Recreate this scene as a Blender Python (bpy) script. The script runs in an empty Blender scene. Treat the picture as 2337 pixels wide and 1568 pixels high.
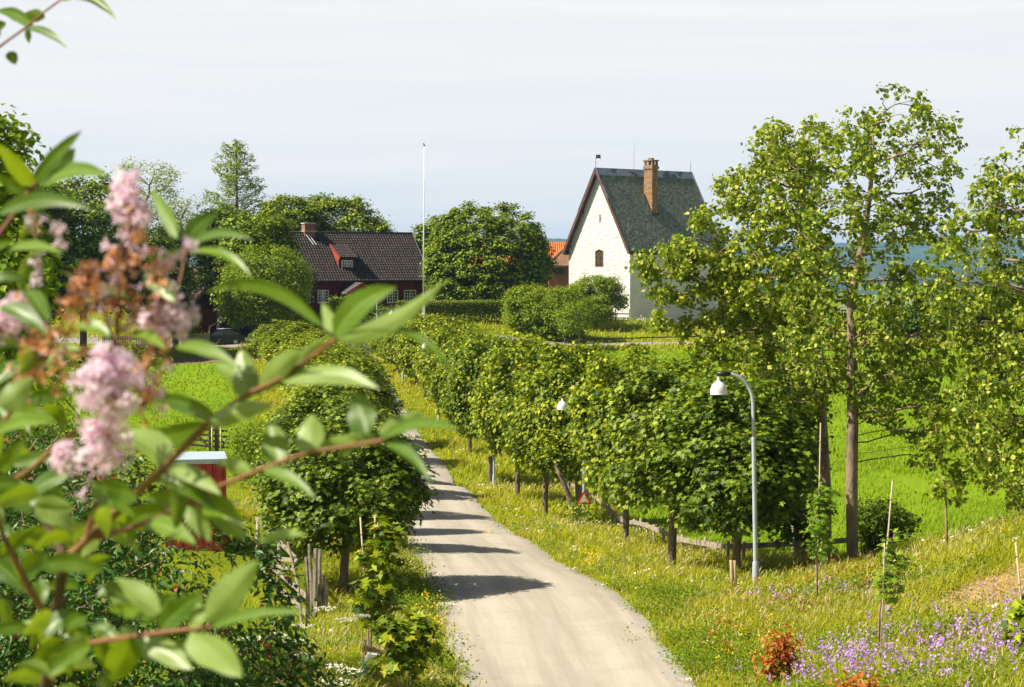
import bpy, math, random
import numpy as np
from mathutils import Vector, Matrix, geometry

# ---------------------------------------------------------------- camera, sky, sun
SC = bpy.context.scene
COL = SC.collection
FPX, HZ, CX, CY = 4542.0, 600.0, 1168.0, 784.0       # lens measured on a 2336 px wide print
PITCH = math.atan((CY - HZ) / FPX)
cam_d = bpy.data.cameras.new('camera'); cam = bpy.data.objects.new('camera', cam_d); COL.objects.link(cam)
cam_d.sensor_width = 36.0; cam_d.lens = FPX / 2336 * 36
cam_d.clip_start = 0.2; cam_d.clip_end = 30000
cam.rotation_euler = (math.pi / 2 - PITCH, 0, 0)
cam_d.dof.use_dof = True; cam_d.dof.focus_distance = 90.0; cam_d.dof.aperture_fstop = 10.0
SC.camera = cam

SUN_EL, SUN_AZ = math.radians(47), math.radians(11)   # light travels towards +x and a little +y
world = bpy.data.worlds.new('World'); SC.world = world; world.use_nodes = True
wn, wl = world.node_tree.nodes, world.node_tree.links
wn.clear()
w_out = wn.new('ShaderNodeOutputWorld'); w_bg = wn.new('ShaderNodeBackground'); w_bg.inputs[1].default_value = 0.05
sky = wn.new('ShaderNodeTexSky'); sky.sky_type = 'NISHITA'; sky.sun_disc = False
sky.sun_elevation = SUN_EL; sky.sun_rotation = math.radians(260); sky.air_density = 0.8; sky.dust_density = 3.0
w_tc = wn.new('ShaderNodeTexCoord'); w_sep = wn.new('ShaderNodeSeparateXYZ')
wl.new(w_tc.outputs['Generated'], w_sep.inputs[0])
w_map = wn.new('ShaderNodeMapping'); w_map.inputs['Scale'].default_value = (1.2, 1.2, 16)
w_map.inputs['Rotation'].default_value = (0.03, -0.04, 0)
wl.new(w_tc.outputs['Generated'], w_map.inputs[0])
w_no = wn.new('ShaderNodeTexNoise'); w_no.inputs['Scale'].default_value = 3.4; w_no.inputs['Detail'].default_value = 5
w_no.inputs['Roughness'].default_value = 0.55
wl.new(w_map.outputs[0], w_no.inputs['Vector'])
w_add = wn.new('ShaderNodeMath'); w_add.operation = 'MULTIPLY_ADD'      # veil thins and thickens in streaks
wl.new(w_no.outputs['Fac'], w_add.inputs[0]); w_add.inputs[1].default_value = 0.11
wl.new(w_sep.outputs[2], w_add.inputs[2])
w_sub = wn.new('ShaderNodeMath'); w_sub.operation = 'SUBTRACT'; w_sub.inputs[1].default_value = 0.055
wl.new(w_add.outputs[0], w_sub.inputs[0])
w_cr = wn.new('ShaderNodeValToRGB')
CR = [(0.0, (7.2, 7.8, 8.4)), (0.035, (7.7, 8.2, 8.6)), (0.075, (8.3, 8.5, 8.7)), (0.13, (8.6, 8.65, 8.7)), (0.3, (7.0, 7.4, 8.0))]
w_cr.color_ramp.elements[0].position = CR[0][0]; w_cr.color_ramp.elements[1].position = CR[1][0]
for _ in range(3): w_cr.color_ramp.elements.new(CR[_ + 2][0])
for e, (p, c) in zip(w_cr.color_ramp.elements, CR): e.position = p; e.color = (c[0] / 10, c[1] / 10, c[2] / 10, 1)
wl.new(w_sub.outputs[0], w_cr.inputs[0])
w_sc = wn.new('ShaderNodeVectorMath'); w_sc.operation = 'SCALE'; w_sc.inputs['Scale'].default_value = 12.6
wl.new(w_cr.outputs[0], w_sc.inputs[0])
w_map2 = wn.new('ShaderNodeMapping'); w_map2.inputs['Scale'].default_value = (1.6, 1.6, 34); w_map2.inputs['Rotation'].default_value = (0.02, -0.05, 0)
wl.new(w_tc.outputs['Generated'], w_map2.inputs[0])
w_no2 = wn.new('ShaderNodeTexNoise'); w_no2.inputs['Scale'].default_value = 2.6; w_no2.inputs['Detail'].default_value = 7; w_no2.inputs['Roughness'].default_value = 0.6; w_no2.inputs['Distortion'].default_value = 0.4
wl.new(w_map2.outputs[0], w_no2.inputs['Vector'])
w_cr2 = wn.new('ShaderNodeValToRGB'); w_cr2.color_ramp.elements[0].position = 0.40; w_cr2.color_ramp.elements[0].color = (0.965, 0.98, 0.995, 1)
w_cr2.color_ramp.elements[1].position = 0.66; w_cr2.color_ramp.elements[1].color = (1.025, 1.02, 1.01, 1)
wl.new(w_no2.outputs['Fac'], w_cr2.inputs[0])
w_mul = wn.new('ShaderNodeVectorMath'); w_mul.operation = 'MULTIPLY'; wl.new(w_sc.outputs[0], w_mul.inputs[0]); wl.new(w_cr2.outputs[0], w_mul.inputs[1])
w_mr = wn.new('ShaderNodeMapRange'); w_mr.inputs['From Min'].default_value = 0.13; w_mr.inputs['From Max'].default_value = 0.36
w_mr.inputs['To Min'].default_value = 0.97; w_mr.inputs['To Max'].default_value = 0.06
wl.new(w_sep.outputs[2], w_mr.inputs[0])
w_mix = wn.new('ShaderNodeMix'); w_mix.data_type = 'RGBA'
wl.new(w_mr.outputs[0], w_mix.inputs[0]); wl.new(sky.outputs[0], w_mix.inputs[6]); wl.new(w_mul.outputs[0], w_mix.inputs[7])
wl.new(w_mix.outputs[2], w_bg.inputs[0]); wl.new(w_bg.outputs[0], w_out.inputs[0])

sun_d = bpy.data.lights.new('sun', 'SUN'); sun_d.energy = 5.0; sun_d.angle = math.radians(0.53); sun_d.color = (1.0, 0.92, 0.77)
sun = bpy.data.objects.new('sun', sun_d); COL.objects.link(sun); sun.location = (-40, -10, 50)
SDIR = Vector((math.cos(SUN_EL) * math.cos(SUN_AZ), math.cos(SUN_EL) * math.sin(SUN_AZ), -math.sin(SUN_EL)))
sun.rotation_euler = SDIR.to_track_quat('-Z', 'Y').to_euler()
SC.view_settings.view_transform = 'Standard'; SC.view_settings.look = 'None'
SC.view_settings.exposure = 0.8; SC.view_settings.gamma = 1.0
SC.cycles.max_bounces = 8; SC.cycles.diffuse_bounces = 3; SC.cycles.glossy_bounces = 2
SC.cycles.transmission_bounces = 4; SC.cycles.transparent_max_bounces = 6; SC.cycles.volume_bounces = 0
SC.cycles.caustics_reflective = False; SC.cycles.caustics_refractive = False
SC.cycles.sample_clamp_indirect = 4.0

# ---------------------------------------------------------------- helpers
ct, st = math.cos(PITCH), math.sin(PITCH)
def P(u, v, d):
    "point at forward distance d whose direction is (u, v) on the print"
    a, b = (u - CX) / FPX, (CY - v) / FPX
    y, z = ct + b * st, -st + b * ct
    s = d / y
    return (a * s, d, z * s)

def thing(name, label, cat, loc=(0, 0, 0), rz=0.0, group=None, kind=None):
    o = bpy.data.objects.new(name, None); COL.objects.link(o)
    o.empty_display_size = 0.3
    o.location = loc; o.rotation_euler = (0, 0, rz)
    return tag(o, label, cat, group, kind)
def tag(o, label, cat, group=None, kind=None):
    if label: o['label'] = label
    if cat: o['category'] = cat
    if group: o['group'] = group
    if kind: o['kind'] = kind
    return o
def dup(root, loc, rz=0.0, label=None, group=None, scale=None):
    r = root.copy(); COL.objects.link(r); r.location = loc; r.rotation_euler = (0, 0, rz)
    if scale: r.scale = scale
    if label: r['label'] = label
    if group: r['group'] = group
    for ch in list(root.children):
        c = ch.copy(); COL.objects.link(c); c.parent = r
        for g in ch.children:
            e = g.copy(); COL.objects.link(e); e.parent = c
    return r

def mesh_np(name, V, tris=None, quads=None, mats=(), mi_t=None, mi_q=None, parent=None, smooth=False, loc=None, attrs=None):
    V = np.asarray(V, dtype=np.float32).reshape(-1, 3)
    me = bpy.data.meshes.new(name)
    nt = 0 if tris is None else len(tris); nq = 0 if quads is None else len(quads)
    me.vertices.add(len(V)); me.vertices.foreach_set('co', V.ravel())
    lo = []; starts = []; mi = []
    if nt: lo.append(np.asarray(tris, dtype=np.int32).ravel()); starts.append(np.arange(nt) * 3); mi.append(np.zeros(nt, np.int32) if mi_t is None else np.asarray(mi_t, np.int32))
    if nq: lo.append(np.asarray(quads, dtype=np.int32).ravel()); starts.append(nt * 3 + np.arange(nq) * 4); mi.append(np.zeros(nq, np.int32) if mi_q is None else np.asarray(mi_q, np.int32))
    lo = np.concatenate(lo); starts = np.concatenate(starts); mi = np.concatenate(mi)
    me.loops.add(len(lo)); me.loops.foreach_set('vertex_index', lo.astype(np.int32))
    me.polygons.add(nt + nq); me.polygons.foreach_set('loop_start', starts.astype(np.int32))
    me.polygons.foreach_set('material_index', mi)
    me.polygons.foreach_set('use_smooth', np.full(nt + nq, smooth, dtype=bool))
    for m in mats: me.materials.append(m)
    if attrs:
        for k, a in attrs.items():
            at = me.attributes.new(k, 'FLOAT', 'POINT'); at.data.foreach_set('value', np.asarray(a, np.float32))
    me.update(calc_edges=True)
    o = bpy.data.objects.new(name, me); COL.objects.link(o)
    if parent is not None: o.parent = parent
    if loc is not None: o.location = loc
    return o

class MB:
    def __init__(s): s.v = []; s.f = []; s.m = []; s.sm = []
    def face(s, pts, m=0, sm=False):
        b = len(s.v); s.v += [tuple(p) for p in pts]; s.f.append(tuple(range(b, b + len(pts)))); s.m.append(m); s.sm.append(sm)
    def box(s, x0, x1, y0, y1, z0, z1, m=0, M=None):
        c = [(x0, y0, z0), (x1, y0, z0), (x1, y1, z0), (x0, y1, z0), (x0, y0, z1), (x1, y0, z1), (x1, y1, z1), (x0, y1, z1)]
        if M is not None: c = [tuple(M @ Vector(p)) for p in c]
        b = len(s.v); s.v += c
        for q in ((0, 3, 2, 1), (4, 5, 6, 7), (0, 1, 5, 4), (1, 2, 6, 5), (2, 3, 7, 6), (3, 0, 4, 7)):
            s.f.append(tuple(b + i for i in q)); s.m.append(m); s.sm.append(False)
        return s
    def beam(s, p, q, w, h, m=0, up=(0, 0, 1)):
        "rectangular bar from p to q, w wide, h tall"
        p, q = Vector(p), Vector(q); d = (q - p); L = d.length; d.normalize()
        u = Vector(up); side = d.cross(u)
        if side.length < 1e-4: side = d.cross(Vector((1, 0, 0)))
        side.normalize(); u = side.cross(d)
        M = Matrix((( d.x, side.x, u.x, p.x), (d.y, side.y, u.y, p.y), (d.z, side.z, u.z, p.z), (0, 0, 0, 1)))
        return s.box(0, L, -w / 2, w / 2, -h / 2, h / 2, m, M)
    def tube(s, pts, rad, n=8, m=0, cap=True, sm=True):
        pts = [Vector(p) for p in pts]
        if not hasattr(rad, '__len__'): rad = [rad] * len(pts)
        b = len(s.v); ref = None
        for i, p in enumerate(pts):
            d = (pts[min(i + 1, len(pts) - 1)] - pts[max(i - 1, 0)]).normalized()
            if ref is None: ref = d.orthogonal().normalized()
            ref = (ref - d * ref.dot(d)); ref = ref.normalized() if ref.length > 1e-5 else d.orthogonal().normalized()
            bi = d.cross(ref)
            for k in range(n):
                a = 2 * math.pi * k / n
                s.v.append(tuple(p + (ref * math.cos(a) + bi * math.sin(a)) * rad[i]))
        for i in range(len(pts) - 1):
            for k in range(n):
                s.f.append((b + i * n + k, b + i * n + (k + 1) % n, b + (i + 1) * n + (k + 1) % n, b + (i + 1) * n + k)); s.m.append(m); s.sm.append(sm)
        if cap:
            s.f.append(tuple(b + k for k in range(n))[::-1]); s.m.append(m); s.sm.append(False)
            e = b + (len(pts) - 1) * n; s.f.append(tuple(e + k for k in range(n))); s.m.append(m); s.sm.append(False)
        return s
    def lathe(s, prof, n=24, m=0, c=(0, 0, 0), sm=True):
        b = len(s.v)
        for r, z in prof:
            for k in range(n):
                a = 2 * math.pi * k / n; s.v.append((c[0] + r * math.cos(a), c[1] + r * math.sin(a), c[2] + z))
        for i in range(len(prof) - 1):
            for k in range(n):
                s.f.append((b + i * n + k, b + i * n + (k + 1) % n, b + (i + 1) * n + (k + 1) % n, b + (i + 1) * n + k)); s.m.append(m); s.sm.append(sm)
        return s
    def prism(s, poly, off, m=0):
        "closed polygon (3-D points) extruded by vector off"
        b = len(s.v); n = len(poly); off = Vector(off)
        s.v += [tuple(p) for p in poly] + [tuple(Vector(p) + off) for p in poly]
        s.f.append(tuple(range(b, b + n))); s.f.append(tuple(range(b + 2 * n - 1, b + n - 1, -1)))
        s.m += [m, m]; s.sm += [False, False]
        for i in range(n):
            j = (i + 1) % n; s.f.append((b + j, b + i, b + n + i, b + n + j)); s.m.append(m); s.sm.append(False)
        return s
    def wall(s, outer, holes, o, ex, nrm, thick, m=0, mr=None):
        "flat wall in the plane (o, ex, z) with real openings and their reveals; nrm points outwards"
        o, ex, nrm = Vector(o), Vector(ex), Vector(nrm)
        def W(p, k=0.0): return o + ex * p[0] + Vector((0, 0, 1)) * p[1] - nrm * k
        loops = [[Vector((p[0], p[1], 0)) for p in L] for L in [outer] + holes]
        flat = [p for L in loops for p in L]
        tr = geometry.tessellate_polygon(loops)
        for t in tr:
            q = [W(flat[i]) for i in t]
            if (q[1] - q[0]).cross(q[2] - q[0]).dot(nrm) < 0: q = q[::-1]
            s.face(q, m)
        for L in holes:
            for i in range(len(L)):
                a, c = L[i], L[(i + 1) % len(L)]
                s.face([W(a), W(c), W(c, thick), W(a, thick)], m if mr is None else mr)
        return s
    def obj(s, name, mats, parent=None, loc=None):
        me = bpy.data.meshes.new(name); me.from_pydata(s.v, [], s.f)
        if not isinstance(mats, (list, tuple)): mats = [mats]
        for m in mats: me.materials.append(m)
        me.polygons.foreach_set('material_index', s.m); me.polygons.foreach_set('use_smooth', s.sm)
        me.update()
        o = bpy.data.objects.new(name, me); COL.objects.link(o)
        if parent is not None: o.parent = parent
        if loc is not None: o.location = loc
        return o

# ---------------------------------------------------------------- materials
def new_mat(name):
    m = bpy.data.materials.new(name); m.use_nodes = True
    nt = m.node_tree; b = nt.nodes['Principled BSDF']
    return m, nt, b
def rgba(c): return (c[0], c[1], c[2], 1)
def tex(nt, kind='Object'):
    t = nt.nodes.new('ShaderNodeTexCoord'); return t.outputs[kind]
def noise(nt, vec, scale, detail=4, rough=0.6):
    n = nt.nodes.new('ShaderNodeTexNoise'); n.inputs['Scale'].default_value = scale
    n.inputs['Detail'].default_value = detail; n.inputs['Roughness'].default_value = rough
    if vec is not None: nt.links.new(vec, n.inputs['Vector'])
    return n.outputs['Fac']
def mapping(nt, vec, scale=(1, 1, 1), rot=(0, 0, 0)):
    n = nt.nodes.new('ShaderNodeMapping'); n.inputs['Scale'].default_value = scale; n.inputs['Rotation'].default_value = rot
    nt.links.new(vec, n.inputs[0]); return n.outputs[0]
def ramp(nt, fac, stops):
    r = nt.nodes.new('ShaderNodeValToRGB'); e = r.color_ramp.elements
    while len(e) < len(stops): e.new(0.5)
    for el, (p, c) in zip(e, stops):
        el.position = p; el.color = rgba(c) if hasattr(c, '__len__') else (c, c, c, 1)
    nt.links.new(fac, r.inputs[0]); return r.outputs[0]
def mix(nt, fac, a, b, blend='MIX'):
    n = nt.nodes.new('ShaderNodeMix'); n.data_type = 'RGBA'; n.blend_type = blend
    for i, x in ((0, fac), (6, a), (7, b)):
        if hasattr(x, 'is_linked') or hasattr(x, 'links'): nt.links.new(x, n.inputs[i])
        elif i == 0: n.inputs[0].default_value = x
        else: n.inputs[i].default_value = rgba(x)
    return n.outputs[2]
def math_n(nt, op, a, b=0.0, c=None):
    n = nt.nodes.new('ShaderNodeMath'); n.operation = op
    for i, x in enumerate((a, b) if c is None else (a, b, c)):
        if hasattr(x, 'links'): nt.links.new(x, n.inputs[i])
        else: n.inputs[i].default_value = x
    return n.outputs[0]
def bump(nt, b, h, strength=0.5, dist=0.05):
    n = nt.nodes.new('ShaderNodeBump'); n.inputs['Strength'].default_value = strength; n.inputs['Distance'].default_value = dist
    nt.links.new(h, n.inputs['Height']); nt.links.new(n.outputs[0], b.inputs['Normal'])
def attr(nt, name):
    n = nt.nodes.new('ShaderNodeAttribute'); n.attribute_name = name; return n.outputs['Fac']

def mottled(name, c1, c2, scale=3.0, rough=0.8, bstr=0.3, bscale=20, bdist=0.02, metal=0.0, spec=0.3, stretch=None, c3=None, s3=0.6):
    m, nt, b = new_mat(name)
    v = tex(nt)
    if stretch: v = mapping(nt, v, stretch)
    f = noise(nt, v, scale, 6)
    col = mix(nt, ramp(nt, f, [(0.35, 0.0), (0.65, 1.0)]), c1, c2)
    if c3 is not None:
        col = mix(nt, ramp(nt, noise(nt, v, scale * 0.37, 5), [(s3 - 0.04, 0.0), (s3 + 0.06, 1.0)]), col, c3)
    nt.links.new(col, b.inputs['Base Color'])
    b.inputs['Roughness'].default_value = rough; b.inputs['Metallic'].default_value = metal
    b.inputs['Specular IOR Level'].default_value = spec
    if bstr: bump(nt, b, noise(nt, v, bscale, 4), bstr, bdist)
    return m

def leaf_mat(name, c1, c2, back=None, rare=None, trans=0.3, rough=0.55, spec=0.22, tcol=None, rare_amt=0.04):
    m, nt, b = new_mat(name)
    g = nt.nodes.new('ShaderNodeNewGeometry')
    r = g.outputs['Random Per Island']
    col = mix(nt, ramp(nt, r, [(0.1, 0.0), (0.9, 1.0)]), c1, c2)
    if rare is not None: col = mix(nt, ramp(nt, r, [(1 - rare_amt - .01, 0.0), (1 - rare_amt, 1.0)]), col, rare)
    oi = nt.nodes.new('ShaderNodeObjectInfo')
    hs = nt.nodes.new('ShaderNodeHueSaturation')
    nt.links.new(math_n(nt, 'MULTIPLY_ADD', oi.outputs['Random'], 0.016, 0.492), hs.inputs['Hue'])
    nt.links.new(math_n(nt, 'MULTIPLY_ADD', oi.outputs['Random'], -0.25, 1.1), hs.inputs['Value'])
    nt.links.new(col, hs.inputs['Color']); col = hs.outputs[0]
    if back is not None: col = mix(nt, g.outputs['Backfacing'], col, back)
    nt.links.new(col, b.inputs['Base Color'])
    b.inputs['Roughness'].default_value = rough; b.inputs['Specular IOR Level'].default_value = spec
    tr = nt.nodes.new('ShaderNodeBsdfTranslucent')
    tc = tcol or (min(1, c2[0] * 1.5), min(1, c2[1] * 1.5), c2[2] * 0.6)
    tr.inputs[0].default_value = rgba(tc)
    ms = nt.nodes.new('ShaderNodeMixShader'); ms.inputs[0].default_value = trans
    nt.links.new(b.outputs[0], ms.inputs[1]); nt.links.new(tr.outputs[0], ms.inputs[2])
    nt.links.new(ms.outputs[0], nt.nodes['Material Output'].inputs[0])
    return m

def plain(name, c, rough=0.6, metal=0.0, spec=0.4): return mottled(name, c, tuple(x * 0.85 for x in c), 6, rough, 0.1, 30, 0.005, metal, spec)

M = {}
M['bark'] = mottled('bark', (0.12, 0.085, 0.06), (0.25, 0.19, 0.14), 9, 0.9, 0.9, 30, 0.03, stretch=(1, 1, 0.25), c3=(0.33, 0.14, 0.03), s3=0.66)
M['aspen_bark'] = mottled('aspen_bark', (0.19, 0.14, 0.095), (0.36, 0.27, 0.18), 6, 0.85, 0.8, 18, 0.03, stretch=(1, 1, 0.3), c3=(0.10, 0.08, 0.065), s3=0.55)
M['twig'] = mottled('twig', (0.26, 0.17, 0.10), (0.36, 0.26, 0.16), 9, 0.8, 0.3, 40, 0.01)
M['maple_leaf'] = leaf_mat('maple_leaf', (0.03, 0.085, 0.002), (0.32, 0.38, 0.008), back=(0.11, 0.16, 0.015), rare=(0.42, 0.42, 0.02), rare_amt=0.05, trans=0.17)
M['deep_leaf'] = leaf_mat('deep_maple_leaf', (0.018, 0.055, 0.002), (0.23, 0.31, 0.008), back=(0.07, 0.11, 0.01), trans=0.15, spec=.3)
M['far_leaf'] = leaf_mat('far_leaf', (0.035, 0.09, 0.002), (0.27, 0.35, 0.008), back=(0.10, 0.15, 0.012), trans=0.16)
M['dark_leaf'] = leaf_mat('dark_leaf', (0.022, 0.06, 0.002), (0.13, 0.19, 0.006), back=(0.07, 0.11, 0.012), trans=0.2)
M['aspen_leaf'] = leaf_mat('aspen_leaf', (0.03, 0.09, 0.003), (0.32, 0.39, 0.012), back=(0.42, 0.48, 0.09), rare=(0.55, 0.56, 0.10), rare_amt=0.08, trans=0.27, tcol=(0.34, 0.42, 0.02))
M['birch_leaf'] = leaf_mat('birch_leaf', (0.10, 0.16, 0.006), (0.30, 0.35, 0.015), back=(0.26, 0.31, 0.05), trans=0.28)
M['larch_leaf'] = leaf_mat('larch_leaf', (0.07, 0.15, 0.010), (0.30, 0.40, 0.02), trans=0.22)
M['hedge_leaf'] = leaf_mat('hedge_leaf', (0.08, 0.13, 0.004), (0.20, 0.25, 0.008), trans=0.2)
M['bush_leaf'] = leaf_mat('bush_leaf', (0.06, 0.13, 0.003), (0.27, 0.34, 0.008), back=(0.19, 0.25, 0.02), trans=0.27)
M['apple_leaf'] = leaf_mat('apple_leaf', (0.10, 0.20, 0.012), (0.22, 0.32, 0.02), back=(0.2, 0.27, 0.08), trans=0.3)
M['shrub_leaf'] = leaf_mat('shrub_leaf', (0.022, 0.075, 0.012), (0.075, 0.17, 0.02), back=(0.08, 0.14, 0.04), rare=(0.28, 0.06, 0.02), rare_amt=0.03, trans=0.14, rough=0.42, spec=0.3)
M['copper_leaf'] = leaf_mat('copper_leaf', (0.22, 0.05, 0.012), (0.62, 0.22, 0.04), back=(0.45, 0.28, 0.08), rare=(0.30, 0.30, 0.03), rare_amt=0.2, trans=0.2)
M['grass'] = leaf_mat('grass', (0.11, 0.18, 0.002), (0.45, 0.44, 0.008), back=(0.33, 0.35, 0.008), rare=(0.55, 0.48, 0.15), rare_amt=0.10, trans=0.3, rough=0.6)
M['lush_grass'] = leaf_mat('lush_grass', (0.09, 0.19, 0.003), (0.23, 0.34, 0.006), trans=0.3, rough=0.6)
M['crop'] = leaf_mat('crop', (0.15, 0.25, 0.003), (0.27, 0.36, 0.006), trans=0.3, rough=0.6)
M['dry_grass'] = leaf_mat('dry_grass', (0.38, 0.33, 0.04), (0.58, 0.46, 0.12), back=(0.44, 0.37, 0.07), rare=(0.30, 0.16, 0.10), rare_amt=0.12, trans=0.25, rough=0.7)
M['seed_head'] = leaf_mat('seed_head', (0.34, 0.32, 0.12), (0.48, 0.42, 0.20), trans=0.25, rough=0.8)
M['hay'] = leaf_mat('hay', (0.42, 0.30, 0.10), (0.60, 0.45, 0.20), trans=0.15, rough=0.8)
M['white_flower'] = leaf_mat('white_flower', (0.62, 0.62, 0.42), (0.78, 0.78, 0.62), trans=0.2, tcol=(0.6, 0.6, 0.4))
M['yellow_flower'] = leaf_mat('yellow_flower', (0.75, 0.50, 0.02), (0.85, 0.65, 0.03), trans=0.2, tcol=(0.7, 0.5, 0.02))
M['purple_flower'] = leaf_mat('purple_flower', (0.44, 0.22, 0.68), (0.68, 0.46, 0.82), trans=0.25, tcol=(0.5, 0.25, 0.7))
M['orange_weed'] = leaf_mat('orange_weed', (0.28, 0.08, 0.015), (0.50, 0.30, 0.03), trans=0.2)
M['lilac_flower'] = leaf_mat('lilac_flower', (0.80, 0.55, 0.72), (0.93, 0.85, 0.88), trans=0.45, tcol=(0.92, 0.70, 0.82), rough=0.6)
M['withered_flower'] = leaf_mat('withered_flower', (0.66, 0.27, 0.06), (0.82, 0.54, 0.32), trans=0.3, tcol=(0.6, 0.25, 0.08), rare=(0.75, 0.55, 0.6), rare_amt=0.16)
M['red_flower'] = leaf_mat('red_flower', (0.55, 0.03, 0.05), (0.70, 0.06, 0.12), trans=0.2, tcol=(0.6, 0.03, 0.08))
HAZE_DENSITY = 0.00009
# ---------------------------------------------------------------- terrain
# points measured on the ground: (u, v, distance)
GP = [(1580, 1568, 36), (1065, 1568, 36), (1480, 1400, 45), (1000, 1400, 45), (1380, 1330, 50), (970, 1330, 50), (1200, 1230, 64), (905, 1230, 64),
      (1130, 1185, 75.5), (885, 1185, 75.5), (1060, 1110, 91), (900, 1110, 91), (1010, 1050, 105), (870, 1050, 105), (955, 985, 117), (860, 985, 117),
      (935, 874, 142), (800, 874, 142), (905, 828, 162), (790, 828, 162), (860, 800, 178), (780, 800, 178),
      (1683, 1322, 49), (1534, 1300, 53.5), (1428, 1240, 62.5), (1318, 1195, 73), (1244, 1168, 79), (1118, 1080, 98), (1040, 980, 118), (969, 906, 134), (928, 862, 149),
      (1725, 1320, 48), (1332, 1212, 74.7), (1127, 1115, 97), (1001, 963, 119.5),
      (1440, 730, 207), (1638, 745, 216), (1300, 735, 205), (1440, 785, 188), (1600, 785, 188), (1300, 785, 188), (1800, 785, 188), (1100, 770, 187), (1400, 768, 194), (1600, 768, 194),
      (1000, 716, 196), (800, 718, 200), (700, 722, 200), (960, 755, 186), (1100, 725, 196),
      (800, 1382, 48), (700, 1430, 44), (840, 1548, 32), (600, 1190, 62), (515, 1245, 52), (450, 1027, 99), (440, 830, 165), (300, 850, 160), (500, 785, 188), (300, 780, 186),
      (1945, 1270, 52), (1885, 1275, 54), (1665, 1274, 55), (1930, 1262, 57), (2200, 1232, 46), (2330, 1175, 45), (2336, 1560, 24), (1900, 1560, 30), (1700, 1560, 34),
      (2250, 1305, 38), (2030, 1470, 32), (2150, 1260, 47)]
XP = [(0, 0, -1.75), (-3, 14, -4.3), (3, 14, -4.6), (0, 26, -6.9), (-12, 20, -5.3), (-14, 40, -6.9), (-25, 45, -7.0), (-30, 80, -8.0), (-30, 120, -8.8), (-55, 100, -8.0), (-60, 190, -6.4),
      (14, 8, -3.2), (20, 25, -4.4), (24, 42, -5.6), (15, 60, -8.3), (25, 62, -8.4), (40, 62, -8.2), (30, 100, -9.6), (12, 90, -10.2), (10, 130, -9.6), (40, 150, -9.0), (20, 170, -8.4),
      (60, 100, -9.2), (70, 190, -7.8), (45, 200, -7.6), (30, 235, -6.4), (0, 235, -5.2), (-40, 235, -5.2), (-75, 60, -7.5), (75, 40, -6.0), (70, 240, -7.5), (-75, 240, -5.5), (0, -20, 0), (40, -10, 0), (-40, -10, 0)]
_pts = np.array([P(*g) for g in GP] + XP, float)
_pts[22:35, 2] -= 0.28; _pts[60:len(GP), 2] -= 0.28      # there the print shows the top of the grass, not the soil
_cx, _cz = _pts[:, :2], _pts[:, 2]
_SY = 0.7
def _k(A, B):
    d2 = ((A[:, None, 0] - B[None, :, 0])) ** 2 + (_SY * (A[:, None, 1] - B[None, :, 1])) ** 2
    return 0.5 * d2 * np.log(d2 + 1e-6)
_n = len(_cx)
_A = np.zeros((_n + 3, _n + 3)); _A[:_n, :_n] = _k(_cx, _cx) + np.eye(_n) * 2.0
_A[:_n, _n] = 1; _A[:_n, _n + 1:] = _cx; _A[_n:, :_n] = _A[:_n, _n:].T
_w = np.linalg.solve(_A, np.concatenate([_cz, np.zeros(3)]))
def ground(x, y):
    x = np.atleast_1d(np.asarray(x, float)); y = np.atleast_1d(np.asarray(y, float)); sh = x.shape
    q = np.stack([np.clip(x.ravel(), -80, 80), np.clip(y.ravel(), -25, 245)], 1)
    out = np.empty(len(q))
    for i in range(0, len(q), 20000):
        s = q[i:i + 20000]; out[i:i + 20000] = _k(s, _cx) @ _w[:_n] + _w[_n] + s @ _w[_n + 1:]
    d = np.maximum(0, y.ravel() - 245) + 0.6 * np.maximum(0, np.abs(x.ravel()) - 80)
    out = out - 62 * (1 - np.exp(-(np.maximum(0, d) / 420) ** 1.3))
    return out.reshape(sh)
def gz(x, y): return float(ground(x, y)[0])
def onground(u, v, d, sink=0.0):
    "ground spot straight below the print direction at distance d"
    p = P(u, v, d); return (p[0], p[1], gz(p[0], p[1]) - sink)

# road: centre and half widths
RC = np.array([(3.4, 4, 2.3), (2.6, 15, 2.3), (1.75, 26, 2.3), (1.2, 36, 2.12), (0.72, 45, 2.35), (0.08, 50, 2.25), (-1.62, 64, 2.1), (-2.66, 75.5, 2.05), (-4.25, 91, 2.1), (-5.8, 105, 2.1),
               (-7.7, 117, 2.1), (-9.2, 130, 2.1), (-10.9, 142, 2.1), (-13.2, 158, 2.2), (-14.9, 170, 2.5), (-16.0, 179, 3.2), (-16.6, 186, 3.6)])
def _smooth(tab, ys):
    out = []
    for k in (0, 2):
        z = np.interp(ys, tab[:, 1], tab[:, k])
        for _ in range(2):
            zp = np.pad(z, 4, mode='reflect', reflect_type='odd'); z = np.convolve(zp, np.ones(9) / 9, 'valid')
        out.append(z)
    return out
R_Y = np.arange(4, 186.01, 0.75); R_X, R_W = _smooth(RC, R_Y)
def road_x(y): return np.interp(y, R_Y, R_X)
def road_w(y): return np.interp(y, R_Y, R_W)
def road_dist(x, y):
    "signed distance in x to the road edge, negative on the road"
    d = np.abs(x - road_x(y)) - road_w(y)
    return np.where((y > 186) | (y < 4), 5.0, d)
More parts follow.
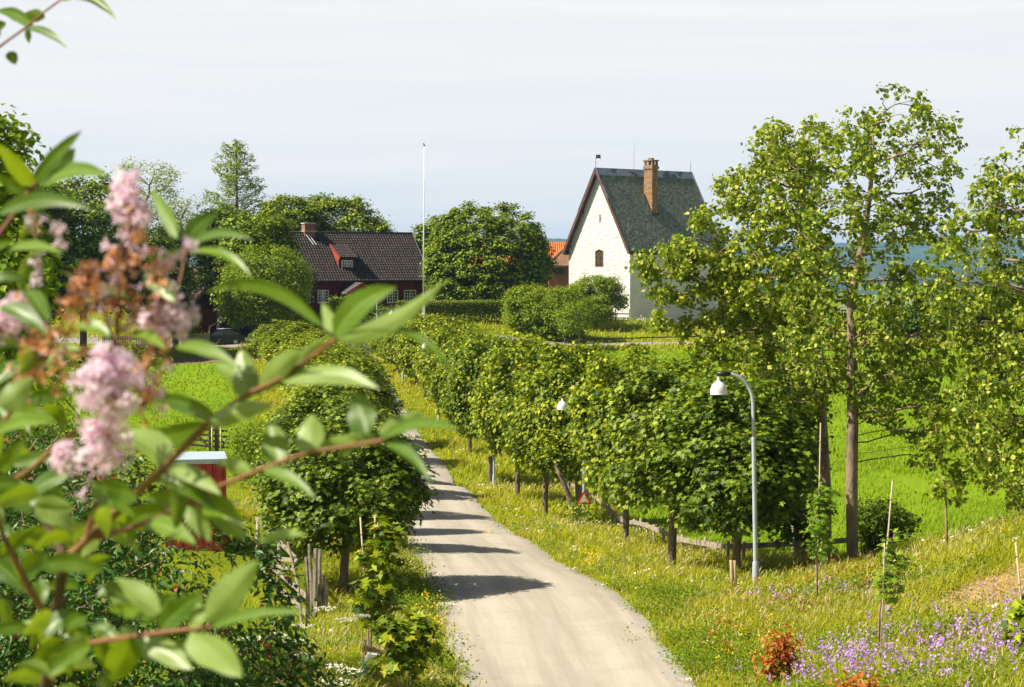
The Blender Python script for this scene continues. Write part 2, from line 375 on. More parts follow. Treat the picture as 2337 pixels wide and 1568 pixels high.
# crossing path: from the car park on the left past the tower
PX = np.array([-45, -34, -27, -20, -12, -4, 4, 12, 20, 30, 45, 62]); PY = np.array([186, 187, 187.5, 188, 188, 187.6, 187.6, 188, 188.6, 190, 193, 197]); PW = np.array([4, 4, 3.6, 3, 2.2, 1.2, 1.1, 1.1, 1.1, 1.1, 1.1, 1.1])
def path_dist(x, y): return np.where((x < -45) | (x > 62), 9.0, np.abs(y - np.interp(x, PX, PY)) - np.interp(x, PX, PW))
def field_line(y): return np.interp(y, [40, 55, 58, 70, 100, 130, 160, 180], [30, 6.3, 5.6, 5.0, 2.2, -1.6, -5.4, -7])
def bank_edge(x): return np.interp(x, [5, 7, 9, 11.6, 15, 22, 40], [57, 55, 52.5, 48.5, 46, 45, 44])
HAY = (9.3, 35.6, 4.6, 4.2)
def hay_d(x, y): return np.sqrt(((x - HAY[0] - 1.5) / HAY[2]) ** 2 + ((y - HAY[1] + 0.25 * (x - HAY[0] - 1.5)) / HAY[3]) ** 2)

def masks(x, y):
    rightfield = (y > 57) & (x > field_line(y) + 0.6) & (y < 183)
    leftfield = (x < road_x(y) - 7.5) & (y > 99) & (y < 166) & (x < -13)
    rightfield |= (y > bank_edge(x) + 1.5) & (x > 6.5) & (y < 183)
    soil = ((x < -9) & (y > 60) & (y < 66) & (x > -9.6 - 0.3 * (y - 60)) & (x < -7.3 - .3 * (y - 60))) | ((x < -19) & (y > 165) & (y < 173) & (x > -42))
    soil |= (np.abs(x + 10.2) < 0.8) & (np.abs(y - 76) < 1.2)
    return rightfield, leftfield, soil

_gy = np.concatenate([np.arange(-20, 4, 3), np.arange(4, 120, 0.75), np.arange(120, 215, 1.2), np.arange(215, 300, 6), np.geomspace(300, 9500, 34)])
_gx1 = np.concatenate([np.arange(0, 26, 0.75), np.arange(26, 90, 3), np.geomspace(95, 6000, 22)])
_gx = np.concatenate([-_gx1[::-1][:-1], _gx1])
GX, GY = np.meshgrid(_gx, _gy)
GZ = ground(GX, GY)
rd = road_dist(GX, GY)
GZ2 = GZ + np.random.default_rng(1).normal(0, 0.025, GZ.shape) * (rd > 1) * (GY < 200) - np.clip(-rd + 0.15, 0, 0.5) / 0.5 * 0.22 - np.clip(-path_dist(GX, GY), 0, 0.5) * 0.3
rf, lf, so = masks(GX, GY)
nx, ny = len(_gx), len(_gy)
ii, jj = np.meshgrid(np.arange(nx - 1), np.arange(ny - 1))
b0 = (jj * nx + ii).ravel()
m, nt, b = new_mat('ground_soil_and_turf')
v = tex(nt)
c = mix(nt, ramp(nt, noise(nt, v, 0.35, 6), [(0.35, 0.), (0.65, 1.)]), (0.13, 0.18, 0.006), (0.24, 0.27, 0.01))
c = mix(nt, attr(nt, 'field'), c, mix(nt, ramp(nt, noise(nt, mapping(nt, v, (1, 0.25, 1)), 0.5, 5), [(0.35, 0.), (0.65, 1.)]), (0.13, 0.23, 0.004), (0.20, 0.30, 0.007)))
c = mix(nt, attr(nt, 'soil'), c, mix(nt, ramp(nt, noise(nt, v, 6, 5), [(0.35, 0.), (0.65, 1.)]), (0.15, 0.10, 0.06), (0.24, 0.18, 0.11)))
c = mix(nt, attr(nt, 'hay'), c, mix(nt, ramp(nt, noise(nt, v, 8, 5), [(0.35, 0.), (0.65, 1.)]), (0.30, 0.22, 0.08), (0.20, 0.19, 0.04)))
nt.links.new(c, b.inputs['Base Color']); b.inputs['Roughness'].default_value = 0.95; b.inputs['Specular IOR Level'].default_value = 0.1
bump(nt, b, noise(nt, v, 9, 5), 0.8, 0.12)
M['ground'] = m
g = mesh_np('ground', np.stack([GX, GY, GZ2], -1), quads=np.stack([b0, b0 + 1, b0 + nx + 1, b0 + nx], 1), mats=[m], smooth=True,
            attrs={'field': (rf | lf).ravel() * 1.0, 'soil': so.ravel() * 1.0, 'hay': np.clip((1.05 - hay_d(GX, GY)) * 4, 0, 1).ravel()})
tag(g, None, None, kind='structure')

def strip(name, cx, cy, nxv, nyv, w, mat, K=12, lift=0.03, crown=0.0):
    "road sheet along a centre line; uv: x across, y along in metres"
    t = np.linspace(-1, 1, K + 1)
    rg = np.random.default_rng(7)
    wob = rg.normal(0, 0.035, (len(cx), 2)); 
    V = []; s = np.concatenate([[0], np.cumsum(np.hypot(np.diff(cx), np.diff(cy)))])
    for i, tt in enumerate(t):
        ww = w * tt + (wob[:, 0] if i == 0 else wob[:, 1] if i == K else 0)
        X = cx + nxv * ww; Y = cy + nyv * ww
        V.append(np.stack([X, Y, ground(X, Y) + lift * (0.2 if i in (0, K) else 1) + crown * (1 - tt * tt)], -1))
    V = np.stack(V, 1); n = len(cx)
    a, c_ = np.meshgrid(np.arange(n - 1), np.arange(K), indexing='ij'); q = (a * (K + 1) + c_).ravel()
    Q = np.stack([q, q + 1, q + K + 2, q + K + 1], 1)
    o = mesh_np(name, V, quads=Q, mats=[mat], smooth=True)
    uv = o.data.uv_layers.new(name='UVMap')
    UV = np.stack(np.broadcast_arrays(t[None, :], s[:, None]), -1).reshape(-1, 2)
    uv.data.foreach_set('uv', UV[Q.ravel()].astype(np.float32).ravel())
    tag(o, None, None, kind='structure'); return o

m, nt, b = new_mat('gravel')
uvn = tex(nt, 'UV'); ob = tex(nt)
sx = nt.nodes.new('ShaderNodeSeparateXYZ'); nt.links.new(uvn, sx.inputs[0])
ax = math_n(nt, 'ABSOLUTE', sx.outputs[0])
streak = noise(nt, mapping(nt, uvn, (9, 0.16, 1)), 1.0, 6, 0.65)
col = mix(nt, ramp(nt, streak, [(0.3, 0.), (0.7, 1.)]), (0.33, 0.295, 0.23), (0.46, 0.42, 0.34))
fine = noise(nt, ob, 26, 4, 0.85)
edge = ramp(nt, math_n(nt, 'ADD', ax, math_n(nt, 'MULTIPLY_ADD', noise(nt, ob, 1.1, 4), 0.5, -0.25)), [(0.84, 0.), (1.02, 1.)])
stones = mix(nt, ramp(nt, fine, [(0.42, 0.), (0.62, 1.)]), (0.25, 0.235, 0.21), (0.47, 0.445, 0.40))
col = mix(nt, edge, col, stones)
col = mix(nt, ramp(nt, math_n(nt, 'ADD', edge, noise(nt, mapping(nt, uvn, (3, 0.15, 1)), 2.0, 5)), [(0.60, 0.), (0.80, 0.7)]), col, stones)
tr = ramp(nt, math_n(nt, 'ABSOLUTE', math_n(nt, 'SUBTRACT', ax, 0.42)), [(0.05, 1.), (0.2, 0.)])
col = mix(nt, math_n(nt, 'MULTIPLY', tr, 0.5), col, (0.53, 0.485, 0.395))
col = mix(nt, math_n(nt, 'MULTIPLY', ramp(nt, noise(nt, ob, 0.7, 6, 0.7), [(0.48, 0.), (0.62, 1.)]), 0.35), col, (0.33, 0.29, 0.22))
col = mix(nt, math_n(nt, 'MULTIPLY', ramp(nt, ax, [(0.0, 1.), (0.12, 0.)]), 0.3), col, (0.36, 0.33, 0.27))
col = mix(nt, math_n(nt, 'MULTIPLY', ramp(nt, noise(nt, ob, 40, 4, 0.9), [(0.50, 0.), (0.62, 1.)]), 0.5), col, (0.25, 0.22, 0.17))
nt.links.new(col, b.inputs['Base Color']); b.inputs['Roughness'].default_value = 0.95; b.inputs['Specular IOR Level'].default_value = 0.15
bump(nt, b, math_n(nt, 'ADD', fine, math_n(nt, 'MULTIPLY', noise(nt, ob, 220, 2), 0.5)), 0.5, 0.02)
M['gravel'] = m
strip('gravel_road', R_X, R_Y, np.ones_like(R_X), np.zeros_like(R_X), R_W, m, K=16, lift=0.03, crown=0.06)
px = np.arange(-45, 62, 1.0)
M['asphalt'] = mottled('asphalt', (0.22, 0.205, 0.18), (0.31, 0.285, 0.24), 1.2, 0.9, 0.3, 40, 0.01)
strip('crossing_path', px, np.interp(px, PX, PY), np.zeros_like(px), np.ones_like(px), np.interp(px, PX, PW), M['asphalt'], K=6, lift=0.075)

# ---------------------------------------------------------------- far hills and fjord side
def hill(name, D, prof, depth, c1, c2, seed, base=-75):
    rg = np.random.default_rng(seed)
    U = np.linspace(-1500, 3800, 420)
    top = np.interp(U, [p[0] for p in prof], [p[1] for p in prof])
    nzr = sum(rg.normal(0, 1) * np.sin(U / s + rg.uniform(0, 7)) for s in (260, 120, 61, 33)) * 0.9 + rg.normal(0, 0.5, U.shape)
    V = []; K = 9
    for k in range(K):
        f = k / (K - 1); row = []
        for u, t, z_ in zip(U, top, nzr):
            p = P(u, t + z_, D); ztop = p[2]
            d = D - depth * (1 - f)
            row.append((p[0] * (d / D), d, base + (ztop - base) * math.sin(f * math.pi / 2) ** 1.2 + rg.normal(0, 3.0) * (0 < k < K - 1)))
        V.append(row)
    row = [(x, y + depth * 0.6, base) for x, y, z in V[-1]]; V.append(row); K += 1
    V = np.array(V); n = len(U); a, c_ = np.meshgrid(np.arange(K - 1), np.arange(n - 1), indexing='ij'); q = (a * n + c_).ravel()
    mm = mottled(name + '_forest', c1, c2, 0.012, 0.95, 0, spec=0.05)
    o = mesh_np(name, V, quads=np.stack([q, q + 1, q + n + 1, q + n], 1), mats=[mm], smooth=True)
    tag(o, None, None, kind='structure')
hill('far_hills', 7600, [(-1500, 548), (300, 545), (880, 534), (1240, 545), (1300, 546), (1700, 560), (2000, 552), (2130, 541), (2230, 543), (2336, 546), (3800, 535)], 1500, (0.03, 0.07, 0.03), (0.06, 0.11, 0.04), 3)
hill('near_hills', 5200, [(-1500, 590), (600, 580), (1000, 585), (1700, 600), (2000, 592), (2150, 585), (2250, 606), (2336, 612), (3800, 600)], 1200, (0.03, 0.06, 0.03), (0.06, 0.09, 0.04), 4)

# ---------------------------------------------------------------- plants: generators
def crown_points(rows, n, rg, shell=0.35, ratio=1.0, gap=0.0, lump=0.15):
    "points inside a body of revolution given as rows (z, x0, x1)"
    rows = sorted(rows); z = np.array([r[0] for r in rows]); x0 = np.array([r[1] for r in rows]); x1 = np.array([r[2] for r in rows])
    out = np.zeros((0, 3)); zz = np.linspace(z[0], z[-1], 200); hw = (np.interp(zz, z, x1) - np.interp(zz, z, x0)) / 2
    pw = hw ** 2 + 1e-6; cdf = np.cumsum(pw) / pw.sum()
    kk = rg.normal(0, 1, (6, 3)) * 2.2 / max(0.5, hw.max()); ph = rg.uniform(0, 7, 6)
    while len(out) < n:
        m_ = n * 2
        Z = np.interp(rg.uniform(0, 1, m_), cdf, zz); th = rg.uniform(0, 2 * np.pi, m_)
        a, c_ = np.interp(Z, z, x0), np.interp(Z, z, x1); h = (c_ - a) / 2
        r = h * (rg.uniform(0, 1, m_) ** (0.5 * (1 - shell)))
        p = np.stack([(a + c_) / 2 + r * np.cos(th), r * np.sin(th) * ratio, Z], 1)
        f = np.sin(p @ kk.T + ph).sum(1) / 2.4
        r2 = 1 + lump * f
        p[:, 0] = (a + c_) / 2 + (p[:, 0] - (a + c_) / 2) * r2; p[:, 1] *= r2
        if gap > 0: p = p[(f + rg.normal(0, .3, m_)) > -1.4 + gap * 1.4]
        out = np.concatenate([out, p])
    return out[:n]

def grow(att, trunk, step=0.3, kill=0.35, infl=3.0, maxit=90, up=0.12, rg=None):
    nodes = [np.array(trunk[0], float)]; par = [-1]
    for a, b_ in zip(trunk[:-1], trunk[1:]):
        a, b_ = np.array(a, float), np.array(b_, float); k = max(1, int(np.linalg.norm(b_ - a) / step))
        for i in range(1, k + 1):
            nodes.append(a + (b_ - a) * i / k); par.append(len(nodes) - 2)
    ntrunk = len(nodes)
    att = np.array(att, float); alive = np.ones(len(att), bool)
    N = np.array(nodes); D = np.linalg.norm(att[:, None] - N[None], axis=2); near = D.argmin(1); dist = D.min(1)
    # early nodes near the ground do not branch
    for it in range(maxit):
        act = alive & (dist < infl)
        if not act.any():
            if not alive.any(): break
            infl *= 1.5; act = alive & (dist < infl)
            if not act.any(): continue
        idx = np.where(act)[0]; newn = []; newp = []
        for nd in np.unique(near[idx]):
            a = att[idx[near[idx] == nd]] - nodes[nd]; a = a / (np.linalg.norm(a, axis=1)[:, None] + 1e-6)
            d = a.mean(0) + np.array([0, 0, up]) + (rg.normal(0, .12, 3) if rg is not None else 0); L = np.linalg.norm(d)
            if L < 1e-3: continue
            newn.append(nodes[nd] + d / L * step); newp.append(nd)
        if not newn: break
        base = len(nodes); nodes += newn; par += list(newp)
        NN = np.array(newn); D = np.linalg.norm(att[:, None] - NN[None], axis=2); k = D.argmin(1); dm = D.min(1)
        u_ = dm < dist; near[u_] = base + k[u_]; dist[u_] = dm[u_]
        alive &= dist > kill
    return np.array(nodes), np.array(par), ntrunk

def skeleton(nodes, par, r_tip, r_base, n_side=6, min_r=0.0):
    "tapered tubes along a branch graph"
    n = len(nodes); w = np.zeros(n); kids = [[] for _ in range(n)]
    for i in range(1, n): kids[par[i]].append(i)
    order = list(range(n))[::-1]
    for i in order:
        if not kids[i]: w[i] = 1
        if par[i] >= 0: w[par[i]] += w[i]
    r = r_tip * w ** 0.5; sc = (r_base - r_tip) / (r[0] - r_tip + 1e-9); r = r_tip + (r - r_tip) * sc if r[0] > r_tip * 1.01 else r
    V = []; Q = []; T = []; vb = 0
    starts = [(0, None)]
    while starts:
        i, pr = starts.pop()
        chain = [] if pr is None else [pr]
        j = i
        while True:
            chain.append(j)
            if not kids[j]: break
            ks = sorted(kids[j], key=lambda k: -w[k]); 
            for k in ks[1:]: starts.append((k, j))
            j = ks[0]
        if len(chain) < 2: continue
        pts = nodes[chain]; rr = r[chain].copy()
        if pr is not None: rr[0] = rr[1]
        if rr.max() < min_r: continue
        k = n_side if rr.max() > 0.03 else (4 if rr.max() > 0.012 else 3)
        t = np.gradient(pts, axis=0); t /= np.linalg.norm(t, axis=1)[:, None] + 1e-9
        ref = np.cross(t[0], [0.3, 0.9, 0.1]); ref /= np.linalg.norm(ref) + 1e-9
        ang = np.arange(k) * 2 * np.pi / k
        for a in range(len(pts)):
            ref = ref - t[a] * ref.dot(t[a]); ref /= np.linalg.norm(ref) + 1e-9; bi = np.cross(t[a], ref)
            V.append(pts[a] + (np.cos(ang)[:, None] * ref + np.sin(ang)[:, None] * bi) * rr[a])
        a, c_ = np.meshgrid(np.arange(len(pts) - 1), np.arange(k), indexing='ij'); a = a.ravel(); c_ = c_.ravel()
        Q.append(np.stack([vb + a * k + c_, vb + a * k + (c_ + 1) % k, vb + (a + 1) * k + (c_ + 1) % k, vb + (a + 1) * k + c_], 1))
        vb += len(pts) * k
    return np.concatenate(V), np.concatenate(Q)

LEAF = {  # outlines in the leaf plane: y along the midrib, slight fold in z ; triangles
    'kite': (np.array([(0, 0, 0), (-.42, .45, .12), (.42, .45, .12), (0, 1, -.06)]), np.array([(0, 3, 1), (0, 2, 3)])),
    'round': (np.array([(0, 0, 0), (.40, .22, .03), (.48, .55, .05), (.0, 1, -.05), (-.48, .55, .05), (-.40, .22, .03)]), np.array([(0, 1, 2), (0, 2, 3), (0, 3, 4), (0, 4, 5)])),
    'maple': (np.array([(0, 0, 0), (.46, .10, .06), (.22, .36, 0), (.60, .55, .05), (.22, .62, 0), (0, 1.05, -.1), (-.22, .62, 0), (-.60, .55, .05), (-.22, .36, 0), (-.46, .10, .06)]),
              np.array([(0, 1, 2), (2, 3, 4), (0, 2, 4), (4, 5, 6), (0, 4, 6), (0, 6, 8), (6, 7, 8), (0, 8, 9)])),
    'long': (np.array([(0, 0, 0), (-.20, .35, .06), (0, .4, -.02), (.20, .35, .06), (-.15, .7, .0), (0, .72, -.08), (.15, .7, .0), (0, 1, -.18)]),
             np.array([(0, 2, 1), (0, 3, 2), (1, 2, 5), (1, 5, 4), (2, 3, 6), (2, 6, 5), (4, 5, 7), (5, 6, 7)])),
    'blob': (np.array([(-.5, 0, 0), (.5, 0, 0), (.5, 1, .1), (-.5, 1, .1)]), np.array([(0, 1, 2), (0, 2, 3)])),
}
def leaves(Pn, Nn, size, shape, rg, droop=0.3, wind=None):
    "Pn positions, Nn preferred normals -> vertices, triangles"
    n = len(Pn); tv, tt = LEAF[shape]
    N = Nn / (np.linalg.norm(Nn, axis=1)[:, None] + 1e-9)
    A = rg.normal(0, 1, (n, 3)); A[:, 2] -= droop
    if wind is not None: A = A + np.array(wind)
    A -= N * (A * N).sum(1)[:, None]; A /= np.linalg.norm(A, axis=1)[:, None] + 1e-9
    B = np.cross(A, N); s = (size * rg.uniform(0.7, 1.25, n))[:, None, None]
    V = Pn[:, None] + s * (tv[None, :, 0, None] * B[:, None] + tv[None, :, 1, None] * A[:, None] + tv[None, :, 2, None] * N[:, None])
    T = (np.arange(n)[:, None, None] * len(tv) + tt[None]).reshape(-1, 3)
    return V.reshape(-1, 3), T

def clusters(att, per, sig, rg, centre, up=0.5, flat=0.6):
    n = len(att) * per
    c = np.repeat(att, per, 0); off = rg.normal(0, 1, (n, 3)) * sig; off[:, 2] *= flat
    p = c + off
    out = c - centre; out /= np.linalg.norm(out, axis=1)[:, None] + 1e-6
    N = out * 0.3 + off / sig * 0.35 + np.array([0, 0, up * 1.6]) + rg.normal(0, .45, (n, 3))
    return p, N

def tree(root, rows, trunk, rg, n_att=260, per=30, sig=0.22, size=0.12, shape='kite', leaf='maple_leaf', bark='bark', r_base=0.12, r_tip=0.006,
         step=0.3, kill=0.3, shell=0.4, ratio=1.0, gap=0.0, lump=0.15, up=0.5, flat=0.6, branch_frac=1.0, wind=None, min_r=0.0, crown_name='crown', extra=None, infl=3.0, grow_up=0.12):
    att = crown_points(rows, n_att, rg, shell, ratio, gap, lump)
    if extra is not None: att = np.concatenate([att, extra])
    sub = att if branch_frac >= 1 else att[rg.permutation(len(att))[:int(len(att) * branch_frac)]]
    nodes, par, nt_ = grow(sub, trunk, step, kill, infl, rg=rg, up=grow_up)
    V, Q = skeleton(nodes, par, r_tip, r_base, min_r=min_r)
    mesh_np('trunk', V, quads=Q, mats=[M[bark]], parent=root, smooth=True)
    cen = att.mean(0) - np.array([0, 0, 0.3])
    p, N = clusters(att, per, sig, rg, cen, up, flat)
    V, T = leaves(p, N, size, shape, rg, wind=wind)
    return mesh_np(crown_name, V, tris=T, mats=[M[leaf]], parent=root)

def tree_uv(name, label, cat, base, d, rows_uv, trunk_uv, seed, group=None, **kw):
    "tree whose outline was measured as rows (v, u0, u1) at distance d"
    rg = np.random.default_rng(seed)
    bx, by, bz = onground(base[0], base[1], d, 0.1)
    root = thing(name, label, cat, (bx, by, bz), 0, group)
    rows = []
    for v_, u0, u1 in rows_uv:
        a, c_ = P(u0, v_, d), P(u1, v_, d); rows.append((a[2] - bz, a[0] - bx, c_[0] - bx))
    tr = [(0, 0, 0)] + [(P(u_, v_, d)[0] - bx, o, P(u_, v_, d)[2] - bz) for (u_, v_, o) in trunk_uv]
    tree(root, rows, tr, rg, **kw)
    return root
# ---------------------------------------------------------------- avenue of young maples
def avenue_proto(seed, H, W, low, lean=0.0):
    rg = np.random.default_rng(seed)
    rows = [(low * H, -0.22 * W, 0.25 * W), ((low + .08) * H, -0.40 * W, 0.42 * W), ((low + .22) * H, -0.50 * W, 0.48 * W), (0.62 * H, -0.5 * W, 0.5 * W),
            (0.80 * H, -0.42 * W, 0.44 * W), (0.92 * H, -0.28 * W, 0.27 * W), (1.0 * H, -0.07 * W, 0.07 * W)]
    return rows, rg
RIGHT = [(1683, 1316, 50.8, 845), (1534, 1300, 53.5, 815), (1428, 1240, 62.5, 788), (1318, 1185, 78, 778), (1244, 1168, 79, 775), (1180, 1137, 86, 762),
         (1118, 1080, 98, 738), (1073, 1025, 108, 722), (1040, 980, 118, 708), (1009, 938, 127, 703), (969, 906, 134, 703), (949, 883, 141, 708),
         (928, 862, 149, 714), (906, 847, 155, 720), (891, 830, 162, 728)]
LEFT = [(48.5, -4.1, 880, 3.5), (57, -5.4, 872, 3.6), (66, -6.3, 850, 3.7), (75, -6.9, 828, 3.9), (84.5, -7.2, 805, 4.2), (93, -7.9, 790, 4.5), (102, -8.6, 776, 4.7),
        (111.5, -9.7, 764, 4.7), (121, -11.6, 752, 4.4), (130, -13.1, 740, 4.2), (139, -14.8, 730, 4.4), (148, -16.4, 722, 4.4), (156, -18.2, 720, 4.2)]
protos = []
for k in range(5):
    H0, W0 = 6.0, 4.1
    rows, rg = avenue_proto(40 + k, H0, W0, 0.29)
    root = thing('maple_tree', 'young maple', 'tree', (0, 0, 0), 0, 'maples lining the gravel road')
    tree(root, rows, [(0, 0, -0.1), (0.03, 0.02, 0.9), (-0.04, 0.05, 1.9), (0.02, 0, 3.0)], rg, n_att=280, per=62, sig=0.21, size=0.155, shape='maple', leaf='maple_leaf',
         r_base=0.125, r_tip=0.008, step=0.32, kill=0.35, shell=0.45, gap=0.8, lump=0.2, up=0.7, flat=0.65, branch_frac=0.4, wind=(0.5, 0, -0.2))
    protos.append(root)
_rr = random.Random(5)
_ord = ['first', 'second', 'third', 'fourth', 'fifth', 'sixth', 'seventh', 'eighth', 'ninth', 'tenth', 'eleventh', 'twelfth', 'thirteenth', 'fourteenth', 'fifteenth']
_used = set()
def put_avenue(i, x, y, H, W, label, rz=None):
    k = i % 5
    loc = (x, y, gz(x, y) - 0.05); sc = (W / 4.1, W / 4.1, H / 6.0); rz = _rr.uniform(0, 6.28) if rz is None else rz
    if k in _used: return dup(protos[k], loc, rz, label, None, sc)
    r = protos[k]; _used.add(k); r.location = loc; r.rotation_euler = (0, 0, rz); r.scale = sc; r['label'] = label; return r
for i, (u, v, d, vt) in enumerate(RIGHT):
    x = (u - CX) / FPX * d; z0 = gz(x, d); ztop = P(u, vt, d)[2]
    W = [4.0, 3.7, 3.6, 3.8, 3.7, 3.8, 3.8, 3.8, 3.8, 3.7, 3.7, 3.6, 3.6, 3.5, 3.4][i]
    lb = ('nearest young maple right of the gravel road, standing beside the tallest curved street lamp' if i == 0 else
          'farthest young maple in the row right of the gravel road' if i == 14 else
          f'{_ord[i]} young maple counted from the near end of the row right of the gravel road')
    put_avenue(i, x, d, ztop - z0 + (.1 if i < 6 else -.35), W, lb)
for i, (d, x, vt, W) in enumerate(LEFT):
    z0 = gz(x, d); ztop = P(700, vt, d)[2]
    lb = ('nearest dark green maple on the left verge, its shadow crossing the gravel road' if i == 0 else
          'farthest young maple in the row left of the gravel road' if i == len(LEFT) - 1 else
          f'{_ord[i]} maple counted from the near end of the row left of the gravel road')
    put_avenue(i + 3, x, d, ztop - z0 - .3, W, lb)
for r_ in [o for o in SC.objects if o.name.startswith('maple_tree') and o.parent is None]:
    x_, y_ = r_.location.x, r_.location.y
    if (x_ < -3 and y_ < 68) or (x_ > 4 and y_ < 56):      # the nearest trees have deeper green leaves
        for ch in r_.children:
            if ch.name.startswith('crown'): ch.material_slots[0].link = 'OBJECT'; ch.material_slots[0].material = M['deep_leaf']
# darker trees just behind the row
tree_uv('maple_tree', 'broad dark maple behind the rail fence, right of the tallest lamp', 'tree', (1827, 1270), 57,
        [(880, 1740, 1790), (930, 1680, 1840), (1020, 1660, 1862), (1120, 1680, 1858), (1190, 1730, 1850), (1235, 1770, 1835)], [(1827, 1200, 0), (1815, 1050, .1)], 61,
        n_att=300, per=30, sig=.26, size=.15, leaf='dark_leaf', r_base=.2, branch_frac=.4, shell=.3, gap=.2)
# leaning trunk behind the third tree
mb = MB(); x0 = onground(1316, 1170, 76)
mb.tube([(0, 0, -.2), (-.12, 0, .9), (-.5, 0, 1.9), (-.95, 0, 2.9)], [.14, .12, .10, .06], 8)
r = thing('leaning_tree', 'bare brown trunk leaning left among the maples beside the second lamp', 'tree', x0); mb.obj('trunk', M['bark'], r)
r2 = np.random.default_rng(3); pp, NN = clusters(np.array([(-.95, 0, 3.0), (-1.2, .2, 3.4), (-.6, -.2, 3.3), (-1.0, .3, 3.8), (.25, -2.1, .95), (.42, -2.2, .75), (.1, -2.1, 1.15)]), 120, .35, r2, np.array([-.9, 0, 2.6]))
V, T = leaves(pp, NN, .13, 'kite', r2); mesh_np('crown', V, tris=T, mats=[M['maple_leaf']], parent=r)
# round bush tree on the left by the gate
tree_uv('hazel_bush', 'pale green rounded bush at the right end of the dark wooden gate', 'bush', (600, 1120), 84,
        [(955, 585, 640), (985, 535, 680), (1030, 518, 690), (1075, 530, 690), (1110, 570, 660)], [(600, 1080, 0)], 62,
        n_att=220, per=34, sig=.25, size=.13, leaf='bush_leaf', r_base=.08, branch_frac=.3)

# ---------------------------------------------------------------- aspens at the right
def px(d): return FPX / d
ASP = dict(shape='round', leaf='aspen_leaf', bark='aspen_bark', gap=0.8, lump=0.22, up=0.15, flat=0.8, wind=(1.1, 0, 0), size=0.115, per=25, sig=0.105, kill=0.22, step=0.22, r_tip=0.009, grow_up=0.16)
tree_uv('aspen_tree', 'tallest aspen with straight pale trunk, standing left of the dark round bush', 'tree', (1945, 1275), 52,
        [(203, 2030, 2120), (260, 1925, 2155), (330, 1900, 2165), (420, 1890, 2170), (520, 1860, 2150), (620, 1830, 2130), (720, 1800, 2160), (820, 1800, 2185), (900, 1900, 2180), (1000, 2020, 2160), (1060, 2080, 2150)],
        [(1943, 1100, 0), (1946, 930, .05), (1944, 780, 0), (1942, 690, .1), (1968, 560, .1), (1985, 440, 0), (1992, 350, 0)], 71, n_att=640, r_base=0.155, shell=.25, **ASP)
tree_uv('aspen_tree', 'wide aspen whose long left limbs reach across the white stone house', 'tree', (1887, 1278), 55,
        [(262, 1830, 1860), (285, 1750, 1900), (340, 1680, 1920), (420, 1640, 1930), (520, 1610, 1900), (620, 1620, 1900), (720, 1640, 1900), (800, 1600, 1900), (880, 1620, 1900), (940, 1700, 1870)],
        [(1884, 1100, 0), (1872, 900, 0), (1868, 780, .1), (1850, 640, 0), (1838, 520, .1), (1830, 400, .1)], 72, n_att=700, r_base=0.14, shell=.25,
        extra=np.concatenate([np.array([[(u - 1887) / px(55) + np.random.default_rng(i).normal(0, .13), np.random.default_rng(i + 50).normal(0, .4), (1278 - v) / px(55) + np.random.default_rng(i + 90).normal(0, .13)] for i in range(a, a + 11)])
                              for a, (u, v) in zip(range(0, 400, 12), [(1460, 572), (1480, 605), (1500, 640), (1520, 548), (1555, 520), (1590, 478), (1560, 600), (1590, 640), (1600, 560), (1540, 660), (1560, 720), (1500, 715), (1610, 700), (1600, 760), (1530, 590), (1640, 600), (1570, 560)])]), **ASP)
tree_uv('aspen_tree', 'aspen at the right edge of the photo with its trunk out of view', 'tree', (2420, 1270), 48,
        [(290, 2300, 2420), (330, 2255, 2560), (420, 2210, 2600), (520, 2190, 2620), (620, 2160, 2620), (740, 2175, 2620), (860, 2170, 2620), (980, 2190, 2600), (1080, 2150, 2560), (1150, 2230, 2500)],
        [(2420, 1000, 0), (2410, 800, 0), (2400, 600, .1), (2390, 450, 0)], 73, n_att=900, r_base=0.19, shell=.25, **ASP)
tree_uv('aspen_tree', 'slim shaded aspen stem between the dark maple and the wide aspen', 'tree', (1815, 1262), 60,
        [(640, 1760, 1800), (700, 1700, 1840), (800, 1680, 1860), (900, 1690, 1880), (980, 1720, 1860)],
        [(1815, 1000, 0), (1812, 850, 0), (1800, 740, 0)], 74, n_att=280, r_base=0.13, shell=.2, **ASP)
# bare dead twigs on the tall trunk belong to it in life; a dark round bush stands beside it
tree_uv('elder_bush', 'dark rounded bush right of the tall aspen trunk', 'bush', (2030, 1262), 53,
        [(1140, 1985, 2030), (1165, 1960, 2075), (1205, 1955, 2090), (1245, 1965, 2080), (1275, 1985, 2060)], [(2025, 1230, 0)], 75,
        n_att=150, per=34, sig=.15, size=.09, leaf='dark_leaf', r_base=.05, branch_frac=.4)

# ---------------------------------------------------------------- trees round the farm
DT = dict(n_att=330, per=52, sig=.42, size=.34, shape='kite', leaf='far_leaf', r_base=.35, r_tip=.02, step=.8, kill=.9, branch_frac=.35, flat=.5, up=.65, gap=.3, lump=.18, shell=.55, infl=8)
def dt(**k): q = dict(DT); q.update(k); return q
tree_uv('maple_tree', 'big round-crowned maple between the red farmhouse and the white stone house', 'tree', (1112, 705), 204,
        [(464, 1070, 1150), (485, 1035, 1195), (520, 1005, 1222), (560, 985, 1238), (610, 975, 1250), (645, 985, 1243), (675, 1005, 1215), (695, 1030, 1190)],
        [(1112, 640, 0), (1110, 560, 0)], 81, **dt(n_att=620, per=85, sig=.36, size=.30, shell=.7, lump=.10, gap=.3, ratio=.8))
tree_uv('maple_tree', 'maple peeping out behind the left side of the big round maple', 'tree', (1000, 700), 214,
        [(490, 990, 1030), (515, 955, 1050), (560, 948, 1060), (620, 950, 1060), (660, 960, 1050)], [(1000, 640, 0)], 82, **dt())
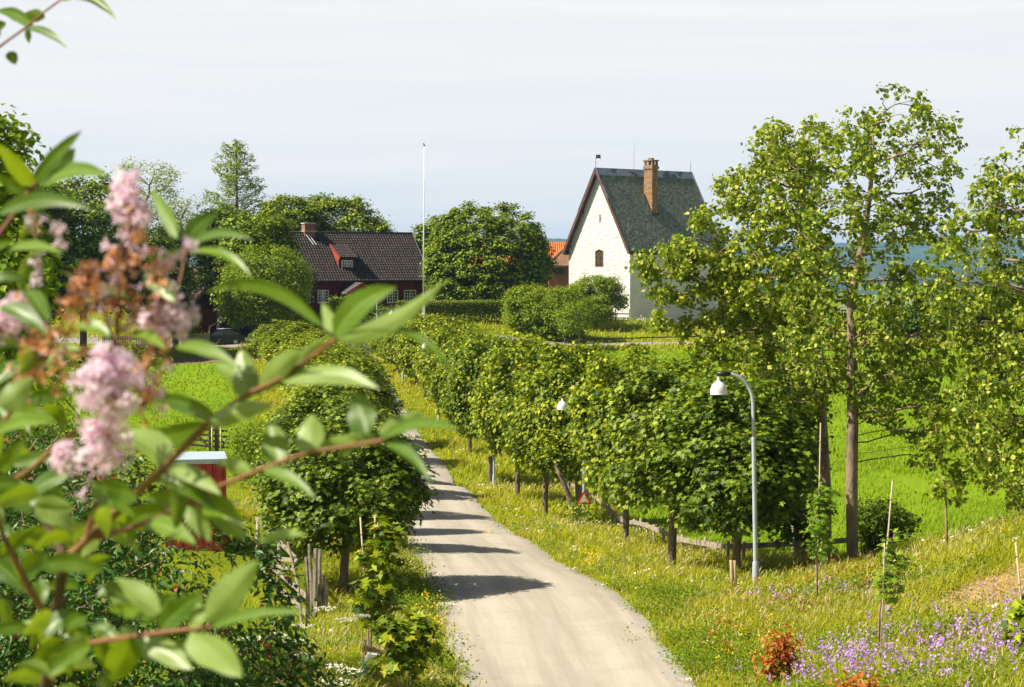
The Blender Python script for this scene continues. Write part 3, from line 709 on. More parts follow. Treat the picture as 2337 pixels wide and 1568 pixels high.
tree_uv('maple_tree', 'rounded bright maple rising behind the right half of the farmhouse roof', 'tree', (775, 690), 228,
        [(440, 730, 790), (455, 700, 815), (490, 690, 850), (530, 690, 875), (580, 690, 880), (620, 710, 860)], [(775, 600, 0)], 83, **dt(n_att=430))
tree_uv('maple_tree', 'flat-topped maple behind the brick chimney of the farmhouse', 'tree', (660, 690), 224,
        [(452, 620, 700), (475, 595, 725), (520, 590, 735), (580, 590, 730), (620, 610, 720)], [(660, 600, 0)], 84, **dt(n_att=400))
tree_uv('shade_tree', 'low tree top showing over the right part of the farmhouse ridge', 'tree', (862, 690), 236,
        [(505, 850, 870), (522, 830, 895), (560, 825, 905), (620, 835, 895)], [(862, 600, 0)], 85, **dt(n_att=130))
tree_uv('maple_tree', 'tall leafy maple in front of the left end of the farmhouse', 'tree', (640, 760), 186,
        [(490, 560, 610), (510, 520, 655), (560, 510, 665), (620, 500, 660), (690, 500, 640), (730, 520, 620)], [(610, 640, 0)], 86, **dt(n_att=420, leaf='far_leaf'))
tree_uv('lilac_tree', 'rounded pale green tree in front of the farmhouse wall, left of its windows', 'tree', (605, 765), 178,
        [(560, 575, 635), (585, 540, 690), (630, 520, 702), (680, 512, 705), (715, 520, 690), (735, 540, 660)], [(605, 660, 0)], 87, **dt(n_att=420, leaf='bush_leaf', sig=.4, size=.24))
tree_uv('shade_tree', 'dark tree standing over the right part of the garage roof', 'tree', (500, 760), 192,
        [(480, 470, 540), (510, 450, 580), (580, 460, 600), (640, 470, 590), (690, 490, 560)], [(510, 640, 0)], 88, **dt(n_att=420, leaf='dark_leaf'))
tree_uv('maple_tree', 'large dark maple at the left behind the pink lilac flowers', 'tree', (190, 790), 175,
        [(400, 130, 240), (425, 90, 290), (480, 60, 330), (560, 40, 330), (640, 30, 320), (700, 60, 300)], [(190, 640, 0), (190, 520, 0)], 89, **dt(n_att=620, leaf='far_leaf', sig=.5))
tree_uv('birch_tree', 'airy birch crown behind the tip of the tallest lilac cluster', 'tree', (335, 780), 190,
        [(362, 300, 350), (385, 262, 395), (440, 255, 412), (500, 270, 410), (580, 270, 400), (660, 280, 380)], [(335, 600, 0), (332, 460, 0)], 90,
        **dt(n_att=480, per=20, leaf='birch_leaf', sig=.35, size=.2, gap=.7, shape='kite', branch_frac=.8))
tree_uv('birch_tree', 'lower birch with sky showing through, left of the larch', 'tree', (420, 780), 196,
        [(440, 430, 470), (465, 400, 485), (520, 385, 490), (600, 380, 480), (660, 390, 470)], [(425, 600, 0)], 91, **dt(n_att=260, per=20, leaf='birch_leaf', sig=.35, size=.2, gap=.8, branch_frac=.8))
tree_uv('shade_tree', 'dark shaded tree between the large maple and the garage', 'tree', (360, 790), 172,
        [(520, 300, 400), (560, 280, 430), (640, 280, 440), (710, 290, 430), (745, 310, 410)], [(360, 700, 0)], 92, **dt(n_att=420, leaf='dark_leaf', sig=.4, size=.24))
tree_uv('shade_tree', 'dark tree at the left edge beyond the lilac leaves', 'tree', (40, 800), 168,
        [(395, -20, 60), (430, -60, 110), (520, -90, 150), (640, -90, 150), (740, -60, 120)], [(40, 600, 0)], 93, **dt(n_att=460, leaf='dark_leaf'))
tree_uv('garden_bush', 'low bush growing by the garage wall behind the pale picket fence', 'bush', (400, 770), 183,
        [(700, 385, 415), (715, 365, 440), (740, 360, 445), (765, 370, 440)], [(400, 755, 0)], 94, **dt(n_att=90, leaf='bush_leaf', sig=.3, size=.2))
tree_uv('garden_bush', 'small bush against the farmhouse wall below the porch roof', 'bush', (785, 735), 192,
        [(668, 775, 795), (690, 750, 820), (715, 740, 840), (740, 745, 840)], [(785, 710, 0)], 95, **dt(n_att=110, leaf='bush_leaf', sig=.3, size=.2))
tree_uv('garden_bush', 'dark low bush beneath the farmhouse windows, left of the hedge', 'bush', (870, 760), 184,
        [(700, 830, 900), (720, 800, 925), (745, 800, 930)], [(870, 740, 0)], 96, **dt(n_att=120, leaf='dark_leaf', sig=.3, size=.2))
for i, (b0_, d, rows, lb, lf_) in enumerate([
    ((1215, 765), 192, [(648, 1195, 1225), (670, 1170, 1260), (710, 1160, 1275), (745, 1170, 1270), (768, 1185, 1255)], 'leftmost of the leafy bushes before the white stone house', 'bush_leaf'),
    ((1285, 770), 190, [(655, 1265, 1300), (680, 1235, 1340), (720, 1225, 1350), (750, 1235, 1340), (775, 1255, 1320)], 'middle leafy bush in front of the white stone house', 'bush_leaf'),
    ((1360, 740), 199, [(632, 1335, 1400), (655, 1310, 1418), (690, 1300, 1415), (720, 1315, 1400), (738, 1330, 1390)], 'rightmost leafy bush touching the white gable wall', 'bush_leaf')]):
    tree_uv('lilac_bush', lb, 'bush', b0_, d, rows, [(b0_[0], b0_[1] - 30, 0)], 100 + i, group='bushes before the white stone house',
            **dt(n_att=300, per=60, leaf=lf_, sig=.32, size=.2, r_base=.15, gap=.4, lump=.25))
tree_uv('young_birch', 'slim young tree with a pale stem at the left end of the meadow rail fence', 'tree', (1321, 795), 183,
        [(690, 1295, 1330), (715, 1275, 1350), (745, 1275, 1352), (762, 1290, 1340)], [(1321, 740, 0)], 104, **dt(n_att=130, per=26, leaf='bush_leaf', sig=.28, size=.18, bark='aspen_bark', r_base=.09))
for i, (u, v, d, r_) in enumerate([(2200, 745, 205, 95), (2080, 760, 200, 60), (2330, 760, 210, 90), (1760, 750, 225, 60), (1850, 735, 232, 60)]):
    tree_uv('shade_tree', ['dark distant tree seen through the gap between the two aspens', 'low dark tree behind the tall aspen trunk', 'distant tree behind the aspen at the right edge',
                           'distant tree just right of the white stone house', 'distant tree behind the wide aspen crown'][i], 'tree', (u, v), d,
            [(v - r_, u - 20, u + 20), (v - r_ * .8, u - 50, u + 50), (v - r_ * .4, u - 62, u + 62), (v - 8, u - 50, u + 50)], [(u, v - r_ * .6, 0)], 110 + i, group='distant trees beyond the green field', **dt(n_att=200, leaf='dark_leaf' if i != 3 else 'far_leaf', sig=.45))

# larch
def larch():
    rg = np.random.default_rng(77); d = 196
    x, y, z = onground(540, 760, d, .1); root = thing('larch_tree', 'tall pointed larch with see-through branches left of the farmhouse', 'tree', (x, y, z))
    H = P(545, 308, d)[2] - z
    mb = MB(); mb.tube([(0, 0, 0), (.1, 0, H * .5), (.05, 0, H * .96)], [.32, .2, .03], 8)
    cpts = []
    prof = [(0.30, 3.0), (.45, 4.6), (.55, 4.2), (.68, 3.4), (.8, 3.0), (.9, 2.2), (.97, 1.2), (1.0, .4)]
    for i in range(120):
        f = 0.3 + 0.7 * (i + .5) / 120; a = i * 2.4 + rg.uniform(-.3, .3)
        L = np.interp(f, [p[0] for p in prof], [p[1] for p in prof]) * rg.uniform(.55, 1.15)
        p0 = np.array([.05, 0, f * H * .97]); dirv = np.array([math.cos(a), math.sin(a), rg.uniform(.0, .35)])
        pts = [p0 + dirv * L * t + np.array([0, 0, -.35 * L * t * (1 - t) + .15 * L * t * t]) for t in np.linspace(0, 1, 5)]
        mb.tube([tuple(p) for p in pts], [.05, .04, .03, .02, .01], 4, cap=False)
        n = int(9 * L) + 4; t = rg.uniform(.12, 1.0, n) ** .8
        q = p0 + dirv * L * t[:, None]; q[:, 2] += -.35 * L * t * (1 - t) + .15 * L * t * t
        side = np.array([-math.sin(a), math.cos(a), 0]); q += side * (rg.uniform(-1, 1, n) * (1 - t * .6) * L * .28)[:, None]; q[:, 2] += rg.uniform(-.22, .10, n)
        cpts.append(q)
    mb.obj('trunk', M['bark'], root)
    c = np.concatenate(cpts); p, N = clusters(c, 3, .1, rg, np.array([0, 0, H * .5]), .6)
    V, T = leaves(p, N, .30, 'long', rg, droop=.6); V2 = V
    mesh_np('crown', V2, tris=T, mats=[M['larch_leaf']], parent=root)
larch()
# spruce-like dark skirt under the larch
tree_uv('spruce_tree', 'dark spruce below and left of the larch', 'tree', (500, 770), 200, [(470, 500, 520), (500, 480, 590), (540, 470, 600), (600, 465, 590), (660, 470, 580)], [(520, 560, 0)], 97,
        **dt(n_att=260, leaf='dark_leaf', sig=.4, size=.24))

# ---------------------------------------------------------------- hedge
rg = np.random.default_rng(12)
a, b_ = onground(905, 722, 190), onground(1180, 722, 196)
hx = a[0]; hedge = thing('clipped_hedge', 'long dark clipped hedge running below the big round maple', 'hedge', a)
n = 16000; t = rg.uniform(0, 1, n); X = t * (b_[0] - a[0]); Y = t * (b_[1] - a[1]) + rg.uniform(-.7, .7, n)
zt = np.interp(t, [0, 1], [P(905, 688, 190)[2], P(1180, 686, 196)[2]]) - a[2]; zb = ground(a[0] + X, a[1] + Y) - a[2]
Z = zb + (zt - zb) * rg.uniform(0, 1, n) ** .45 + rg.normal(0, .06, n)
N = np.stack([rg.normal(0, .5, n), rg.normal(-.3, .6, n), .6 + 0 * t], 1)
V, T = leaves(np.stack([X, Y, Z], 1), N, .16, 'kite', rg); mesh_np('foliage', V, tris=T, mats=[M['hedge_leaf']], parent=hedge)
mb = MB()
for k in range(30):
    f = (k + .5) / 30; x_, y_ = f * (b_[0] - a[0]), f * (b_[1] - a[1]); zz = gz(a[0] + x_, a[1] + y_) - a[2]; mb.tube([(x_, y_, zz - .1), (x_ + .1, y_, zz + 1.0)], .03, 5)
mb.obj('stems', M['bark'], hedge)
# ---------------------------------------------------------------- building materials
m, nt, b = new_mat('limewashed_stone'); v = tex(nt)
big = noise(nt, v, 1.6, 4, 0.55); fin = noise(nt, mapping(nt, v, (1, 1, 1.6)), 1.5, 6, 0.62)
c = mix(nt, ramp(nt, noise(nt, mapping(nt, v, (1, 1, .35)), 1.1, 6, .7), [(0.35, 0.), (0.75, 1.)]), (0.72, 0.705, 0.675), (0.62, 0.60, 0.555))
c = mix(nt, ramp(nt, noise(nt, mapping(nt, v, (1.4, 1.4, 3)), 2.4, 8, .75), [(0.60, 0.), (0.70, 0.7)]), c, (0.38, 0.33, 0.25))
nt.links.new(c, b.inputs['Base Color']); b.inputs['Roughness'].default_value = 0.92; b.inputs['Specular IOR Level'].default_value = 0.15
bump(nt, b, math_n(nt, 'ADD', math_n(nt, 'MULTIPLY', big, 0.5), fin), 0.9, 0.22)
M['limewash'] = m
m, nt, b = new_mat('slate_roof'); v = tex(nt, 'UV')
def tile_cells(nt, vec, w, h, offs=0.5, mort=0.018):
    n = nt.nodes.new('ShaderNodeTexBrick'); n.offset = offs; n.inputs['Scale'].default_value = 1.0
    n.inputs['Brick Width'].default_value = w; n.inputs['Row Height'].default_value = h; n.inputs['Mortar Size'].default_value = mort
    n.inputs['Color1'].default_value = (0, 0, 0, 1); n.inputs['Color2'].default_value = (1, 1, 1, 1); n.inputs['Mortar'].default_value = (0.5, 0.5, 0.5, 1)
    nt.links.new(vec, n.inputs['Vector']); return n
br = tile_cells(nt, v, 0.30, 0.25, 0.5, 0.0)
c = mix(nt, br.outputs[0], (0.11, 0.135, 0.115), (0.24, 0.275, 0.235))
c = mix(nt, ramp(nt, noise(nt, v, .5, 6), [(0.4, 0.), (0.65, .6)]), c, (0.16, 0.18, 0.12))
nt.links.new(c, b.inputs['Base Color']); b.inputs['Roughness'].default_value = 0.85; b.inputs['Specular IOR Level'].default_value = 0.15
bump(nt, b, noise(nt, tex(nt), 7, 4), 0.4, 0.02)
M['slate'] = m
M['dark_board'] = mottled('dark_board', (0.085, 0.045, 0.035), (0.13, 0.07, 0.055), 3, 0.7, 0.4, 20, 0.01)
M['lead'] = mottled('lead_sheet', (0.24, 0.27, 0.32), (0.36, 0.39, 0.44), 2.0, 0.5, 0.2, 10, 0.01, metal=0.3, c3=(0.12, 0.10, 0.11), s3=.58)
m, nt, b = new_mat('lichen_stone_masonry'); v = tex(nt)
vo = nt.nodes.new('ShaderNodeTexVoronoi'); vo.feature = 'F1'; vo.inputs['Scale'].default_value = 4.2
nt.links.new(mapping(nt, v, (1, 1, 1.9)), vo.inputs['Vector'])
c = mix(nt, ramp(nt, vo.outputs['Color'], [(0.2, 0.), (0.8, 1.)]), (0.20, 0.13, 0.08), (0.38, 0.28, 0.18))
c = mix(nt, ramp(nt, noise(nt, v, 1.7, 5), [(0.45, 0.), (0.62, .85)]), c, (0.48, 0.20, 0.04))
ve = nt.nodes.new('ShaderNodeTexVoronoi'); ve.feature = 'DISTANCE_TO_EDGE'; ve.inputs['Scale'].default_value = 4.2
nt.links.new(mapping(nt, v, (1, 1, 1.9)), ve.inputs['Vector'])
ed = ramp(nt, ve.outputs['Distance'], [(0.0, 1.), (0.07, 0.)])
c = mix(nt, ed, c, (0.09, 0.07, 0.055))
nt.links.new(c, b.inputs['Base Color']); b.inputs['Roughness'].default_value = 0.9
bump(nt, b, math_n(nt, 'SUBTRACT', noise(nt, v, 9, 4), ed), 0.9, 0.05)
M['masonry'] = m
def tile_mat(name, c1, c2, c3, w=.25, h=.33):
    m, nt, b = new_mat(name); v = tex(nt, 'UV'); br = tile_cells(nt, v, w, h, 0.0)
    c = mix(nt, br.outputs[0], c1, c2); c = mix(nt, ramp(nt, noise(nt, v, .6, 6), [(0.45, 0.), (0.75, .7)]), c, c3)
    nt.links.new(c, b.inputs['Base Color']); b.inputs['Roughness'].default_value = 0.75; b.inputs['Specular IOR Level'].default_value = .2; return m
M['brown_tile'] = tile_mat('brown_roof_tile', (0.03, 0.024, 0.021), (0.07, 0.056, 0.048), (0.04, 0.035, 0.03))
M['garage_tile'] = tile_mat('brown_garage_tile', (0.13, 0.085, 0.07), (0.20, 0.14, 0.12), (0.12, 0.085, 0.07))
M['orange_tile'] = tile_mat('orange_roof_tile', (0.52, 0.12, 0.03), (0.66, 0.20, 0.05), (0.50, 0.16, 0.05))
M['shingle'] = tile_mat('brown_shingle', (0.18, 0.095, 0.055), (0.30, 0.17, 0.10), (0.14, 0.10, 0.07), .22, .28)
M['red_board'] = mottled('dark_red_board', (0.075, 0.012, 0.010), (0.12, 0.022, 0.016), 2, 0.75, 0.3, 25, 0.01, stretch=(4, 4, .4))
M['bright_red'] = mottled('red_board', (0.32, 0.045, 0.03), (0.42, 0.075, 0.045), 2, 0.6, 0.3, 25, 0.01, stretch=(1, 1, 3))
M['brown_board'] = mottled('brown_board', (0.17, 0.075, 0.045), (0.25, 0.12, 0.075), 3, 0.7, 0.3, 25, 0.01, stretch=(4, 4, .4))
M['white_paint'] = mottled('white_paint', (0.78, 0.78, 0.74), (0.70, 0.70, 0.66), 5, 0.5, 0.1, 30, 0.005)
M['black_metal'] = plain('black_metal', (0.02, 0.022, 0.026), 0.4, 0.3)
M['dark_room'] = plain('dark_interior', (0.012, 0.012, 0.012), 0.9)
M['curtain'] = plain('curtain', (0.62, 0.60, 0.55), 0.9)
m, nt, b = new_mat('window_glass'); b.inputs['Base Color'].default_value = (0.03, 0.035, 0.035, 1); b.inputs['Roughness'].default_value = 0.06
b.inputs['Specular IOR Level'].default_value = 0.8; b.inputs['Metallic'].default_value = 0.0; bump(nt, b, noise(nt, tex(nt), 2.5, 2), 0.15, 0.02); M['glass'] = m
m, nt, b = new_mat('brick_chimney'); v = tex(nt)
br = nt.nodes.new('ShaderNodeTexBrick'); br.inputs['Scale'].default_value = 1.0; br.inputs['Brick Width'].default_value = .24; br.inputs['Row Height'].default_value = .08; br.inputs['Mortar Size'].default_value = .01
nt.links.new(mapping(nt, v, (1, 1, 1), (math.radians(90), 0, 0)), br.inputs['Vector'])
br.inputs['Color1'].default_value = (.30, .06, .028, 1); br.inputs['Color2'].default_value = (.20, .04, .02, 1); br.inputs['Mortar'].default_value = (.24, .19, .15, 1)
nt.links.new(br.outputs[0], b.inputs['Base Color']); b.inputs['Roughness'].default_value = .85; M['brick'] = m
M['concrete'] = mottled('concrete', (.38, .37, .34), (.48, .46, .42), 5, .9, .3, 30, .01)
M['grey_wood'] = mottled('weathered_wood', (0.24, 0.20, 0.15), (0.38, 0.33, 0.26), 3, 0.85, 0.5, 25, 0.01, stretch=(3, 3, 3), c3=(.14, .11, .08), s3=.58)
M['dark_wood'] = mottled('dark_wood', (0.07, 0.055, 0.045), (0.13, 0.11, 0.09), 3, 0.85, 0.5, 25, 0.01, stretch=(3, 3, 3))
M['pale_wood'] = mottled('pale_picket_wood', (0.50, 0.43, 0.27), (0.60, 0.53, 0.36), 3, 0.8, 0.3, 25, 0.01)
M['post_wood'] = mottled('planed_post_wood', (0.30, 0.21, 0.12), (0.44, 0.33, 0.20), 4, 0.8, 0.4, 25, 0.01)
M['bamboo'] = mottled('cane', (0.42, 0.32, 0.22), (0.54, 0.43, 0.32), 4, 0.7, 0.3, 25, 0.005)
M['grey_paint'] = mottled('grey_paint', (0.36, 0.40, 0.44), (0.44, 0.48, 0.52), 4, 0.45, 0.1, 40, 0.003, spec=.5, c3=(.30, .33, .35), s3=.6)
M['lamp_white'] = plain('lamp_white', (0.80, 0.80, 0.78), 0.25, spec=.5)
M['black_plastic'] = plain('black_plastic', (0.015, 0.015, 0.017), 0.4)

def roof_sheet(name, e0, ex, dn, nrm, L, S, mat, tw=.25, course=.33, amp=.035, lap=.03, parent=None, waves=4, thick=0.06):
    "pantiled slope: e0 ridge start, ex along ridge, dn down slope"
    e0, ex, dn, nrm = [np.array(q, float) for q in (e0, ex, dn, nrm)]
    nxs = max(2, int(round(L / tw)) * waves) + 1; xs = np.linspace(0, L, nxs); nc = max(1, int(round(S / course))); cs = S / nc
    wv = amp * np.cos(2 * np.pi * xs / tw)
    rows = []; uvs = []
    for k in range(nc):
        for (s, h) in ((k * cs + 1e-3, 0.0), ((k + 1) * cs, lap)):
            rows.append(e0 + xs[:, None] * ex + s * dn + (wv + h)[:, None] * nrm); uvs.append(np.stack([xs, np.full(nxs, s)], 1))
    nr = len(rows); rows.append(e0 + xs[:, None] * ex + S * dn - thick * nrm); uvs.append(np.stack([xs, np.full(nxs, S)], 1))
    V = np.array(rows); UV = np.array(uvs).reshape(-1, 2); nr += 1
    a, c_ = np.meshgrid(np.arange(nr - 1), np.arange(nxs - 1), indexing='ij'); q = (a * nxs + c_).ravel()
    Q = np.stack([q, q + nxs, q + nxs + 1, q + 1], 1)
    if np.cross(dn, ex).dot(nrm) < 0: Q = Q[:, ::-1]
    o = mesh_np(name, V, quads=Q, mats=[mat], parent=parent)
    uv = o.data.uv_layers.new(name='UVMap'); uv.data.foreach_set('uv', UV[Q.ravel()].astype(np.float32).ravel())
    return o
def scallop_roof(name, e0, ex, dn, nrm, L, S, mat, parent):
    "round-ended slates laid in overlapping courses, each a small raised plate"
    e0, ex, dn, nrm = [np.array(q, float) for q in (e0, ex, dn, nrm)]
    tw, cs = .30, .25; V = []; T = []; UV = []; rg = np.random.default_rng(5)
    out = [(0, 0), (1, 0), (1, .62), (.82, .9), (.5, 1.02), (.18, .9), (0, .62)]
    nr = int(S / cs); nc = int(L / tw) + 1
    for r_ in range(nr):
        for c_ in range(nc):
            x0 = c_ * tw + (0.5 * tw if r_ % 2 else 0) - tw * .5; b0 = len(V); hh = rg.uniform(.018, .034); tl = rg.normal(0, .006)
            for (a, q) in out:
                x = min(max(x0 + a * tw * .96, 0), L); s = min((r_ + q * 1.28) * cs, S)
                V.append(e0 + ex * x + dn * s + nrm * (.004 + hh * q + tl * (a - .5))); UV.append((x0 + .5 * tw + (a - .5) * .2, (r_ + .5) * cs))
            for k in range(1, 6): T.append((b0, b0 + k + 1, b0 + k))
    T = np.array(T)
    if np.cross(np.array(V)[T[0, 1]] - np.array(V)[T[0, 0]], np.array(V)[T[0, 2]] - np.array(V)[T[0, 0]]).dot(nrm) < 0: T = T[:, ::-1]
    o = mesh_np(name, np.array(V), tris=T, mats=[mat], parent=parent)
    uv = o.data.uv_layers.new(name='UVMap'); uv.data.foreach_set('uv', np.array(UV, np.float32)[T.ravel()].ravel())
    return o

# ---------------------------------------------------------------- medieval white stone house
# local frame: origin at the near corner (between gable and long wall) at ground; +X along the long side wall, +Y along the gable wall
def stone_house():
    cx, cy, _ = P(1437, 730, 207); zb = gz(cx, cy) - 0.2; zb = min(zb, P(1437, 733, 207)[2])
    ang = math.radians(42)
    root = thing('stone_house', 'tall white limewashed stone house with steep slate roof and stone chimney', 'house', (cx, cy, zb), ang)
    L, W = 13.7, 9.2
    He = P(1437, 560, 207)[2] - zb; Hr = P(1362, 385, 210.4)[2] - zb; yc = W / 2
    sl = (Hr - He) / (W / 2)
    wb = MB()
    def uz(v, d): return P(0, v, d)[2] - zb
    # window rectangles measured on the print
    y_of = lambda u: None
    def gable_y(u):   # distance along gable wall for a print u
        for y in np.linspace(0, W, 2000):
            X, Y = cx - math.sin(ang) * y, cy + math.cos(ang) * y
            if CX + FPX * X / Y <= u: return y, Y
        return W, cy
    def side_x(u):
        for x in np.linspace(0, L, 3000):
            X, Y = cx + math.cos(ang) * x, cy + math.sin(ang) * x
            if CX + FPX * X / Y >= u: return x, Y
        return L, cy
    y1, D = gable_y(1376); y2, _ = gable_y(1358); w0 = [(y1, uz(607, D)), (y2, uz(607, D)), (y2, uz(574, D)), ((y1 + y2) / 2, uz(570, D)), (y1, uz(574, D))]
    y3, D3 = gable_y(1370.2); y4 = y3 + .22; w1 = [(y3, uz(508, D3)), (y4, uz(508, D3)), (y4, uz(490, D3)), (y3, uz(490, D3))]
    # gable wall plane x=0, axis +Y, outward -X
    outer = [(0, -.6), (W, -.6), (W, He), (yc, Hr - .25), (0, He)]
    wb.wall(outer, [w0, w1], (0, 0, 0), (0, 1, 0), (-1, 0, 0), 0.45)
    # long wall plane y=0, axis +X, outward -Y
    xa, Da = side_x(1565.5); xb, _ = side_x(1574); s0 = [(xa, uz(606, Da)), (xb, uz(606, Da)), (xb, uz(579, Da)), (xa, uz(579, Da))]
    xc, Dc = side_x(1472.3); s1 = [(xc, uz(681, Dc)), (xc + .26, uz(681, Dc)), (xc + .26, uz(668, Dc)), (xc, uz(668, Dc))]
    xd, Dd = side_x(1469.5); s2 = [(xd, uz(727, Dd)), (xd + .16, uz(727, Dd)), (xd + .16, uz(719, Dd)), (xd, uz(719, Dd))]
    wb.wall([(0, -.6), (L, -.9), (L, He), (0, He)], [s0, s1, s2], (0, 0, 0), (1, 0, 0), (0, -1, 0), 0.45)
    wb.wall([(0, -.6), (L, -.6), (L, He), (0, He)], [], (0, W, 0), (1, 0, 0), (0, 1, 0), 0.4)
    wb.wall([(0, -.6), (W, -.6), (W, He), (yc, Hr - .25), (0, He)], [], (L, 0, 0), (0, 1, 0), (1, 0, 0), 0.4)
    wb.obj('wall', M['limewash'], root)
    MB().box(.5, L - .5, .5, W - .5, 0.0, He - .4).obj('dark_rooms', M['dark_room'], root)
    # shutter window
    fr = MB(); zl, zh = w0[0][1], w0[2][1]
    fr.box(-.02, .10, y1 - .02, y1 + .09, zl, zh); fr.box(-.02, .10, y2 - .09, y2 + .02, zl, zh); fr.box(-.021, .101, (y1 + y2) / 2 - .06, (y1 + y2) / 2 + .06, zl, zh + .08)
    fr.box(-.03, .12, y1 - .03, y2 + .03, zl - .06, zl); fr.beam((.03, y1, zh + .02), (.03, (y1 + y2) / 2, zh + .2), .14, .07); fr.beam((.03, y2, zh + .02), (.03, (y1 + y2) / 2, zh + .2), .14, .07)
    win = fr.obj('window_shutter', M['dark_board'], root)
    sl_ = MB(); k = 0; z = zl + .06
    while z < zh: sl_.beam((.05, y1 + .06, z), (.05, y2 - .06, z + .002), .09, .02, up=(.7, 0, 1)); z += .125
    sl_.obj('slats', plain('shutter_slat', (.30, .22, .12), .7), win)
    MB().box(.12, .16, y1, y2, zl, zh).obj('dark_backing', M['dark_room'], win)
    for nm, (q0, q1, z0, z1), ax_ in (('slit_window', (y3, y4, w1[0][1], w1[2][1]), 'g'), ('narrow_window', (xa, xb, s0[0][1], s0[2][1]), 's'), ('slit_window', (xc, xc + .26, s1[0][1], s1[2][1]), 's')):
        mb = MB(); f = .045
        def bx(a0, a1, k0, k1, zz0, zz1, mm=0): mb.box(k0, k1, a0, a1, zz0, zz1, mm) if ax_ == 'g' else mb.box(a0, a1, k0, k1, zz0, zz1, mm)
        bx(q0, q0 + f, .16, .22, z0, z1); bx(q1 - f, q1, .16, .22, z0, z1); bx(q0 + f, q1 - f, .16, .22, z0, z0 + f); bx(q0 + f, q1 - f, .16, .22, z1 - f, z1)
        if nm == 'narrow_window': bx(q0 + f, q1 - f, .17, .21, (z0 + z1) / 2 - .02, (z0 + z1) / 2 + .02)
        w_ = mb.obj(nm, M['dark_board'], root); mb = MB(); bx(q0 + f, q1 - f, .185, .20, z0 + f, z1 - f); mb.obj('pane', M['glass'], w_)
    # roof
    ov, og = .55, .55        # eave and gable overhang
    nl = math.hypot(1, sl); dnR = np.array([0, -1 / nl, -sl / nl]); nR = np.array([0, -sl / nl, 1 / nl]); dnL = np.array([0, 1 / nl, -sl / nl]); nL = np.array([0, sl / nl, 1 / nl])
    S = (W / 2 + ov * .75) * nl; Lr = L + 2 * og - .1
    rd_ = MB()
    for dn_, n_ in ((dnR, nR), (dnL, nL)):
        p0 = Vector((-og, yc, Hr)); a = p0; b_2 = p0 + Vector(dn_) * S
        rd_.prism([a, b_2, b_2 - Vector(n_) * .14, a - Vector(n_) * .14], (Lr, 0, 0))
    rf = rd_.obj('roof', M['dark_board'], root)
    scallop_roof('slates', (-og + .02, yc, Hr), (1, 0, 0), dnR, nR, Lr - .04, S, M['slate'], rf)
    scallop_roof('slates', (-og + .02, yc, Hr), (1, 0, 0), dnL, nL, Lr - .04, S, M['slate'], rf)
    rc = MB()
    for dn_, n_ in ((dnR, nR), (dnL, nL)):
        p0 = Vector((-og - .02, yc, Hr)) + Vector(n_) * .05; q = p0 + Vector(dn_) * .85
        rc.prism([p0 + Vector((0, 0, .05)), q, q + Vector(n_) * .03, p0 + Vector(n_) * .03 + Vector((0, 0, .05))], (Lr + .04, 0, 0))
    rc.obj('ridge_cover', M['lead'], rf)
    for xx in (-og - .06, -og + Lr + .0):
        vb = MB()
        for dn_, n_ in ((dnR, nR), (dnL, nL)):
            p0 = Vector((xx, yc, Hr + .02)); q = p0 + Vector(dn_) * (S + .04)
            vb.prism([p0 + Vector(n_) * .05, q + Vector(n_) * .05, q - Vector(n_) * .24, p0 - Vector(n_) * .24], (.06, 0, 0))
        vb.obj('verge_board', M['dark_board'], rf)
    for dn_, n_ in ((dnR, nR), (dnL, nL)):
        fl = MB()
        p0 = Vector((-og - .09, yc, Hr + .03)) + Vector(n_) * .06; q = p0 + Vector(dn_) * (S * .36 if dn_ is dnR else S * .5); fl.prism([p0, q, q + Vector(n_) * .03, p0 + Vector(n_) * .03], (.22, 0, 0)); fl.obj('verge_flashing', M['lead'], rf); fl = MB()
        p0 = Vector((-og + Lr - .1, yc, Hr + .03)) + Vector(n_) * .06; q = p0 + Vector(dn_) * (S * .98); fl.prism([p0, q, q + Vector(n_) * .03, p0 + Vector(n_) * .03], (.22, 0, 0)); fl.obj('verge_flashing', M['lead'], rf)
    for f in (.0, .52, .97):
        for sgn in (-1, 1):
            h_ = He + (Hr - He) * (1 - f) - .35 - (0.25 if f == 0 else 0); yy = yc + sgn * (W / 2) * f * .98
            if f > 0: MB().box(-og + .02, .3, yy - .09, yy + .09, h_ - .12, h_ + .08).obj('purlin_end', M['dark_board'], rf)
    eb = MB()
    for sgn, dn_ in ((-1, dnR), (1, dnL)):
        y_e = yc + sgn * (W / 2 + ov * .75); z_e = Hr - sl * (W / 2 + ov * .75)
        eb.box(-og, Lr - og, min(y_e, y_e - sgn * .10), max(y_e, y_e - sgn * .10), z_e - .24, z_e - .01)
        eb.box(-.1, L + .1, min(y_e - sgn * .12, yc + sgn * (W / 2 - .002)), max(y_e - sgn * .12, yc + sgn * (W / 2 - .002)), z_e - .2, z_e - .14)
    eb.obj('eave_board', M['dark_board'], rf)
    # chimney through the near slope: long face parallel to the gable
    c_lo = uz(487, 208.5)
    yb = yc - (Hr - c_lo) / sl              # where the slope is at that height
    best = None
    for x in np.linspace(1, 10, 400):
        X = cx + math.cos(ang) * x - math.sin(ang) * yb; Y = cy + math.sin(ang) * x + math.cos(ang) * yb
        e = abs(CX + FPX * X / Y - 1487)
        if best is None or e < best[0]: best = (e, x, Y)
    xk = best[1]; dk, wk = 1.22, .88; zt = uz(364, best[2] - .5)
    X0, X1, Y0, Y1 = xk, xk + wk, yb, yb + dk
    cb = MB(); cb.box(X0, X1, Y0, Y1, c_lo - .3, zt - .95)
    cb.box(X0 - .09, X1 + .09, Y0 - .09, Y1 + .09, zt - .95, zt - .72)
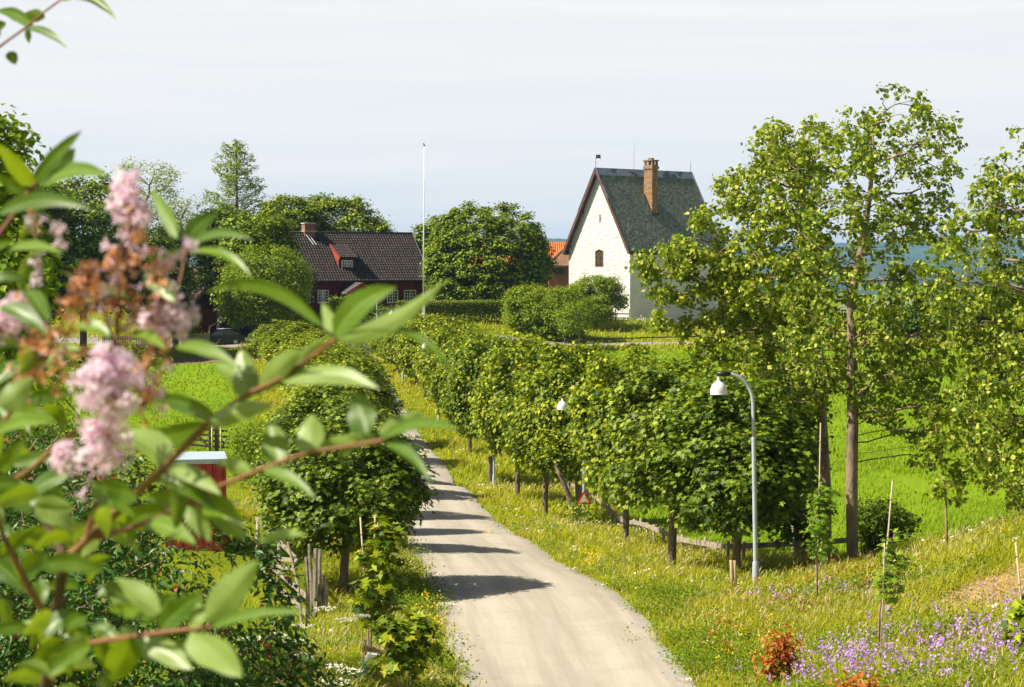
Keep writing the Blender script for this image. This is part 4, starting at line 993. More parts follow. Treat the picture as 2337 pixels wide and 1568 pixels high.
    cb.box(X0 - .02, X1 + .02, Y0 - .02, Y1 + .02, zt - .72, zt - .55)
    for (a0, a1) in ((X0, X0 + .2), (X1 - .2, X1)):
        for (q0, q1) in ((Y0, Y0 + .22), (Y0 + .5, Y0 + .72), (Y1 - .22, Y1)): cb.box(a0, a1, q0, q1, zt - .55, zt - .12)
    cb.box(X0 - .1, X1 + .1, Y0 - .1, Y1 + .1, zt - .12, zt)
    cb.box(X0 + .25, X1 - .25, Y0 + .35, Y1 - .35, zt, zt + .22)
    cb.box(X0 + .22, X1 - .22, Y0 + .28, Y1 - .28, zt - .72, zt - .12, 1)
    cb.obj('chimney', [M['masonry'], M['dark_room']], rf)
    fb = MB(); st_ = 0
    zc = c_lo
    while zc < c_lo + dk * sl + .1:
        ys = yc - (Hr - zc) / sl; fb.box(X0 - .16, X1 + .14, ys - .10, ys + .16, zc - .12, zc + .12); zc += .25
    fb.obj('chimney_steps', mottled('dark_stone', (.06, .05, .04), (.12, .09, .07), 4, .9, .8, 12, .05), rf)
    rodx, rody = (X0 + .0), Y1 + .3
    mb = MB(); zr = Hr - abs(rody - yc) * sl; mb.tube([(X0 - .02, yc, Hr), (X0 - .02, yc, uz(318, 212))], .018, 5); mb.obj('antenna_rod', M['lead'], rf)
    # vane and finial
    mb = MB(); vx = -og + .05; zt_ = uz(351, 210); mb.tube([(vx, yc, Hr), (vx, yc, zt_)], [.035, .018], 6); mb.lathe([(0, 0), (.09, .05), (.09, .1), (0, .16)], 8, c=(vx, yc, Hr + .55)); mb.lathe([(0, 0), (.09, .05), (.09, .1), (0, .16)], 8, c=(vx, yc, Hr + .95))
    vane = mb.obj('weather_vane', M['lead'], rf)
    ca, sa = math.cos(-ang), math.sin(-ang)
    def fl2(pts, off): return [(vx + ca * a, yc + sa * a, z_) for a, z_ in pts]
    mb = MB(); mb.prism(fl2([(.03, zt_ - .48), (.34, zt_ - .46), (.58, zt_ - .58), (.46, zt_ - .36), (.62, zt_ - .28), (.42, zt_ - .24), (.56, zt_ - .08), (.03, zt_ - .12)], 0), (sa * .02, -ca * .02, 0)); mb.obj('vane_flag', M['black_metal'], vane)
    mb = MB(); mb.lathe([(0, 0), (.07, .01), (.07, .02), (0, .03)], 10, c=(vx + ca * .2, yc + sa * .2 - .03, zt_ - .31)); mb.obj('vane_boss', M['white_paint'], vane)
    mb = MB(); vx = Lr - og - .05; mb.tube([(vx, yc, Hr), (vx, yc, uz(362, 220))], [.035, .012], 6); mb.lathe([(0, 0), (.08, .05), (.08, .1), (0, .16)], 8, c=(vx, yc, Hr + .7)); mb.lathe([(0, 0), (.06, .05), (.06, .1), (0, .16)], 8, c=(vx, yc, Hr + 1.0)); mb.obj('ridge_finial', M['lead'], rf)
    return root
stone_house()

# ---------------------------------------------------------------- windows for timber houses
def casement(parent, x0, x1, z0, z1, y, cols=4, rows=4, curtain=False, out=(0, -1)):
    "white small-paned window lying in plane y, facing -Y"
    fr = MB(); f = .085
    for a0, a1 in ((x0, x0 + f), (x1 - f, x1)): fr.box(a0, a1, y - .05, y + .03, z0, z1)
    for c0, c1 in ((z0, z0 + f), (z1 - f, z1)): fr.box(x0 + f, x1 - f, y - .05, y + .03, c0, c1)
    xm = (x0 + x1) / 2; fr.box(xm - .045, xm + .045, y - .045, y + .03, z0 + f, z1 - f)
    for k in range(1, cols):
        if k * 2 == cols: continue
        xx = x0 + f + (x1 - x0 - 2 * f) * k / cols; fr.box(xx - .022, xx + .022, y - .03, y + .02, z0 + f, z1 - f)
    for k in range(1, rows):
        zz = z0 + f + (z1 - z0 - 2 * f) * k / rows; fr.box(x0 + f, xm - .045, y - .028, y + .018, zz - .022, zz + .022); fr.box(xm + .045, x1 - f, y - .028, y + .018, zz - .022, zz + .022)
    fr.box(x0 - .04, x1 + .04, y - .1, y + .0, z0 - .05, z0 - .002)
    w = fr.obj('window', M['white_paint'], parent)
    MB().box(x0 + f, x1 - f, y - .005, y + .01, z0 + f, z1 - f).obj('pane', M['glass'], w)
    if curtain:
        mb = MB(); mb.box(xm - .16, xm + .14, y - .012, y - .006, z0 + f, z1 - f); mb.obj('curtain', M['curtain'], w)
    return w

# ---------------------------------------------------------------- red farmhouse
def farmhouse():
    ang = math.radians(31); d0 = 200.0
    # local: X along the ridge to the right (receding), -Y faces the viewer; origin front-right eave corner foot
    px_, py_, pz_ = P(975, 640, 208.0)
    root_z = gz(px_ - 6, 204) - 0.15
    root = thing('red_farmhouse', 'long dark red timber farmhouse with brown tiled roof and one dormer', 'house', (px_, py_, root_z), ang)
    def uz(v, d): return P(0, v, d)[2] - root_z
    L, W = 16.5, 8.0; He = uz(641, 206); Hr = uz(532, 209); yc = W / 2 + .25; sl = (Hr - He) / (W / 2 + .5); nl = math.hypot(1, sl)
    fx = lambda u: next((x for x in np.linspace(-L, 0, 3000) if CX + FPX * (px_ + math.cos(ang) * x) / (py_ + math.sin(ang) * x) >= u), 0)
    def fxy(u, y): return next((x for x in np.linspace(-L - 3, 1, 5000) if CX + FPX * (px_ + math.cos(ang) * x - math.sin(ang) * y) / (py_ + math.sin(ang) * x + math.cos(ang) * y) >= u), 0)
    Hw = He + .1
    wins = []
    for (u0, u1) in ((697, 708), (724.5, 750), (883, 908), (922, 949)):
        xa, xb = fxy(u0, .3), fxy(u1, .3); dd = py_ + math.sin(ang) * xa; wins.append((xb - 1.35 if u0 == 697 else xa, xb, uz(691, dd), uz(662, dd)))
    wb = MB(); y0 = .30
    wb.wall([(-L, -.5), (0, -.5), (0, Hw), (-L, Hw)], [[(a, z0), (b_, z0), (b_, z1), (a, z1)] for a, b_, z0, z1 in wins], (0, y0, 0), (1, 0, 0), (0, -1, 0), .12)
    wb.wall([(0, -.5), (W, -.5), (W, Hw), (W / 2, Hr - .3), (0, Hw)], [], (0, y0, 0), (0, 1, 0), (1, 0, 0), .1)
    wb.wall([(0, -.5), (W, -.5), (W, Hw), (W / 2, Hr - .3), (0, Hw)], [], (-L, y0, 0), (0, 1, 0), (-1, 0, 0), .1)
    wb.wall([(-L, -.5), (0, -.5), (0, Hw), (-L, Hw)], [], (0, y0 + W, 0), (1, 0, 0), (0, 1, 0), .1)
    x = -L + .1
    while x < -.05:   # cover boards
        if not any(a - .08 < x < b_ + .08 for a, b_, _, _ in wins): wb.box(x - .03, x + .03, y0 - .03, y0 - .003, 0, Hw - .02)
        x += .28
    wb.obj('wall', M['red_board'], root)
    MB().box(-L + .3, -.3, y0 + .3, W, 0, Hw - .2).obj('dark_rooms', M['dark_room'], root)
    for i, (a, b_, z0, z1) in enumerate(wins): casement(root, a, b_, z0, z1, y0 + .03, curtain=(i == 1))
    # roof
    S = (yc + .35) * nl * 1.0; dn = np.array([0, -1 / nl, -sl / nl]); n_ = np.array([0, -sl / nl, 1 / nl]); og = .45
    rf = roof_sheet('roof', (-L - og, yc, Hr), (1, 0, 0), dn, n_, L + 2 * og, (yc + .2) * nl, M['brown_tile'], tw=.30, course=.36, amp=.04, lap=.05, parent=root)
    roof_sheet('rear_slope', (-L - og, yc, Hr), (1, 0, 0), (0, 1 / nl, -sl / nl), (0, sl / nl, 1 / nl), L + 2 * og, (yc + .2) * nl, M['brown_tile'], tw=.30, course=.36, amp=.04, lap=.05, parent=rf)
    mb = MB(); mb.tube([(-L - og, yc, Hr + .02), (og, yc, Hr + .02)], .10, 8); mb.obj('ridge_tiles', M['brown_tile'], rf)
    for xx in (og - .02, -L - og - .04):
        vb = MB()
        p0 = Vector((xx, yc, Hr)); q = p0 + Vector(dn) * (yc + .22) * nl; N_ = Vector(n_)
        vb.prism([p0 + N_ * .09, q + N_ * .09, q - N_ * .12, p0 - N_ * .14], (.06, 0, 0))
        vb.obj('verge_board', plain('pale_verge', (.20, .19, .18), .6), rf)
    ye = yc - (yc + .2); ze = Hr - sl * (yc + .2)
    mb = MB(); mb.tube([(-L - og, ye - .06, ze - .05), (og, ye - .06, ze - .05)], .07, 8); mb.box(-L, 0, ye + .02, y0 - .002, ze - .16, ze - .10); mb.obj('gutter', M['black_metal'], rf)
    # chimney
    c0 = fxy(692, yc); zc = uz(510, 209); mb = MB(); ych = yc - .45
    mb.box(c0, c0 + 1.15, ych, ych + .8, Hr - .8, zc - .05); mb.box(c0 - .08, c0 + 1.23, ych - .08, ych + .88, Hr + .08, Hr + .18, 1); mb.box(c0 - .08, c0 + 1.23, ych - .08, ych + .88, zc - .12, zc, 1)
    ch = mb.obj('chimney', [M['brick'], M['concrete']], rf)
    mb = MB(); N_ = Vector(n_); p0 = Vector((c0 + .1, yc - .1, Hr)) + Vector(dn) * .3 + N_ * .12
    for k in (0, .32): mb.beam(p0 + Vector((k, 0, 0)), p0 + Vector((k + .45, 0, 0)) + Vector(dn) * 1.5, .07, .05)
    mb.obj('roof_ladder', M['white_paint'], rf)
    # dormer (shed roof, cheeks boarded bright red on the sunny side)
    u0, u1 = fxy(779, 1.0), fxy(804.5, 1.0); xd0, xd1 = u0 - .25 + .0, u1 + .35
    D = py_ + math.sin(ang) * u0
    yd = 1.0                                   # front face of the dormer set back from the eave
    zroof = lambda y: Hr - sl * (yc - y)
    zt, zb_ = uz(617 - 23.5, D) + .18, zroof(yd) - .05
    ztop = uz(596.5, D) + .16
    yt = yc - (Hr - (Hr - 1.3)) / sl           # where the dormer roof meets the main roof
    ztr = zroof(yt)
    db = MB()
    ww = [(u0, uz(616, D)), (u1, uz(616, D)), (u1, uz(594, D)), (u0, uz(594, D))]
    ztop = ww[2][1] + .22
    db.wall([(xd0, zb_ - .1), (xd1, zb_ - .1), (xd1, ztop), (xd0, ztop)], [ww], (0, yd, 0), (1, 0, 0), (0, -1, 0), .1)
    db.face([(xd1, yd, zb_ - .1), (xd1, yt, ztr - .05), (xd1, yd, ztop)])
    dor = db.obj('dormer', M['red_board'], rf)
    ck = MB(); ck.prism([(xd0 - .01, yd, zb_ - .1), (xd0 - .01, yd, ztop), (xd0 - .01, yt, ztr - .05)], (-.05, 0, 0)); 
    for k in range(1, 9):
        f = k / 9; zz = zb_ + (ztop - zb_) * f; ya = yd; yb2 = yt - (1 - f) * (yt - yd) * 1.0
        yb2 = yd + (yt - yd) * f
        ck.beam((xd0 - .065, yd, zz), (xd0 - .065, max(yd + .1, yd + (yt - yd) * (f * .98)), zz + .0), .02, .03)
    pth = Vector((xd0 - .08, yd - .35, ztop + .0)); pte = Vector((xd0 - .08, yt, ztr + .06)); ck.beam(pth, pte, .05, .26)
    ck.obj('dormer_cheek', M['bright_red'], rf)
    dv = Vector((0, yd - .4 - yt, (ztop + .02) - ztr)); Ld = dv.length; dv.normalize(); nd = np.cross((1, 0, 0), np.array(dv)); nd = nd if nd[2] > 0 else -nd
    roof_sheet('dormer_roof', (xd0 - .2, yt, ztr + .08), (1, 0, 0), tuple(dv), nd, xd1 - xd0 + .4, Ld, M['brown_tile'], tw=.30, course=.36, amp=.04, lap=.05, parent=rf)
    casement(root, ww[0][0], ww[1][0], ww[0][1], ww[2][1], yd + .03, rows=3)
    # porch
    pxm = fxy(826, -1.9); pw = 1.75; zp = uz(645, 202); zq = uz(668, 202); yo = -1.9
    pr = MB()
    for sgn in (-1, 1):
        a = Vector((pxm, yo, zp)); b_ = Vector((pxm + sgn * pw, yo, zq)); pr.prism([a, b_, b_ - Vector((0, 0, .1)), a - Vector((0, 0, .1))], (0, y0 - yo - .003, 0))
    po = pr.obj('porch_roof', plain('porch_metal_sheet', (.16, .16, .165), .45, .2), root)
    mb = MB()
    for sgn in (-1, 1): mb.beam((pxm, yo - .04, zp - .1), (pxm + sgn * pw, yo - .04, zq - .1), .06, .24)
    mb.obj('porch_bargeboard', M['bright_red'], po)
    for sgn in (-1, 1): MB().box(pxm + sgn * (pw - .3) - .07, pxm + sgn * (pw - .3) + .07, yo + .1, yo + .24, -.3, zq - .1).obj('porch_post', M['red_board'], po)
    mb = MB()
    for k in range(1, 9): mb.beam((pxm - pw * k / 9, yo + .0, zp - (zp - zq) * k / 9 + .02), (pxm - pw * k / 9, y0, zp - (zp - zq) * k / 9 + .02), .03, .03)
    mb.obj('porch_seams', M['black_metal'], po)
farmhouse()

# ---------------------------------------------------------------- generic gabled house
def gabled(name, label, cat, origin, ang, L, W, He, Hr, wallm, roofm, tw=.25, course=.33, og=.3, sink=.6, wall_name='wall'):
    "local X along the ridge, gable walls at x=0 and x=L, y from 0 to W"
    root = thing(name, label, cat, origin, ang)
    wb = MB(); yc = W / 2
    for xx, n_ in ((0, (-1, 0, 0)), (L, (1, 0, 0))): wb.wall([(0, -sink), (W, -sink), (W, He), (yc, Hr - .12), (0, He)], [], (xx, 0, 0), (0, 1, 0), n_, .1)
    for yy, n_ in ((0, (0, -1, 0)), (W, (0, 1, 0))): wb.wall([(0, -sink), (L, -sink), (L, He), (0, He)], [], (0, yy, 0), (1, 0, 0), n_, .1)
    x = .15
    while x < L:
        wb.box(x - .03, x + .03, -.035, -.002, 0, He - .05); x += .3
    y = .15
    while y < W:
        h = He + (Hr - He) * (1 - abs(y - yc) / yc) - .25; wb.box(-.035, -.002, y - .03, y + .03, 0, h); wb.box(L + .002, L + .035, y - .03, y + .03, 0, h); y += .3
    wb.obj(wall_name, wallm, root)
    sl = (Hr - He) / yc; nl = math.hypot(1, sl); S = (yc + .35) * nl
    rf = roof_sheet('roof', (-og, yc, Hr), (1, 0, 0), (0, -1 / nl, -sl / nl), (0, -sl / nl, 1 / nl), L + 2 * og, S, roofm, tw, course, parent=root)
    roof_sheet('rear_slope', (-og, yc, Hr), (1, 0, 0), (0, 1 / nl, -sl / nl), (0, sl / nl, 1 / nl), L + 2 * og, S, roofm, tw, course, parent=rf)
    return root, rf, sl, nl, yc

# garage with brown roof and braced red doors: gable toward the viewer's right
def garage():
    gx, gy, _ = P(430, 701, 193); z = gz(gx, gy) - .1
    He = P(0, 699, 193)[2] - z; Hr = He + 3.9
    # ridge direction (-.527,.85); local X = that direction; local Y = left of it -> (-.85,-.527); put origin so that y=W is the left wall
    ang = math.atan2(.85, -.527); W, L = 8.0, 10.0
    # left wall foot (front-left corner) is at y=W
    ox = gx + .85 * W; oy = gy + .527 * W
    root, rf, sl, nl, yc = gabled('red_garage', 'dark red garage with brown tiled roof behind the pale picket fence', 'garage', (ox, oy, z), ang, L, W, He, Hr, M['red_board'], M['garage_tile'], tw=.28, course=.36, og=.35)
    mb = MB()
    for s in (1, -1):
        a = Vector((-.38, yc, Hr + .06)); b_ = Vector((-.38, yc + s * (yc + .36), Hr - sl * (yc + .36) + .06)); mb.beam(a, b_, .06, .26)
    mb.obj('verge_board', mottled('yellow_brown_board', (.33, .24, .09), (.42, .31, .13), 3, .8, .2), rf)
    mb = MB(); mb.tube([(-.35, W + .42, He - .35), (L + .35, W + .42, He - .35)], .07, 8); mb.obj('gutter', plain('grey_gutter', (.3, .32, .36), .5), rf)
    gd = MB()
    for y0 in (.5, 4.2):
        gd.box(-.09, -.04, y0, y0 + 3.3, 0, He - .25); dd = [(y0, 0, y0 + 3.3, 0), (y0, He - .25, y0 + 3.3, He - .25)]
        for (p, q) in (((y0, .15), (y0 + 1.6, He - .4)), ((y0 + 3.3, .15), (y0 + 1.7, He - .4))): gd.beam((-.12, p[0], p[1]), (-.12, q[0], q[1]), .04, .16)
        gd.box(-.13, -.092, y0, y0 + 3.3, He - .5, He - .3); gd.box(-.13, -.092, y0, y0 + 3.3, .05, .25)
    gd.obj('door', mottled('door_red', (.12, .025, .018), (.16, .035, .025), 3, .7, .2), root)
    mb = MB(); mb.box(-.25, -.04, W - .3, W - .1, He - .7, He - .35); mb.obj('wall_lamp', M['white_paint'], root)
garage()

# orange roofed barn behind the big maple, and the brown annexe beside the stone house
bx_, by_, _ = P(1340, 615, 236); zb = -6.2
L = 15.0; Hr = P(0, 552.5, 239)[2] - zb; He = P(0, 614, 236)[2] - zb
root, rf, sl, nl, yc = gabled('orange_roofed_barn', 'barn with bright orange tiled roof behind the big round maple', 'barn', (P(1045, 615, 234)[0], 234, zb), math.radians(4), L, 7.0, He, Hr, M['brown_board'], M['orange_tile'], tw=.26, course=.34)
ax0 = P(1252, 640, 221)[0]
aw = thing('brown_annexe', 'brown boarded annexe with shingle roof against the left side of the white stone house', 'building', (ax0, 221, gz(ax0, 221) - .3))
z0 = gz(ax0, 221) - .3; zE = P(0, 606, 221)[2] - z0; zw0 = P(0, 626.5, 221)[2] - z0; zw1 = P(0, 613.5, 221)[2] - z0
wb = MB(); wb.wall([(0, 0), (5, 0), (5, zE), (0, zE)], [[(.12, zw0), (1.95, zw0), (1.95, zw1), (.12, zw1)]], (0, 0, 0), (1, 0, 0), (0, -1, 0), .15)
wb.wall([(0, 0), (5, 0), (5, zE), (0, zE)], [], (0, 0, 0), (0, 1, 0), (-1, 0, 0), .1); wb.wall([(0, 0), (5, 0), (5, zE), (0, zE)], [], (0, 5, 0), (1, 0, 0), (0, 1, 0), .1)
wb.wall([(0, 0), (5, 0), (5, zE), (0, zE)], [], (5, 0, 0), (0, 1, 0), (1, 0, 0), .1)
for k in range(24): wb.box(.05 + k * .2, .10 + k * .2, -.03, -.002, 0, zw0 - .12)
wb.box(-.02, 5.02, -.06, -.033, zw0 - .11, zw0 - .01)
wb.obj('wall', M['brown_board'], aw)
mb = MB(); mb.box(.0, 2.05, -.03, .02, zw0 - .06, zw0); mb.box(.0, 2.05, -.03, .02, zw1, zw1 + .06); mb.box(.04, .12, -.03, .02, zw0, zw1); mb.box(1.95, 2.03, -.03, .02, zw0, zw1)
w_ = mb.obj('window', M['dark_board'], aw); MB().box(.12, 1.95, .05, .06, zw0, zw1).obj('pane', M['glass'], w_)
# hip roof: apex line to the right-back
A = Vector((-.25, -.3, zE)); B_ = Vector((5.3, -.3, zE)); C_ = Vector((2.2, 2.5, zE + 2.25)); D_ = Vector((5.3, 2.5, zE + 2.25)); E_ = Vector((-.25, 5.3, zE)); F_ = Vector((5.3, 5.3, zE))
mb = MB(); mb.face([A, B_, D_, C_]); mb.face([A, C_, E_]); mb.face([E_, C_, D_, F_]); mb.face([A, E_, F_, B_]); o = mb.obj('roof', M['shingle'], aw)
uv = o.data.uv_layers.new(name='UVMap')
for li, l in enumerate(o.data.loops): cvt = o.data.vertices[l.vertex_index].co; uv.data[li].uv = (cvt.x + cvt.y * .1, cvt.z * 1.6 + cvt.y * .7)
mb = MB(); mb.beam(A + Vector((0, 0, .05)), C_ + Vector((0, 0, .05)), .14, .08); mb.beam(A + Vector((0, -.03, -.06)), B_ + Vector((0, -.03, -.06)), .05, .14); mb.obj('roof_edging', M['dark_wood'], o)
# small red building right of the stone house
r0 = P(1646, 720, 224); z0 = gz(r0[0], 224) - .3
root, rf, *_ = gabled('red_shed', 'small dark red shed with orange roof just right of the white stone house', 'shed', (r0[0], 224, z0), math.radians(50), 5.5, 3.6, P(0, 648, 224)[2] - z0, P(0, 618, 224)[2] - z0, M['bright_red'], M['orange_tile'])
f0 = onground(1655, 735, 219); pf = thing('grey_picket_fence', 'short grey picket fence beyond the right corner of the white stone house', 'fence', f0)
mb = MB()
for k in range(16): mb.box(k * .14, k * .14 + .06, -.012, .012, .02, 1.25 + .1 * math.sin(k))
mb.obj('pickets', M['grey_paint'], pf); mb = MB(); mb.box(-.05, 2.3, .014, .05, .3, .38); mb.box(-.05, 2.3, .014, .05, .9, .98); mb.obj('rail', M['grey_paint'], pf)
# ---------------------------------------------------------------- street lamps
def lamp_proto():
    r = thing('street_lamp', 'lamp', 'street lamp', (0, 0, 0), 0, 'curved street lamps along the right verge')
    mb = MB(); mb.lathe([(.085, -.3), (.085, .55), (.078, .60), (.078, .66), (.058, .72)], 16); mb.obj('pole_base', M['grey_paint'], r)
    mb = MB(); H = 5.0
    mb.tube([(0, 0, .70), (0, 0, 3.45)], [.056, .052], 14, cap=False)
    mb.lathe([(.052, 3.45), (.052, 3.50), (.045, 3.52)], 14)
    R = .62; pts = [(0, 0, 3.5), (0, 0, 4.0), (0, 0, H - R - .12)]
    pts += [(-R * (1 - math.cos(a)) * 1.0, 0, H - R - .12 + (R + .06) * math.sin(a)) for a in np.linspace(.15, math.pi / 2 - .05, 12)]
    mb.tube(pts, [.044] * len(pts), 12, cap=True); mb.obj('pole', M['grey_paint'], r)
    e = Vector(pts[-1]); mb = MB(); mb.tube([e + Vector((.05, 0, 0)), e + Vector((-.27, 0, .008))], .052, 14); mb.obj('arm_sleeve', M['black_plastic'], r)
    c = e + Vector((-.23, 0, 0)); mb = MB(); mb.lathe([(.03, -.04), (.03, -.12), (.05, -.13), (.05, -.16)], 12, c=c); mb.obj('neck', M['lamp_white'], r)
    mb = MB(); prof = [(.05, -.15)] + [(.205 * math.sin(a), -.16 - .24 + .245 * math.cos(a) * 1.0) for a in np.linspace(.3, math.pi / 2, 10)] + [(.205, -.44), (.21, -.45), (.2, -.455), (.19, -.44)]
    prof += [(.19 * math.sin(a), -.42 + .22 * math.cos(a)) for a in np.linspace(math.pi / 2, .1, 8)]
    mb.lathe(prof, 28, c=c); s = mb.obj('lamp_shade', M['lamp_white'], r)
    mb = MB(); mb.lathe([(0, -.25), (.05, -.27), (.07, -.33), (.05, -.39), (0, -.41)], 14, c=c); mb.obj('bulb', plain('frosted_glass', (.75, .75, .7), .3), s)
    return r
lp = lamp_proto()
LAMPS = [(1725, 1326, 47.4, 0.05, 'tallest curved street lamp, grey pole with white dome, at the right front'), (1332, 1214, 74.7, 0.0, 'second nearest curved street lamp, its white dome showing among the maple leaves'),
         (1127, 1115, 97, 0.0, 'curved street lamp with grey pole in the verge, third from the front'), (1001, 964, 119.5, 0.0, 'slim street lamp pole beside the maple row, fourth from the front'),
         (919, 876, 142, 0.0, 'distant street lamp with a white dome just below the hedge'), (860, 812, 170, 0.0, 'farthest street lamp, by the paved end of the road')]
for i, (u, v, d, rz, lb) in enumerate(LAMPS):
    loc = onground(u, v, d, 0.0)
    if i == 0: lp.location = loc; lp.scale = (1.0, 1.0, 1.065); lp.rotation_euler = (0, math.radians(-1.2), rz); lp['label'] = lb
    else: dup(lp, loc, rz, lb)
# warning sign half hidden on the second lamp
s0 = onground(1332, 1214, 74.7); sg = thing('warning_sign', 'red edged triangular road sign half hidden by leaves on the second lamp pole', 'road sign', (s0[0], s0[1] - .09, s0[2]))
mb = MB(); zc = P(0, 1140, 74.6)[2] - s0[2]
T3 = [(-.30, -.18), (.30, -.18), (0, .34)]
mb.prism([(x, 0, zc + z) for x, z in T3], (0, .012, 0)); sf = mb.obj('sign_face', plain('sign_red', (.60, .02, .02), .4), sg)
mb = MB(); mb.prism([(x * .62, -.006, zc + z * .62) for x, z in T3], (0, .004, 0)); mb.obj('sign_inner', plain('sign_cream', (.75, .70, .45), .4), sf)
mb = MB(); mb.box(-.04, .04, .012, .09, zc - .15, zc - .10); mb.box(-.04, .04, .012, .09, zc + .15, zc + .20); mb.obj('bracket', M['grey_paint'], sg)

# ---------------------------------------------------------------- fences
def fence(name, label, pts, rail_h, posts_every, ph, pw, rail, mat, cat='fence', rw=.035, rhh=.13, group=None):
    "rails and posts following the ground through points (x, y)"
    o = (pts[0][0], pts[0][1], gz(*pts[0])); r = thing(name, label, cat, o, 0, group)
    P2 = [np.array(p, float) for p in pts]; path = [P2[0]]
    for a, b_ in zip(P2[:-1], P2[1:]):
        n = max(1, int(round(np.linalg.norm(b_ - a) / posts_every)))
        for k in range(1, n + 1): path.append(a + (b_ - a) * k / n)
    G = [Vector((p[0] - o[0], p[1] - o[1], gz(*p) - o[2])) for p in path]
    rg = random.Random(3)
    for g_ in G:
        mb = MB(); j = Vector((rg.uniform(-.05, .05), rg.uniform(-.03, .03), ph + rg.uniform(-.04, .07))); mb.tube([g_ - Vector((0, 0, .3)), g_ + j], pw / 2, 7); mb.obj('post', M[mat], r)
    mb = MB()
    for h in rail_h:
        for a, b_ in zip(G[:-1], G[1:]):
            side = Vector((a.y - b_.y, b_.x - a.x, 0)).normalized() * (pw / 2 + .015)
            if side.y > 0: side = -side
            mb.beam(a + side + Vector((0, 0, h + rg.uniform(-.015, .015))), b_ + side * 1.02 + Vector((0, 0, h + rg.uniform(-.015, .015))), rw, rhh)
    mb.obj('rail', M[mat], r)
    return r
q = lambda u, v, d: P(u, v, d)[:2]
fence('rail_fence', 'low weathered rail fence curving behind the maple trunks at the right', [q(1300, 0, 92), q(1410, 0, 78), q(1478, 0, 68), q(1560, 0, 60), q(1665, 0, 55.5), q(1700, 0, 55.5), q(1860, 0, 57), q(2000, 0, 57)], (.62,), 2.0, .72, .10, 1, 'grey_wood', rhh=.15)
fence('rail_fence', 'dark single-rail fence crossing the meadow below the white stone house', [q(1290, 0, 184), q(1420, 0, 185), q(1560, 0, 186), q(1800, 0, 188), q(2150, 0, 191)], (.88,), 2.5, 1.05, .09, 1, 'dark_wood', rhh=.12)
fence('rail_fence', 'short two-rail fence against the foot of the white gable wall', [q(1405, 0, 205.6), q(1437, 0, 205.4)], (.35, .78), 1.4, 1.25, .09, 2, 'dark_board', rhh=.12)
# dark farm gate by the left field
x0, y0 = q(385, 0, 99); x1, y1 = q(520, 0, 99); o = (x0, y0, gz(x0, y0)); W_ = x1 - x0
gt = thing('farm_gate', 'dark four-rail wooden gate at the near edge of the bright green field', 'gate', o); mb = MB()
zz = [gz(x0 + t * W_, y0) - o[2] for t in (0, .5, 1)]
for h in (.25, .52, .80, 1.08): mb.beam((0, 0, h + zz[0]), (W_ * .5, 0, h + zz[1]), .04, .11); mb.beam((W_ * .5, .001, h + zz[1]), (W_, .001, h + zz[2] + .06), .04, .11)
mb.obj('rail', M['dark_wood'], gt)
for x in (W_ * .02, W_ * .66, W_ * .76): mb = MB(); mb.box(x - .09, x + .09, .03, .18, zz[1] - .3, zz[1] + 1.22); mb.obj('post', M['dark_wood'], gt)
for x in (W_ * .69, W_ * .84): mb = MB(); mb.tube([(x, -.06, zz[1] - .2), (x, -.06, zz[1] + 1.3)], .045, 6); mb.obj('stake', M['pale_wood'], gt)
mb = MB(); mb.beam((W_ * .86, -.05, zz[1] + .2), (W_ * 1.02, -.05, zz[1] + .9), .04, .09); mb.beam((W_ * .45, -.05, zz[1] + .75), (W_ * .64, -.05, zz[1] + .2), .04, .09); mb.obj('brace', M['dark_wood'], gt)
# pale picket fence near the garage
def pickets(name, label, a, b_, hfun, mat, gap=.16, w=.09, ends=True, d0=185):
    xa, ya = q(a[0], 0, a[1]); xb, yb = q(b_[0], 0, b_[1]); n = int(math.hypot(xb - xa, yb - ya) / gap); o = (xa, ya, gz(xa, ya)); r = thing(name, label, 'fence', o)
    mb = MB(); rl = []
    for k in range(n + 1):
        f = k / n; x, y = xa + (xb - xa) * f, ya + (yb - ya) * f; z = gz(x, y) - o[2]; h = hfun(f); X, Y = x - xa, y - ya
        mb.prism([(X - w / 2, Y, z + .06), (X + w / 2, Y, z + .06), (X + w / 2, Y, z + h - .06), (X, Y, z + h), (X - w / 2, Y, z + h - .06)], (0, .02, 0)); rl.append(Vector((X, Y + .04, z)))
    mb.obj('pickets', M[mat], r); mb = MB()
    for h in (.3, .85):
        for k in range(0, n - 3, 4): mb.beam(rl[k] + Vector((0, 0, h)), rl[min(k + 4, n)] + Vector((0, 0, h)), .035, .09)
    mb.obj('rail', M[mat], r)
    if ends:
        for f in (0, .5, 1):
            v_ = rl[int(n * f)]; mb = MB(); mb.box(v_.x - .08, v_.x + .08, v_.y - .005, v_.y + .15, v_.z, v_.z + hfun(f) + .22); mb.obj('post', M[mat], r)
    return r
pickets('picket_fence', 'pale wooden picket fence with swooping tops in front of the garage', (405, 185), (471, 182), lambda f: 1.28 + .12 * abs(math.cos(f * math.pi * 2)) + .18 * f, 'pale_wood')
pickets('picket_fence', 'grey weathered picket fence seen behind the lilac clusters', (228, 180), (345, 182), lambda f: 1.15, 'grey_wood', ends=False)
fence('rail_fence', 'pale plank rail sloping down from the picket fence to behind the parked car', [q(474, 0, 190), q(535, 0, 199)], (1.35,), 2.6, 1.42, .1, 1, 'pale_wood', rhh=.14)
